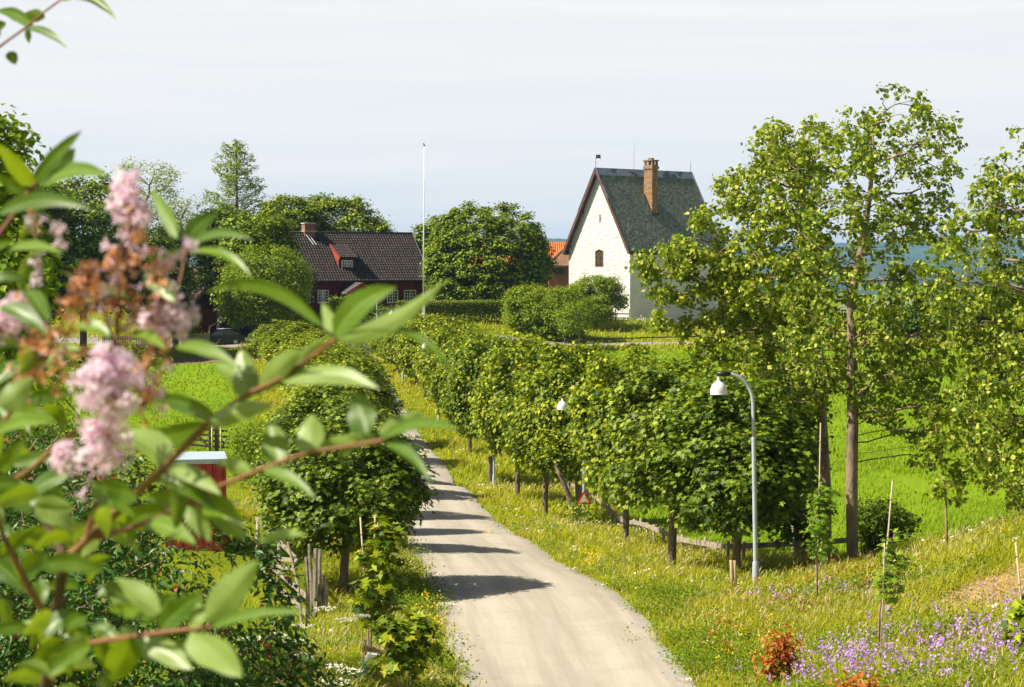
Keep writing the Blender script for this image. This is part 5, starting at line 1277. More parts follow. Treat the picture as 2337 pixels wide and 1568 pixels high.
# rough pole fence at the left front
a0 = onground(585, 1330, 50); a1 = onground(700, 1370, 44.3); pf = thing('pole_fence', 'sagging weathered pole fence with slanting rails at the left of the big maple', 'fence', a1)
d_ = Vector(a0) - Vector(a1); mb = MB()
for (t0, h0, t1, h1, w) in ((0, .62, 1.0, .42, .10), (0, .22, 1.0, .12, .10), (.15, 1.25, .75, .62, .09), (.18, 1.02, .8, .38, .08), (.2, 1.25, 1.0, 1.32, .09)):
    mb.beam(d_ * t0 + Vector((0, 0, h0)), d_ * t1 + Vector((0, 0, h1)), .05, w)
mb.obj('rail', M['grey_wood'], pf)
for t in (.55, 1.0): mb = MB(); p = d_ * t; mb.tube([p - Vector((0, 0, .2)), p + Vector((.05, 0, 1.25))], .05, 7); mb.obj('post', M['grey_wood'], pf)
b0_ = onground(716, 1428, 44); pb = thing('post_bundle', 'cluster of split weathered fence posts standing together by the left verge', 'posts', b0_)
rg_ = random.Random(8)
for (dx, h, lean, r_) in ((-.13, 1.55, -.03, .06), (-.03, 1.85, -.06, .05), (.04, 1.75, .02, .07), (.10, 1.70, .03, .055), (.20, 1.15, .03, .055), (.14, .95, 0, .07), (.27, .95, .02, .05), (.33, .40, .02, .06), (-.22, 1.9, -.34, .04)):
    mb = MB(); dy = rg_.uniform(-.15, .15)
    mb.tube([(dx, dy, -.2), (dx + lean * .3 + rg_.uniform(-.02, .02), dy, h * .5), (dx + lean, dy + .03, h)], [r_, r_ * .95, r_ * .7], 6, sm=False); mb.obj('post', M['grey_wood'] if lean > -.1 else M['bamboo'], pb)

# ---------------------------------------------------------------- red sheet metal shed
sx0, sy0, _ = P(378, 1245, 51); sx1 = P(515, 1245, 51)[0]; z0 = P(0, 1252, 51)[2] - .3; zt = P(0, 1058, 51)[2]; w = sx1 - sx0
sh = thing('metal_shed', 'small red corrugated metal shed with pale blue roof edge', 'shed', (sx0, sy0, z0), math.radians(10)); h = zt - z0
M['red_metal'] = mottled('red_sheet_metal', (.46, .045, .04), (.56, .085, .07), 1.5, .5, .05, 30, .002, spec=.4, c3=(.62, .55, .50), s3=.70)
mb = MB(); prof = []; x = 0.0
while x < w - .01:
    for dx, dy in ((0, 0), (.15, 0), (.175, .045), (.235, .045), (.26, 0)): prof.append((min(x + dx, w), dy))
    x += .26
for (xa, ya), (xb, yb) in zip(prof[:-1], prof[1:]):
    if xb > xa: mb.face([(xa, ya, 0), (xb, yb, 0), (xb, yb, h), (xa, ya, h)])
Dp = 2.0
for xx in (0, w): mb.box(xx - .01, xx + .01, .05, Dp, 0, h)
mb.box(0.01, w - .01, Dp - .02, Dp, 0, h); mb.obj('wall', M['red_metal'], sh)
mb = MB(); mb.box(-.03, w + .03, -.06, -.02, h - .02, h + .10); mb.box(-.03, w + .03, -.02, Dp + .1, h + .07, h + .10); mb.obj('roof', plain('pale_blue_trim', (.50, .60, .66), .4, .2), sh)

# ---------------------------------------------------------------- flagpole
f = onground(966, 712, 186); fp = thing('flagpole', 'tall thin white flagpole in front of the red farmhouse', 'flagpole', f)
zt = P(968.5, 334, 186)[2] - f[2]; zb_ = P(0, 674, 186)[2] - f[2]
mb = MB(); mb.tube([(0, 0, zb_ - .5), (0.03, 0, zt * .5), (.1, 0, zt)], [.075, .06, .028], 10); mb.obj('pole', M['lamp_white'], fp)
mb = MB(); mb.box(-.14, .14, -.1, .12, -.2, zb_); mb.obj('foot_box', M['lamp_white'], fp)
mb = MB(); mb.lathe([(0, 0), (.07, .04), (.08, .1), (.05, .16), (0, .2)], 10, c=(.1, 0, zt)); mb.box(.02, .1, -.02, .02, zt + .02, zt + .3); mb.obj('finial', M['black_plastic'], fp)

# ---------------------------------------------------------------- parked cars
def car(name, label, loc, rz, paint, L=4.3, Wd=1.78, Hc=1.50):
    r = thing(name, label, 'car', loc, rz, 'cars parked by the picket fence')
    # side profile (x forward), z
    low = [(-L / 2, .45), (-L / 2, .9), (-L / 2 + .12, 1.0), (L * .12, .98), (L / 2 - .35, .82), (L / 2 - .02, .68), (L / 2, .42), (L / 2 - .1, .25), (-L / 2 + .1, .25)]
    top = [(-L / 2 + .10, .98), (-L / 2 + .42, Hc - .12), (-L / 2 + .8, Hc), (.0, Hc), (.45, Hc - .08), (1.15, .97)]
    me = MB(); 
    def ring(prof, wa, wb): return None
    secs = [(-Wd / 2, .0), (-Wd / 2 + .06, .02), (Wd / 2 - .06, .02), (Wd / 2, .0)]
    n = len(low)
    for k in range(3):
        ya, yb = secs[k][0], secs[k + 1][0]; ia, ib = (.04 if k == 0 else 0), (.04 if k == 2 else 0)
        A_ = [(x * (1 - ia * .5), ya, z - (ia * .5)) for x, z in low]; B_2 = [(x * (1 - ib * .5), yb, z - ib * .5) for x, z in low]
        for i in range(n): me.face([A_[i], A_[(i + 1) % n], B_2[(i + 1) % n], B_2[i]], 0, True)
    me.face([(x * .98, -Wd / 2, z - .02) for x, z in low]); me.face([(x * .98, Wd / 2, z - .02) for x, z in low][::-1])
    body = me.obj('body', paint, r)
    g_ = MB(); ti = .20
    Lp = [(x, -Wd / 2 + .04 + ti * (z - .95) / .5, z) for x, z in top]; Rp = [(x, -y, z) for x, y, z in Lp]
    for i in range(len(top) - 1): g_.face([Lp[i], Lp[i + 1], Rp[i + 1], Rp[i]], 0 if 1 <= i <= 2 else 1, False)
    g_.face(Lp, 1); g_.face(Rp[::-1], 1)
    g_.obj('cabin', [paint, M['glass']], r)
    p_ = MB()
    for sgn in (-1, 1):
        for (x, z), (x2, z2) in ((top[0], top[1]), (top[1], top[2]), (top[2], top[3]), (top[3], top[4]), (top[4], top[5]), ((-.25, Hc), (-.25, .97))):
            yy = lambda z: sgn * (Wd / 2 - .035 - ti * (z - .95) / .5); p_.beam((x, yy(z), z), (x2, yy(z2), z2), .05, .06, up=(0, 1, 0))
    p_.obj('pillars', paint, r)
    for sgn in (-1, 1):
        mb = MB(); mb.tube([(-L / 2 + .75, sgn * .62, Hc + .05), (.3, sgn * .62, Hc + .03)], .022, 6); mb.obj('roof_rail', M['lead'], r)
        for x in (-L / 2 + .8, L / 2 - .85):
            mb = MB(); mb.tube([(x, sgn * (Wd / 2 - .2), .33), (x, sgn * (Wd / 2 + .02), .33)], .33, 18); wv = mb.obj('wheel', M['black_plastic'], r)
            mb = MB(); mb.tube([(x, sgn * (Wd / 2 + .015), .33), (x, sgn * (Wd / 2 + .035), .33)], .2, 14); mb.obj('rim', M['lead'], wv)
        mb = MB(); mb.box(L / 2 - .22, L / 2 - .06, sgn * .55 - .16, sgn * .55 + .16, .58, .72); mb.obj('headlight', M['lamp_white'], r)
        mb = MB(); mb.box(-L / 2 - .015, -L / 2 + .1, sgn * .68 - .12, sgn * .68 + .12, .72, .95); mb.obj('tail_light', plain('tail_red', (.4, .02, .02), .3), r)
    return r
M['dark_paint'] = plain('dark_car_paint', (.03, .034, .04), .25, .4, spec=.6); M['black_paint'] = plain('black_car_paint', (.012, .013, .016), .22, .4, spec=.6)
car('parked_car', 'dark grey hatchback with roof rails parked by the pale picket fence', onground(505, 782, 187), math.radians(186), M['dark_paint'])
car('parked_car', 'black car mostly hidden behind the dark grey hatchback', onground(545, 778, 191.5), math.radians(180), M['black_paint'])

# ---------------------------------------------------------------- young planted trees, canes and tree supports
def sapling(label, base, d, pts, seed, n_leaf, size=.15, spread=.28, leaf='maple_leaf', name='maple_sapling', r0=.02):
    "pts: print positions of the stem; leaves gather along it from the given start"
    b_ = onground(base[0], base[1], d, .02); r = thing(name, label, 'young tree', b_, 0, 'young trees planted on the verges'); rg = np.random.default_rng(seed)
    st_ = [(0, 0, -.05)] + [(P(u, v, d)[0] - b_[0], rg.normal(0, .04), P(u, v, d)[2] - b_[2]) for u, v in pts]
    mb = MB(); n = len(st_); mb.tube(st_, [r0 * (1 - .7 * i / (n - 1)) for i in range(n)], 6)
    S_ = np.array(st_); L_ = np.linspace(0, 1, n); c = []
    for k in range(26):
        f = rg.uniform(.28, 1); p = np.array([np.interp(f, L_, S_[:, i]) for i in range(3)]); a = rg.uniform(0, 6.28); l = spread * rg.uniform(.4, 1.2) * (1.2 - f * .6)
        e = p + np.array([math.cos(a) * l + .08, math.sin(a) * l, l * .45]); mb.tube([tuple(p), tuple((p + e) / 2 + np.array([0, 0, .03])), tuple(e)], [.006, .005, .003], 4, cap=False); c += [e, (p + e) / 2 * .5 + e * .5]
    mb.obj('trunk', M['twig'], r)
    p, N = clusters(np.array(c), max(1, n_leaf // 52), .09, rg, S_.mean(0), .5, .8)
    V, T = leaves(p, N, size, 'maple', rg, droop=.8, wind=(.8, 0, 0)); mesh_np('crown', V, tris=T, mats=[M[leaf]], parent=r); return r
def cane(label, base, top, d, r=.017, mat='bamboo', name='cane_stake', cat='stake', group='canes beside the young trees'):
    b_ = onground(base[0], base[1], d, .1); t = P(top[0], top[1], d); o = thing(name, label, cat, b_, 0, group)
    v_ = Vector(t) - Vector(b_); mb = MB(); mb.tube([(0, 0, 0), v_ * .5 + Vector((.006, 0, 0)), v_], [r, r * .9, r * .8], 7)
    mb.obj('cane', M[mat], o)
    mb = MB()
    for f in (.25, .45, .7, .9): mb.tube([v_ * f, v_ * (f + .006)], r * 1.35, 7)
    mb.obj('cane_joint', M['twig'], o)
    return o
def support(label, base, d, w, h, mat='post_wood'):
    "two short posts with a strap between them"
    b_ = onground(base[0], base[1], d, .1); o = thing('tree_support', label, 'tree support', b_, 0, 'two-post tree supports')
    for s, hh in ((-1, 0), (1, -.03)):
        mb = MB(); mb.tube([(s * w / 2, 0, -.2), (s * w / 2, 0, h + hh)], .035, 9); mb.obj('post', M[mat], o)
    mb = MB(); mb.beam((-w / 2 - .03, -.045, h - .14), (0, -.03, h - .15), .012, .09); mb.beam((0, -.03, h - .16), (w / 2 + .03, -.045, h - .2), .012, .08); mb.beam((-w / 2, -.052, h - .10), (.02, -.04, h - .12), .01, .03); mb.obj('strap', plain('tan_strap', (.42, .28, .13), .8), o)
    return o
sapling('staked maple sapling in front of the second aspen trunk', (1866, 1345), 41, [(1864, 1290), (1868, 1230), (1862, 1180), (1866, 1150), (1870, 1120)], 201, 520, size=.115, spread=.24, leaf='apple_leaf')
cane('cane beside the sapling before the wide aspen trunk', (1862, 1310), (1872, 965), 41.3)
support('two-post support with tan strap round the maple sapling left of the tall aspen', (1857, 1338), 41, .55, .50)
sapling('staked maple sapling between the tall aspen and the hay patch', (2005, 1490), 31.5, [(2008, 1400), (2015, 1340), (2025, 1290), (2030, 1250), (2040, 1215)], 202, 260, size=.11, spread=.18, leaf='apple_leaf')
cane('tall bare cane leaning right beside the dark round bush', (2000, 1450), (2036, 1098), 33)
cane('short cane tied to the sapling above the purple flowers', (2006, 1500), (2018, 1240), 31.3, r=.012)
support('two-post support with wire at the sapling above the purple flowers', (2003, 1492), 31, .36, .42)
sapling('staked sapling cut off by the right edge of the photo', (2345, 1580), 27, [(2340, 1500), (2338, 1440), (2336, 1380)], 203, 300, size=.16, spread=.34)
cane('cane at the right edge of the photo next to the cut-off sapling', (2345, 1540), (2317, 1238), 27)
sapling('young slender tree standing on the bank before the right-hand aspen', (2160, 1262), 46, [(2160, 1190), (2158, 1130), (2150, 1060), (2138, 990), (2130, 940)], 204, 900, size=.13, spread=.55, leaf='aspen_leaf', r0=.035)
sapling('maple sapling with two canes in front of the dark left maple', (842, 1555), 31.5, [(846, 1450), (845, 1380), (850, 1300), (865, 1250), (868, 1205)], 205, 520, size=.16, spread=.24)
cane('left cane of the pair holding the sapling in front of the dark left maple', (848, 1490), (822, 1180), 31.6)
cane('right cane of the pair holding the sapling in front of the dark left maple', (842, 1490), (856, 1175), 31.8)
support('two-post support beside the green watering bag', (853, 1568), 31, .30, .95)
cane('cane standing alone in the left verge grass between sapling and road', (868, 1560), (896, 1340), 31.6)
cane('nearest cane at the bottom edge left of the road', (936, 1640), (938, 1462), 30.5)
sapling('leafy low sapling at the bottom edge left of the road', (915, 1620), 30, [(910, 1560), (912, 1500), (905, 1460), (905, 1435)], 206, 900, size=.15, spread=.42)
bg = onground(842, 1562, 30.8); wbag = thing('watering_bag', 'dark green tree watering bag with a pale folded top', 'watering bag', bg)
mb = MB(); mb.lathe([(.17, -.05), (.18, .15), (.16, .38), (.10, .55), (.05, .60)], 12); mb.obj('bag', mottled('green_plastic', (.02, .08, .07), (.04, .12, .10), 4, .5, .5, 8, .03), wbag)
mb = MB(); mb.prism([(-.07, -.06, .56), (.12, -.06, .60), (.14, -.06, .64), (-.02, -.06, .66)], (0, .1, .01)); mb.obj('folded_flap', M['white_paint'], wbag)
# paired posts by the first maple
for i, (u, lb) in enumerate(((1669, 'left one of two planed posts by the nearest maple trunk'), (1675, 'right one of two planed posts by the nearest maple trunk'))):
    b_ = onground(u + 4, 1330, 47.2, .1); o = thing('tree_post', lb, 'post', b_, 0, 'posts by the nearest maple'); mb = MB(); mb.tube([(0, 0, 0), (-.06 + i * .02, 0, .95 - i * .02)], .038, 8, sm=True); mb.obj('post', M['post_wood'], o)
# copper-leaved shrubs
def copper(label, base, d, w, h, seed, n, leaf2):
    b_ = onground(base[0], base[1], d, .02); r = thing('copper_beech', label, 'shrub', b_, 0, 'copper-leaved shrubs'); rg = np.random.default_rng(seed)
    mb = MB(); c = []
    for k in range(16):
        a = rg.uniform(0, 6.28); hh = h * rg.uniform(.45, 1); rr = w * .5 * rg.uniform(.2, 1) * (1 - .4 * hh / h); e = np.array([math.cos(a) * rr, math.sin(a) * rr, hh])
        mb.tube([(0, 0, -.05), tuple(e * np.array([.4, .4, .5])), tuple(e)], [.012, .009, .004], 5, cap=False); c += [e, e * .8, e * .62]
    mb.obj('stems', M['twig'], r); c = np.array(c); p, N = clusters(c, n // len(c), .11, rg, c.mean(0), .5, .8)
    low = rg.uniform(0, 1, len(p)) < np.clip(1 - p[:, 2] / h * 1.5, 0, .8) if leaf2 else np.zeros(len(p), bool)
    V, T = leaves(p[~low], N[~low] + rg.normal(0, .6, N[~low].shape), .085, 'kite', rg, droop=.6); mesh_np('foliage', V, tris=T, mats=[M['copper_leaf']], parent=r)
    if low.any(): V, T = leaves(p[low], N[low] + rg.normal(0, .6, N[low].shape), .08, 'kite', rg, droop=.6); o = mesh_np('green_foliage', V, tris=T, mats=[M['bush_leaf']], parent=r); o['label'] = 'green lower leaves'
copper('copper-leaved shrub standing alone in the right foreground grass', (1778, 1530), 32.5, .60, 1.05, 301, 1500, True)
copper('bright orange shrub at the bottom edge among purple flowers', (1962, 1625), 26, 1.0, .72, 302, 1700, False)
# ---------------------------------------------------------------- grass and wild flowers
def blades(p, H, W, lean, rg):
    n = len(p); a = rg.uniform(0, np.pi, n); s = np.stack([np.cos(a), np.sin(a), 0 * a], 1) * (W / 2)[:, None]
    up = np.zeros((n, 3)); up[:, 2] = H
    V = np.stack([p - s, p + s, p + s * .8 + up * .55 + lean * .3, p - s * .8 + up * .55 + lean * .3, p + up + lean], 1)
    k = np.arange(n)[:, None] * 5
    return V.reshape(-1, 3), np.concatenate([k + 3, k + 2, k + 4], 1), np.concatenate([k, k + 1, k + 2, k + 3], 1)
def in_view(x, y, z=None, mg=60):
    u = CX + FPX * x / np.maximum(y, 1); return (u > -mg) & (u < 2336 + mg)
def scatter(n, y0, y1, rg, power=1.0, xr=None, mg=60):
    "uniform over ground in the view wedge, thinned with distance"
    f = rg.uniform(0, 1, n); e = 2 - power * 2 + 0.0
    # density ~ y^-2p ; wedge width ~ y  -> pdf of y ~ y^(1-2p)
    k = 2 - 2 * power
    y = (y0 ** k + f * (y1 ** k - y0 ** k)) ** (1 / k) if abs(k) > 1e-3 else y0 * (y1 / y0) ** f
    x = rg.uniform(-(CX + mg) / FPX, (2336 - CX + mg) / FPX, n) * y
    return x, y
def grass_obj(name, label, n, y0, y1, power, keep, hfun, wpx, mats, seed, heads=0.0, leanx=.25, kind='stuff', cat='grass'):
    rg = np.random.default_rng(seed); x, y = scatter(n, y0, y1, rg, power)
    k = keep(x, y, rg); x, y = x[k], y[k]; z = ground(x, y) - .02
    H = hfun(x, y, rg) * rg.uniform(.55, 1.25, len(x)); W = np.maximum(.010, wpx * y / (FPX * .438)) * rg.uniform(.7, 1.3, len(x))
    lean = np.stack([rg.normal(leanx, .28, len(x)) * H, rg.normal(.05, .25, len(x)) * H, -.12 * H * rg.uniform(0, 1, len(x))], 1)
    mi = (rg.uniform(0, 1, len(x)) < .0).astype(int)
    p = np.stack([x, y, z], 1); V, T, Q = blades(p, H, W, lean, rg)
    mt = np.zeros(len(T), int)
    if heads > 0:
        h = rg.uniform(0, 1, len(x)) < heads; ph = p[h] + np.stack([lean[h, 0], lean[h, 1], H[h] * 1.0], 1); L = .09 + .05 * rg.uniform(0, 1, h.sum())
        Wd = np.maximum(.016, 1.2 * wpx * y[h] / (FPX * .438)); ld = lean[h] * .5; ld[:, 2] = -.0
        V2, T2, Q2 = blades(ph, L, Wd, ld, rg); T = np.concatenate([T, T2 + len(V)]); Q = np.concatenate([Q, Q2 + len(V)]); V = np.concatenate([V, V2]); mt = np.concatenate([mt, np.ones(len(T2), int)])
    o = mesh_np(name, V, tris=T, quads=Q, mats=mats, mi_t=mt, mi_q=mt); tag(o, label, cat, None, kind); return o
def near_trunks(x, y): return np.zeros(len(x), bool)
patch = lambda x, y, s, ph: np.sin(x * s + ph) * np.cos(y * s * .7 + ph * 2) + .5 * np.sin(x * s * 2.3 + y * s * 1.7 + ph)
def meadow_keep(x, y, rg):
    rdm = road_dist(x, y); rf, lf, so = masks(x, y)
    right = (x > road_x(y)) & (rdm > rg.uniform(-.42, .25, len(x)) + .05) & ~rf & ((y < 57) | (x < field_line(y) + 1.2))
    left = (x < road_x(y)) & (rdm > rg.uniform(-.4, .2, len(x)) + .05) & (rdm < np.where(y < 60, 2.9, 5.5)) & ~lf & ~so
    far = (y > 183) & (path_dist(x, y) > .2) & (x > -16) & (y < 207 - .0 * x)
    hd = hay_d(x, y)
    return (right | left | far) & (hd > .85 + .2 * rg.uniform(-1, 1, len(x)))
def meadow_h(x, y, rg):
    rdm = road_dist(x, y); h = .07 + .31 * np.clip((rdm + .1) / 1.6, 0, 1) + .10 * patch(x, y, .9, 1.)
    h = h + .22 * np.exp(-((y - bank_edge(np.clip(x, 5, 40)) + 1.5) / 2.2) ** 2) * (x > 10)
    return np.clip(h, .07, .9)
grass_obj('meadow_grass', 'tall yellow green meadow grass leaning in the wind along the verges', 460000, 23, 210, .95, meadow_keep, meadow_h, 1.1, [M['grass'], M['seed_head']], 401, heads=.05)
grass_obj('foreground_grass', 'dense tall grass of the nearest verge and bank', 260000, 23, 62, .9, meadow_keep, meadow_h, .85, [M['grass'], M['seed_head']], 411, heads=.05)
def dry_keep(x, y, rg): return meadow_keep(x, y, rg) & (patch(x, y, .45, 8.) + patch(x, y, 1.3, 2.) * .5 + rg.normal(0, .35, len(x)) > .55)
grass_obj('dry_grass', 'straw coloured flowering grass waving over the verges', 190000, 24, 150, .95, dry_keep, lambda x, y, rg: meadow_h(x, y, rg) * 1.15, .75, [M['dry_grass'], M['seed_head']], 412, heads=.3)
def lush_keep(x, y, rg): return meadow_keep(x, y, rg) & (patch(x, y, .55, 3.) + rg.normal(0, .3, len(x)) > .25) & (y < 130)
grass_obj('lush_grass', 'broad dark green herbs and grass clumps in the meadow', 90000, 23, 130, 1.0, lush_keep, lambda x, y, rg: meadow_h(x, y, rg) * .8, 1.3, [M['lush_grass'], M['seed_head']], 402)
grass_obj('field_crop', 'short bright green crop covering the field behind the aspens', 210000, 44, 183, .75, lambda x, y, rg: masks(x, y)[0] & (patch(x, y, .23, 4.) + patch(x, y * .3, 1.4, 1.) * .4 + rg.normal(0, .5, len(x)) > -.75), lambda x, y, rg: .25 + .07 * patch(x, y, .31, 2.), 1.1, [M['crop'], M['seed_head']], 403, cat='crop')
grass_obj('field_grass', 'bright green grass field on the left beyond the gate', 60000, 95, 166, .75, lambda x, y, rg: masks(x, y)[1], lambda x, y, rg: .18 + 0 * x, 1.1, [M['crop'], M['seed_head']], 404)
def lawn_keep(x, y, rg):
    rf, lf, so = masks(x, y); return (x < road_x(y) - np.where(y < 60, 4.6, 7)) & ~lf & ~so & (y < 200) & (path_dist(x, y) > .1)
grass_obj('lawn_grass', 'short grass of the left garden and yard', 80000, 24, 200, .9, lawn_keep, lambda x, y, rg: .13 + .12 * (patch(x, y, .4, 2.) > .4), 1.1, [M['lush_grass'], M['seed_head']], 405)
# cut hay
rg = np.random.default_rng(406); n = 30000; x = rg.normal(HAY[0] + 1.5, 2.9, n); y = rg.normal(HAY[1], 2.2, n); k = hay_d(x, y) < 1.0 + rg.normal(0, .08, n); x, y = x[k], y[k]; n = len(x)
p = np.stack([x, y, ground(x, y) + rg.uniform(0, .07, n)], 1); V, T, Q = blades(p, rg.uniform(.01, .05, n), np.full(n, .02), np.stack([rg.normal(0, .22, n), rg.normal(0, .22, n), rg.uniform(0, .04, n)], 1), rg)
o = mesh_np('cut_hay', V, tris=T, quads=Q, mats=[M['hay']]); tag(o, 'flattened straw-coloured cut grass on the right bank', 'hay', None, 'stuff')

# flower helpers: many small heads -> stuff
def heads_mesh(name, label, pts, size, mat, rg, per=6, sig=.03, stems=True, cat='flowers', H=None, shape='round'):
    c = np.repeat(pts, per, 0) + rg.normal(0, 1, (len(pts) * per, 3)) * np.asarray(sig); N = np.tile([0.1, -.45, .7], (len(c), 1)) + rg.normal(0, .5, (len(c), 3))
    V, T = leaves(c, N, size, shape, rg); mi = np.zeros(len(T), int)
    if stems:
        n = len(pts); g = pts.copy(); g[:, 2] = ground(pts[:, 0], pts[:, 1]) - .02; h = pts[:, 2] - g[:, 2]
        V2, T2, Q2 = blades(g, h, np.full(n, .012), np.zeros((n, 3)), rg); T2 = np.concatenate([T2, Q2[:, [0, 1, 2]], Q2[:, [0, 2, 3]]])
        T = np.concatenate([T, T2 + len(V)]); V = np.concatenate([V, V2]); mi = np.concatenate([mi, np.ones(len(T2), int)])
    o = mesh_np(name, V, tris=T, mats=[M[mat], M['lush_grass']], mi_t=mi); tag(o, label, cat, None, 'stuff'); return o
def spot(u, v, d0, d1, rg, n, su, sv=0):
    "ground spots around a print position, found by marching along the sight line"
    out = []
    us = u + rg.normal(0, su, n); vs = v + rg.normal(0, sv, n)
    ds = np.linspace(d0, d1, 120)
    for uu, vv in zip(us, vs):
        pts = np.array([P(uu, vv, d) for d in ds]); g = ground(pts[:, 0], pts[:, 1]); k = np.where(pts[:, 2] < g)[0]
        i = k[0] if len(k) else len(ds) - 1
        out.append((pts[i, 0], pts[i, 1], g[i]))
    return np.array(out)
rg = np.random.default_rng(410); L = []
for (u, v, n, su, sv) in ((2080, 1450, 22, 50, 22), (2180, 1490, 40, 100, 26), (2250, 1500, 65, 80, 35), (2120, 1540, 75, 150, 28), (2320, 1460, 40, 28, 30), (1930, 1520, 40, 40, 22), (1860, 1550, 40, 50, 22),
                          (1905, 1360, 14, 70, 14), (1755, 1400, 9, 35, 10), (2240, 1400, 8, 60, 16), (1330 + 350, 1245, 5, 8, 6), (1985, 1545, 30, 90, 14)):
    L.append(spot(u, v + (45 if v > 1430 else 30), 18, 60, rg, n, su, sv))
L = np.concatenate(L); L[:, 2] += rg.uniform(.35, .75, len(L))
L = L[rg.uniform(0, 1, len(L)) < .78]
heads_mesh('purple_wildflowers', 'loose drift of purple flowers over the right foreground bank', L, .036, 'purple_flower', rg, per=11, sig=(.032, .032, .06))
# white flowers in the meadow
x, y = scatter(7000, 30, 205, rg, 1.0); k = meadow_keep(x, y, rg) & (patch(x, y, .8, 5.) + rg.normal(0, .35, len(x)) > .45) & (rg.uniform(0, 1, len(x)) < np.clip((y - 30) / 50, .12, 1)); x, y = x[k], y[k]
L = np.stack([x, y, ground(x, y) + meadow_h(x, y, rg) * rg.uniform(.8, 1.15, len(x))], 1)
heads_mesh('white_wildflowers', 'scattered small creamy white flowers among the verge grass', L, .055, 'white_flower', rg, per=5, sig=(.07, .07, .012), stems=False)
L = np.concatenate([spot(2000, 0, 0, 0, rg, 0, 1)] if False else [spot(1560, 752, 188, 215, rg, 160, 45, 5), spot(1470, 742, 190, 215, rg, 60, 25, 4)]); L[:, 2] += .5
heads_mesh('white_daisies', 'white daisies in the meadow at the foot of the white stone house', L, .13, 'white_flower', rg, per=2, sig=.1, stems=False)
L = np.concatenate([spot(1345, 1302, 40, 70, rg, 34, 12, 6), spot(2190, 1235, 35, 52, rg, 90, 45, 10), spot(1200, 1230, 40, 90, rg, 14, 60, 25), spot(1700, 1480, 25, 45, rg, 40, 60, 40), spot(980, 1450, 28, 45, rg, 40, 30, 60), spot(690, 1560, 20, 40, rg, 30, 35, 12)]); L[:, 2] += rg.uniform(.15, .5, len(L))
heads_mesh('yellow_wildflowers', 'small yellow flower patches along the road verges and bank', L, .035, 'yellow_flower', rg, per=6, sig=.05, stems=False)
L = np.concatenate([spot(1905, 1335, 30, 50, rg, 70, 60, 22), spot(1740, 1400, 28, 45, rg, 25, 50, 20), spot(1650, 1480, 28, 45, rg, 16, 40, 30), spot(2140, 1240, 36, 50, rg, 12, 40, 10)]); L[:, 2] += rg.uniform(.2, .5, len(L))
heads_mesh('rusty_docks', 'rust coloured dock leaves scattered through the right foreground', L, .055, 'orange_weed', rg, per=11, sig=.07, stems=False, cat='weeds')
# cow parsley plants by the left verge: each a plant of its own
UMB = [(610 + 180, 1418, 31, 'cow parsley with flat white head left of the sapling stakes'), (825, 1410, 30.5, 'widest white cow parsley head beside the sapling stem'), (690, 1432, 31, 'cow parsley head left of the green watering bag'), (578, 1462, 27, 'leftmost white cow parsley head by the pole fence'),
       (632, 1455, 27, 'second white cow parsley head from the left'), (668, 1468, 27, 'cow parsley head in front of the post bundle foot'), (680, 1500, 27, 'small cow parsley head below the post bundle'), (762, 1525, 27, 'cow parsley low in front of the watering bag'),
       (795, 1535, 27, 'cow parsley just left of the watering bag'), (740, 1392, 33, 'cow parsley head under the dark maple'), (765, 1560, 26, 'cow parsley at the bottom edge of the photo')]
for i, (u, v, d, lb) in enumerate(UMB):
    t = P(u, v, d); g = (t[0], t[1], gz(t[0], t[1])); h = max(.35, t[2] - g[2]); r = thing('cow_parsley', lb, 'wildflower', g, 0, 'white cow parsley by the left verge'); rg = np.random.default_rng(430 + i)
    mb = MB(); mb.tube([(.05, 0, 0), (.02, 0, h * .6), (0, 0, h)], [.008, .006, .004], 5)
    w = rg.uniform(.10, .2); cs = []
    for k in range(11):
        a = k * 2.4; rr = w * (.2 + .8 * (k / 11) ** .5); e = (math.cos(a) * rr, math.sin(a) * rr, h + .05 - rr * .12); mb.tube([(0, 0, h - .06), e], .003, 4, cap=False); cs.append(e)
    for k in range(6): a = k * 1.1; mb.tube([(.04, 0, h * .3), (.04 + math.cos(a) * .18, math.sin(a) * .18, h * .5)], .004, 4, cap=False)
    mb.obj('stem', M['lush_grass'], r)
    c = np.repeat(np.array(cs), 12, 0); c = c + rg.normal(0, 1, c.shape) * np.array([.022, .022, .004]); N = np.tile([0, -.3, 1.0], (len(c), 1)) + rg.normal(0, .25, (len(c), 3))
    V, T = leaves(c, N, .022, 'round', rg); mesh_np('flower_head', V, tris=T, mats=[M['white_flower']], parent=r)
    c = np.array([(.04 + math.cos(a) * .16 * f, math.sin(a) * .16 * f, h * (.3 + .2 * f)) for a in np.arange(6) * 1.1 for f in (.5, .8, 1.1)]); c = np.repeat(c, 5, 0) + rg.normal(0, .03, (len(c) * 5, 3))
    V, T = leaves(c, c * 0 + np.array([0, -.2, 1]), .06, 'long', rg); mesh_np('leaves', V, tris=T, mats=[M['bush_leaf']], parent=r)

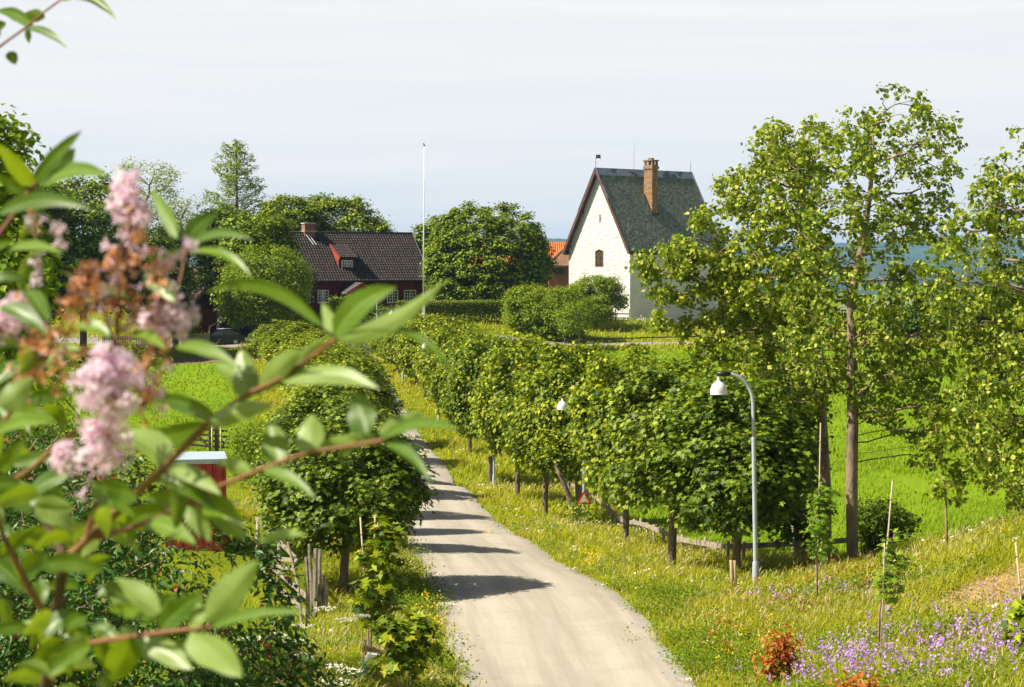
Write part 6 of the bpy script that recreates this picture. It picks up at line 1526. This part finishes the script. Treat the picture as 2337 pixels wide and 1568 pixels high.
# herb clumps on the left verge (larger leaves), ground cover
rg = np.random.default_rng(440); pts = []
for (u, v, n, su, sv) in ((900, 1330, 60, 25, 25), (930, 1400, 70, 25, 40), (880, 1520, 60, 40, 30), (640, 1520, 60, 50, 25), (760, 1500, 60, 60, 40), (640, 1230, 40, 25, 20), (1560, 1210, 40, 40, 12), (1480, 1200, 30, 30, 8), (1640, 1260, 20, 20, 8), (2100, 1520, 60, 120, 30), (1850, 1450, 130, 120, 50), (2250, 1240, 60, 60, 14), (1800, 1350, 90, 100, 25), (2050, 1370, 80, 90, 30), (1560, 1400, 50, 40, 40), (1700, 1540, 60, 60, 20)):
    pts.append(spot(u, v, 20, 75, rg, n, su, sv))
x, y = scatter(26000, 22, 75, rg, 1.0); k = meadow_keep(x, y, rg) & (patch(x, y, 1.1, 4.) + patch(x, y, 2.9, 1.) * .6 + rg.normal(0, .4, len(x)) > .5); x, y = x[k][:2600], y[k][:2600]
pts.append(np.stack([x, y, ground(x, y) + .02], 1))
pts = np.concatenate(pts); pts[:, 2] += .15; c = np.repeat(pts, 44, 0) + rg.normal(0, 1, (len(pts) * 44, 3)) * np.array([.16, .16, .13])
V, T = leaves(c, np.tile([0, -.2, .9], (len(c), 1)) + rg.normal(0, .5, (len(c), 3)), .055, 'kite', rg)
o = mesh_np('leafy_herbs', V, tris=T, mats=[M['bush_leaf']]); tag(o, 'leafy green herbs growing in clumps through the verge grass', 'herbs', None, 'stuff')
# ---------------------------------------------------------------- garden shrubs close to the camera on the left
SH = dict(shape='long', leaf='shrub_leaf', bark='twig', kill=.10, step=.09, r_tip=.0035, r_base=.035, sig=.07, size=.066, per=16, gap=.5, lump=.3, shell=.35, up=.35, flat=.9, infl=1.0, branch_frac=.8, grow_up=.25)
def ex(d, base, spots, seed, sp=.05, n=5):
    rg = np.random.default_rng(seed); b_ = onground(base[0], base[1], d, .1); out = []
    for u, v in spots:
        p = np.array(P(u, v, d)) - np.array(b_); out.append(p + rg.normal(0, sp, (n, 3)))
    return np.concatenate(out)
tree_uv('flowering_shrub', 'large dark green shrub with reddish shoots filling the lower left corner', 'shrub', (250, 1568), 13.0,
        [(1090, 80, 260), (1140, 0, 360), (1210, -120, 470), (1300, -160, 560), (1400, -180, 610), (1500, -180, 650), (1600, -180, 680), (1750, -150, 660)], [(260, 1700, 0), (250, 1500, 0)], 501, n_att=1150,
        extra=ex(13, (250, 1568), [(395, 1110), (392, 1140), (300, 1050), (302, 1085), (540, 1215), (520, 1230), (610, 1260), (600, 1300), (640, 1340), (635, 1380), (655, 1430), (660, 1480), (590, 1260), (690, 1525), (470, 1180)], 1), **SH)
tree_uv('flowering_shrub', 'dark shrub further back at the left edge below the faded lilac clusters', 'shrub', (80, 1568), 16.5,
        [(930, -40, 120), (1000, -100, 230), (1080, -100, 300), (1180, -100, 330), (1300, -100, 350), (1450, -100, 350)], [(100, 1400, 0), (100, 1200, 0)], 502, n_att=700, **SH)
AP = dict(SH); AP.update(shape='kite', leaf='apple_leaf', size=.055, per=11, sig=.06, gap=.9, r_base=.06)
tree_uv('apple_tree', 'yellow green leafy branches of a small fruit tree at the left edge', 'tree', (-60, 1568), 11,
        [(250, -120, -10), (310, -140, 20), (360, -140, 30), (470, -140, 40), (560, -140, 95), (620, -140, 140), (680, -140, 130), (760, -140, 60), (860, -140, 60)], [(-60, 1500, 0), (-80, 900, 0), (-80, 600, 0), (-80, 400, 0)], 503, n_att=430,
        extra=ex(11, (-60, 1568), [(8, 290), (50, 345), (45, 335), (100, 590), (150, 640), (20, 440)], 2, .02, 3), **AP)
HB = dict(SH); HB.update(leaf='bush_leaf', size=.075, sig=.1, per=20, kill=.16, step=.14)
tree_uv('garden_bush', 'leafy hedge bush below the grey picket fence behind the lilac', 'bush', (250, 1300), 30, [(790, 150, 330), (830, 40, 370), (900, -60, 370), (980, -80, 340), (1060, -60, 300)], [(200, 1000, 0)], 504, n_att=420, **HB)

# ---------------------------------------------------------------- the lilac bush right in front of the camera
m, nt, b = new_mat('lilac_leaf')
uvn = tex(nt, 'UV'); s_ = nt.nodes.new('ShaderNodeSeparateXYZ'); nt.links.new(uvn, s_.inputs[0])
axx = math_n(nt, 'ABSOLUTE', s_.outputs[0])
side = math_n(nt, 'ABSOLUTE', math_n(nt, 'SINE', math_n(nt, 'MULTIPLY', math_n(nt, 'SUBTRACT', s_.outputs[1], math_n(nt, 'MULTIPLY', axx, .28)), 20.0)))
vein = math_n(nt, 'MAXIMUM', ramp(nt, axx, [(0.0, 1.), (0.09, 0.)]), ramp(nt, side, [(0.0, .6), (0.22, 0.)]))
g_ = nt.nodes.new('ShaderNodeNewGeometry')
col = mix(nt, g_.outputs['Random Per Island'], (0.035, 0.10, 0.003), (0.12, 0.22, 0.006)); col = mix(nt, vein, col, (0.30, 0.42, 0.08))
bk = mix(nt, vein, (0.22, 0.32, 0.07), (0.32, 0.40, 0.14)); col = mix(nt, g_.outputs['Backfacing'], col, bk)
nt.links.new(col, b.inputs['Base Color']); b.inputs['Roughness'].default_value = .42; b.inputs['Specular IOR Level'].default_value = .5
bump(nt, b, vein, -.4, .002)
trn = nt.nodes.new('ShaderNodeBsdfTranslucent'); trn.inputs[0].default_value = (.30, .40, .012, 1)
ms = nt.nodes.new('ShaderNodeMixShader'); ms.inputs[0].default_value = .34; nt.links.new(b.outputs[0], ms.inputs[1]); nt.links.new(trn.outputs[0], ms.inputs[2]); nt.links.new(ms.outputs[0], nt.nodes['Material Output'].inputs[0])
M['lilac_leaf'] = m
M['lilac_branch'] = mottled('lilac_branch', (.17, .085, .025), (.28, .15, .045), 40, .7, .5, 200, .002, c3=(.10, .06, .04), s3=.56)
M['lilac_twig'] = mottled('lilac_twig', (.24, .07, .045), (.22, .13, .05), 60, .6, .2, 200, .001)
M['old_bark'] = mottled('old_bark', (.07, .045, .025), (.14, .085, .04), 30, .9, .6, 150, .003)

LO = Vector(P(110, 1568, 2.5)); LO.z = gz(LO.x, LO.y)
lil = thing('lilac_bush', 'blurred lilac bush close to the camera with pale violet and withered brown flower clusters', 'bush', LO)
def LP(u, v, d): return Vector(P(u, v, d)) - LO
lv, lq, luv = [], [], []
def add_leaf(p0, p1, w, arch=.0, roll=0.0, fold=.22, wave=.12, nx=7, nyy=11):
    "ovate pointed leaf from p0 to p1, w metres wide"
    A = p1 - p0; L = A.length; a = A.normalized(); cam_dir = (-(p0 + p1) / 2 - LO).normalized()
    S = a.cross(cam_dir); S = S.normalized() if S.length > 1e-3 else Vector((1, 0, 0)); N = S.cross(a).normalized()
    c_, s_ = math.cos(roll), math.sin(roll); S, N = S * c_ + N * s_, N * c_ - S * s_
    b0 = len(lv); ph = (p0.x * 40 + p0.z * 23) % 6.28
    UPv = Vector((0, 0, 1)); UPv = (UPv - a * UPv.dot(a)); UPv = UPv.normalized() if UPv.length > 1e-3 else N
    for j in range(nyy):
        t = j / (nyy - 1); ww = w / 2 * (max(0, t) ** .55) * (max(0, 1 - t) ** .95) * 2.0 * (1 + .05 * math.sin(t * 17 + ph))
        for i in range(nx):
            s = (i / (nx - 1)) * 2 - 1
            q = p0 + A * t + UPv * arch * 4 * t * (1 - t) + S * ww * s + N * (fold * abs(s) * ww + wave * ww * math.sin(t * 9 + ph + (2 if s > 0 else 0)) * abs(s))
            lv.append(tuple(q)); luv.append((s, t))
    for j in range(nyy - 1):
        for i in range(nx - 1): k = b0 + j * nx + i; lq.append((k, k + 1, k + nx + 1, k + nx))
def LL(u0, v0, u1, v1, wpx, arch=0, roll=20, d0=2.4, d1=None):
    d1 = d0 if d1 is None else d1; k = (d0 + d1) / 2 / FPX; r_ = math.radians(roll)
    add_leaf(LP(u0, v0, d0), LP(u1, v1, d1), wpx * .9 * k / max(.35, abs(math.cos(r_))), arch * k, r_)
F_, B_ = 0, 180     # showing the upper side / the pale underside
for a in [  # right hand shoots
    (742, 748, 468, 668, 52, 52, 25, 2.3, 2.45), (770, 778, 1015, 640, 66, -22, 200, 2.3, 2.2), (765, 770, 735, 690, 50, 0, 190, 2.32, 2.4), (775, 765, 1050, 868, 30, 62, 40, 2.3, 2.2), (760, 772, 905, 655, 92, 22, 30, 2.31, 2.25),
    (426, 563, 578, 548, 34, 22, 30, 2.5, 2.4), (424, 556, 497, 487, 62, 12, 20, 2.5, 2.55), (428, 576, 574, 632, 36, 26, 35, 2.5, 2.4), (405, 545, 344, 432, 48, 8, 20, 2.5, 2.6), (420, 570, 330, 585, 40, -10, 30, 2.5, 2.6),
    (605, 890, 486, 832, 76, 0, 200, 2.4, 2.5), (560, 905, 552, 792, 92, 0, 195, 2.4, 2.45), (640, 868, 868, 888, 70, 26, 205, 2.35, 2.25), (590, 890, 690, 800, 80, 10, 200, 2.38, 2.3), (655, 860, 750, 770, 45, 10, 190, 2.35, 2.3),
    (470, 968, 628, 925, 70, 8, 195, 2.4, 2.3), (500, 955, 330, 905, 60, 10, 20, 2.4, 2.5), (478, 965, 275, 985, 70, -20, 15, 2.42, 2.55), (395, 1045, 285, 985, 105, 0, 200, 2.42, 2.5), (380, 1062, 505, 1130, 62, 12, 200, 2.4, 2.3), (352, 1090, 500, 1178, 60, 20, 20, 2.4, 2.35),
    (872, 1000, 1048, 980, 44, 24, 25, 2.25, 2.1), (866, 995, 968, 938, 52, 8, 210, 2.25, 2.3), (880, 1012, 986, 1105, 44, 22, 15, 2.25, 2.15), (838, 992, 812, 893, 100, 0, 20, 2.27, 2.3), (862, 1012, 788, 1000, 48, 12, 200, 2.27, 2.3), (850, 1012, 700, 1025, 46, 10, 190, 2.28, 2.35),
    (702, 1032, 712, 944, 95, 4, 200, 2.3, 2.35), (640, 1058, 612, 962, 96, 0, 15, 2.33, 2.38), (600, 1072, 722, 1140, 44, 14, 20, 2.33, 2.25), (575, 1082, 490, 1058, 46, 8, 195, 2.35, 2.4), (800, 1018, 775, 1045, 30, 0, 0, 2.3, 2.3),
    (470, 1130, 560, 1235, 100, 0, 10, 2.38, 2.3), (430, 1152, 480, 1235, 70, 0, 195, 2.38, 2.35), (415, 1155, 330, 1135, 60, 8, 20, 2.4, 2.45), (330, 1195, 450, 1245, 70, 14, 20, 2.4, 2.3),
    (468, 1418, 592, 1278, 112, 4, 200, 2.2, 2.15), (462, 1422, 408, 1372, 80, 0, 205, 2.2, 2.25), (480, 1432, 708, 1398, 38, 16, 25, 2.2, 2.1), (435, 1442, 552, 1545, 118, 0, 205, 2.2, 2.1), (330, 1452, 440, 1528, 84, 0, 190, 2.25, 2.2), (300, 1455, 250, 1560, 110, 0, 15, 2.25, 2.3),
    (365, 1398, 262, 1318, 84, 0, 205, 2.3, 2.35), (370, 1402, 245, 1392, 62, 6, 20, 2.3, 2.4), (360, 1445, 470, 1352, 76, 8, 20, 2.25, 2.2), (590, 1238, 700, 1222, 36, 12, 200, 2.3, 2.2),
    # upper left
    (72, 425, -6, 326, 62, 4, 20, 2.6, 2.5), (76, 418, 188, 298, 50, 6, 25, 2.6, 2.5), (108, 402, 172, 338, 66, 0, 10, 2.6, 2.7), (90, 425, 250, 402, 58, 24, 30, 2.6, 2.45), (95, 430, 58, 520, 40, 0, 20, 2.6, 2.55), (-6, 488, 212, 478, 56, 26, 15, 2.4, 2.3), (60, 440, -10, 398, 44, 0, 20, 2.6, 2.6),
    (0, 700, 110, 770, 60, 18, 15, 2.3, 2.25), (-10, 640, 60, 650, 40, 14, 30, 2.3, 2.3), (20, 570, 145, 580, 34, 14, 30, 2.4, 2.3), (60, 660, 115, 745, 56, 10, 20, 2.4, 2.3), (150, 720, 240, 640, 46, 0, 20, 2.5, 2.6), (215, 660, 300, 690, 40, 12, 25, 2.5, 2.4), (330, 620, 400, 690, 66, 6, 190, 2.4, 2.35),
    (0, 930, 75, 860, 84, 0, 200, 2.3, 2.3), (-10, 985, 120, 965, 44, 12, 20, 2.3, 2.2), (0, 1075, 60, 1000, 56, 0, 20, 2.4, 2.3), (100, 800, 40, 860, 60, 8, 10, 2.4, 2.3), (170, 745, 260, 775, 44, 14, 30, 2.5, 2.45), (400, 792, 552, 848, 48, 20, 20, 2.35, 2.25), (300, 760, 380, 800, 40, 12, 20, 2.4, 2.3)]:
    LL(*a)
rg = np.random.default_rng(520); SK = []
for k in range(64):   # inner leaves of the lower left part, each hung from a spot on one of the boughs
    t = rg.uniform(0, 1); z = rg.integers(0, 4)
    bb = [((150, 1280), (350, 1090)), ((110, 1568), (150, 1270)), ((0, 1113), (157, 1249)), ((130, 1470), (300, 1453))][z]
    u = bb[0][0] + (bb[1][0] - bb[0][0]) * t + rg.normal(0, 50); v = bb[0][1] + (bb[1][1] - bb[0][1]) * t + rg.normal(0, 55); a = rg.uniform(-.9, 3.6); Ls = rg.uniform(80, 140); dd = rg.uniform(2.2, 2.9)
    if v < 1080: v += 90
    SK.append((u, v, dd)); LL(u, v, u + math.cos(a) * Ls, v + math.sin(a) * Ls * .7, Ls * rg.uniform(.4, .62), rg.uniform(0, 22), (180 if rg.uniform() < .25 else 0) + rg.uniform(-40, 50), dd, dd + rg.uniform(-.06, .06))
for k in range(34):
    z = rg.integers(0, 3); t = rg.uniform(0, 1)
    bb = [((-20, 560), (40, 480)), ((-10, 1150), (60, 1330)), ((-20, 1010), (70, 870))][z]
    u = bb[0][0] + (bb[1][0] - bb[0][0]) * t + rg.normal(0, 35); v = bb[0][1] + (bb[1][1] - bb[0][1]) * t + rg.normal(0, 60); a = rg.uniform(-1.2, 1.5); Ls = rg.uniform(70, 130); dd = rg.uniform(2.6, 3.2)
    if 250 < v < 540: v += 330
    LL(u, v, u + math.cos(a) * Ls, v + math.sin(a) * Ls * .8, Ls * rg.uniform(.35, .55), rg.uniform(0, 22), (180 if rg.uniform() < .2 else 0) + rg.uniform(-50, 55), dd, dd + rg.uniform(-.06, .06))
V = np.array(lv); fo = mesh_np('foliage', V, quads=np.array(lq), mats=[M['lilac_leaf']], parent=lil, smooth=True)
uv = fo.data.uv_layers.new(name='UVMap'); uv.data.foreach_set('uv', np.array(luv, np.float32)[np.array(lq).ravel()].ravel())

def bough(name, pts, mat, n=9):
    P3 = [LP(u, v, d) for u, v, d, w in pts]; R3 = [w * .42 * d / FPX for u, v, d, w in pts]
    # smooth the path
    arr = np.array([tuple(p) for p in P3]); t = np.linspace(0, len(arr) - 1, (len(arr) - 1) * 5 + 1); i0 = np.clip(t.astype(int), 0, len(arr) - 2); f = t - i0
    def at(i): return arr[np.clip(i, 0, len(arr) - 1)]
    q = .5 * ((2 * at(i0)) + (-at(i0 - 1) + at(i0 + 1)) * f[:, None] + (2 * at(i0 - 1) - 5 * at(i0) + 4 * at(i0 + 1) - at(i0 + 2)) * f[:, None] ** 2 + (-at(i0 - 1) + 3 * at(i0) - 3 * at(i0 + 1) + at(i0 + 2)) * f[:, None] ** 3)
    rr = np.interp(t, range(len(R3)), R3) * (1 + .08 * np.sin(t * 5))
    return MB().tube([tuple(x) for x in q], list(rr), n).obj(name, M[mat], lil)
base_px = (LO.z / 2.6)
bough('stem', [(60, 2400, 2.75, 46), (80, 1950, 2.65, 42), (100, 1600, 2.5, 36), (128, 1400, 2.5, 32), (150, 1272, 2.45, 30)], 'old_bark')
bough('branch', [(148, 1285, 2.45, 28), (190, 1240, 2.43, 26), (350, 1090, 2.4, 23), (480, 963, 2.4, 20), (560, 905, 2.38, 17), (640, 864, 2.35, 16), (700, 822, 2.33, 14), (768, 774, 2.3, 14)], 'lilac_branch')
bough('branch', [(205, 1228, 2.43, 18), (309, 1202, 2.41, 17), (393, 1165, 2.39, 15), (471, 1123, 2.37, 14), (610, 1066, 2.33, 12), (700, 1035, 2.3, 11), (800, 1018, 2.28, 10), (878, 1004, 2.25, 11)], 'lilac_twig')
bough('branch', [(126, 1480, 2.48, 18), (200, 1468, 2.35, 15), (298, 1453, 2.25, 14), (400, 1440, 2.22, 13), (487, 1430, 2.2, 12)], 'lilac_twig')
bough('branch', [(150, 1275, 2.46, 22), (100, 1190, 2.5, 18), (40, 1140, 2.5, 16), (-30, 1095, 2.5, 15)], 'old_bark')
bough('branch', [(194, 971, 2.4, 14), (140, 1010, 2.4, 15), (84, 1060, 2.42, 15), (-10, 1150, 2.45, 16), (60, 1330, 2.48, 18), (126, 1430, 2.5, 20)], 'lilac_branch')
bough('branch', [(190, 1240, 2.44, 16), (230, 1120, 2.42, 12), (255, 960, 2.4, 12), (262, 820, 2.4, 11), (272, 640, 2.42, 9), (295, 400, 2.42, 5)], 'lilac_twig')
bough('branch', [(-20, 1010, 2.4, 15), (30, 930, 2.38, 12), (70, 870, 2.38, 8), (130, 760, 2.4, 6), (190, 620, 2.4, 4)], 'lilac_twig')
bough('branch', [(262, 830, 2.4, 8), (330, 780, 2.42, 7), (395, 690, 2.45, 7), (426, 565, 2.5, 7)], 'lilac_twig')
bough('branch', [(-20, 560, 2.5, 14), (30, 490, 2.55, 11), (75, 425, 2.6, 10), (110, 402, 2.6, 8)], 'lilac_twig')
bough('branch', [(262, 800, 2.38, 8), (230, 700, 2.4, 6), (150, 620, 2.5, 4)], 'old_bark')
# overhanging shoot at the top left, a little further away
lv2, lq2, luv2 = lv, lq, luv; lv, lq, luv = [], [], []
for a in [(150, -6, 268, 48, 34, 22, 20, 3.6, 3.5), (60, 64, 156, 112, 28, 12, 20, 3.6, 3.5), (20, 118, 36, 148, 40, 0, 20, 3.6, 3.6), (78, 60, -8, 26, 44, 10, 15, 3.6, 3.7), (62, 66, 66, 100, 22, 0, 10, 3.6, 3.6), (100, 30, 40, 52, 44, 0, 200, 3.6, 3.7), (-10, 62, 14, 52, 34, 0, 10, 3.7, 3.7), (0, 84, -30, 60, 40, 0, 10, 3.7, 3.7), (138, 0, 210, -20, 30, 6, 200, 3.6, 3.5)]: LL(*a)
fo2 = mesh_np('overhanging_leaves', np.array(lv), quads=np.array(lq), mats=[M['lilac_leaf']], parent=lil, smooth=True)
uv = fo2.data.uv_layers.new(name='UVMap'); uv.data.foreach_set('uv', np.array(luv, np.float32)[np.array(lq).ravel()].ravel())
bough('branch', [(-60, 600, 2.7, 18), (-90, 300, 3.2, 14), (-30, 135, 3.6, 9), (0, 106, 3.6, 8), (60, 62, 3.6, 7), (100, 28, 3.6, 6), (150, -8, 3.6, 5)], 'lilac_twig')

# flower clusters: tubular four-petalled florets
FV = [(0, 0, 0)]; FT = []
for k in range(4):
    a = k * math.pi / 2; FV += [(.07 * math.cos(a), .0, .07 * math.sin(a)), (.12 * math.cos(a), .85, .12 * math.sin(a))]
for k in range(4):
    i = 1 + 2 * k; j = 1 + 2 * ((k + 1) % 4); FT += [(i, j, j + 1), (i, j + 1, i + 1)]
for k in range(4):
    a = k * math.pi / 2 + math.pi / 4; b0 = len(FV)
    for da, r_, h in ((-.5, .14, .86), (-.42, .44, .98), (0, .58, .92), (.42, .44, .98), (.5, .14, .86)): FV.append((r_ * math.cos(a + da), h, r_ * math.sin(a + da)))
    FT += [(b0, b0 + 1, b0 + 2), (b0, b0 + 2, b0 + 4), (b0 + 2, b0 + 3, b0 + 4)]
FV, FT = np.array(FV), np.array(FT)
def florets(Pn, A, size, rg):
    n = len(Pn); A = A / np.linalg.norm(A, axis=1)[:, None]; R_ = rg.normal(0, 1, (n, 3)); B1 = R_ - A * (R_ * A).sum(1)[:, None]; B1 /= np.linalg.norm(B1, axis=1)[:, None]; B2 = np.cross(A, B1)
    s = (size * rg.uniform(.75, 1.25, n))[:, None, None]
    V = Pn[:, None] + s * (FV[None, :, 0, None] * B1[:, None] + FV[None, :, 1, None] * A[:, None] + FV[None, :, 2, None] * B2[:, None])
    return V.reshape(-1, 3), (np.arange(n)[:, None, None] * len(FV) + FT[None]).reshape(-1, 3)
def panicle(label, axis, r0, r1, n, seed, pink, size=.0155, d=2.38, wd=.55):
    "axis: print positions; pink: fraction of fresh florets as function of t"
    rg = np.random.default_rng(seed); A = np.array([tuple(LP(u, v, d + rg.uniform(-.02, .02))) for u, v in axis]); L = np.linspace(0, 1, len(A))
    t = rg.uniform(0, 1, n) ** .9; c = np.stack([np.interp(t, L, A[:, i]) for i in range(3)], 1)
    dirn = rg.normal(0, 1, (n, 3)); dirn[:, 2] += .35; dirn /= np.linalg.norm(dirn, axis=1)[:, None]
    R = (r0 + (r1 - r0) * t) * d / FPX * rg.uniform(.25, 1.0, n) ** .6
    p = c + dirn * R[:, None] - dirn * size * .5
    fresh = rg.uniform(0, 1, n) < pink(t)
    tw = MB()
    for k in range(0, n, 3): tw.tube([tuple(c[k] - (A[-1] - A[0]) * .04), tuple((c[k] + p[k]) / 2), tuple(p[k])], [.0016, .0012, .0009], 4, cap=False)
    V1, T1 = florets(p[fresh], dirn[fresh], size, rg) if fresh.any() else (np.zeros((0, 3)), np.zeros((0, 3), int))
    V2, T2 = florets(p[~fresh], dirn[~fresh] + rg.normal(0, .4, ((~fresh).sum(), 3)), size * .72, rg) if (~fresh).any() else (np.zeros((0, 3)), np.zeros((0, 3), int))
    V = np.concatenate([V1, V2]); T = np.concatenate([T1, T2 + len(V1)]); mi = np.concatenate([np.zeros(len(T1), int), np.ones(len(T2), int)])
    o = mesh_np('flower_cluster', V, tris=T, mats=[M['lilac_flower'], M['withered_flower']], mi_t=mi, parent=lil); o['label'] = label
    tw.obj('flower_stalks', M['lilac_twig'], o)
panicle('tall cluster, violet at the tip and withered brown below', [(268, 830), (275, 650), (300, 520), (292, 400)], 70, 28, 150, 1, lambda t: np.clip((t - .5) * 4, .13, 1))
panicle('withered brown side cluster', [(130, 880), (175, 700), (210, 610)], 70, 36, 95, 2, lambda t: .04 + 0 * t)
panicle('withered brown side cluster', [(340, 860), (370, 720), (360, 590)], 62, 40, 85, 3, lambda t: .22 + 0 * t)
panicle('fresh pale violet cluster', [(240, 950), (245, 880), (250, 850)], 74, 64, 120, 4, lambda t: .97 + 0 * t, size=.018, d=2.22)
panicle('loose pale violet cluster', [(215, 1080), (245, 1020), (250, 985)], 50, 46, 70, 5, lambda t: .95 + 0 * t, d=2.25)
panicle('small pale violet side cluster', [(140, 1055), (150, 1035)], 26, 22, 26, 6, lambda t: 1 + 0 * t)
panicle('pale violet cluster at the left edge', [(-10, 760), (25, 740), (45, 690)], 42, 36, 70, 7, lambda t: .95 + 0 * t)
panicle('sparse violet florets', [(385, 745), (405, 715)], 36, 32, 26, 8, lambda t: 1 + 0 * t, size=.019)
panicle('two florets at a leaf node', [(415, 580), (420, 560)], 20, 16, 9, 9, lambda t: 1 + 0 * t)
panicle('withered cluster low at the left', [(60, 900), (90, 820), (110, 760)], 58, 44, 75, 10, lambda t: .08 + 0 * t)
panicle('withered cluster low in the middle', [(330, 930), (300, 860)], 60, 60, 55, 11, lambda t: .2 + 0 * t)
panicle('few fading florets', [(70, 480), (90, 520), (150, 560), (60, 640)], 20, 20, 18, 12, lambda t: .8 + 0 * t)

# ---------------------------------------------------------------- air
hz = MB().box(-6300, 6300, -30, 9800, -80, 62)
m = bpy.data.materials.new('haze'); m.use_nodes = True; nt = m.node_tree; nt.nodes.remove(nt.nodes['Principled BSDF'])
pv = nt.nodes.new('ShaderNodeVolumePrincipled'); pv.inputs['Color'].default_value = (.35, .62, 1.0, 1); pv.inputs['Density'].default_value = HAZE_DENSITY; pv.inputs['Anisotropy'].default_value = 0.2
nt.links.new(pv.outputs[0], nt.nodes['Material Output'].inputs['Volume'])
o = hz.obj('haze', m); tag(o, 'thin blue summer haze', 'haze', None, 'stuff')
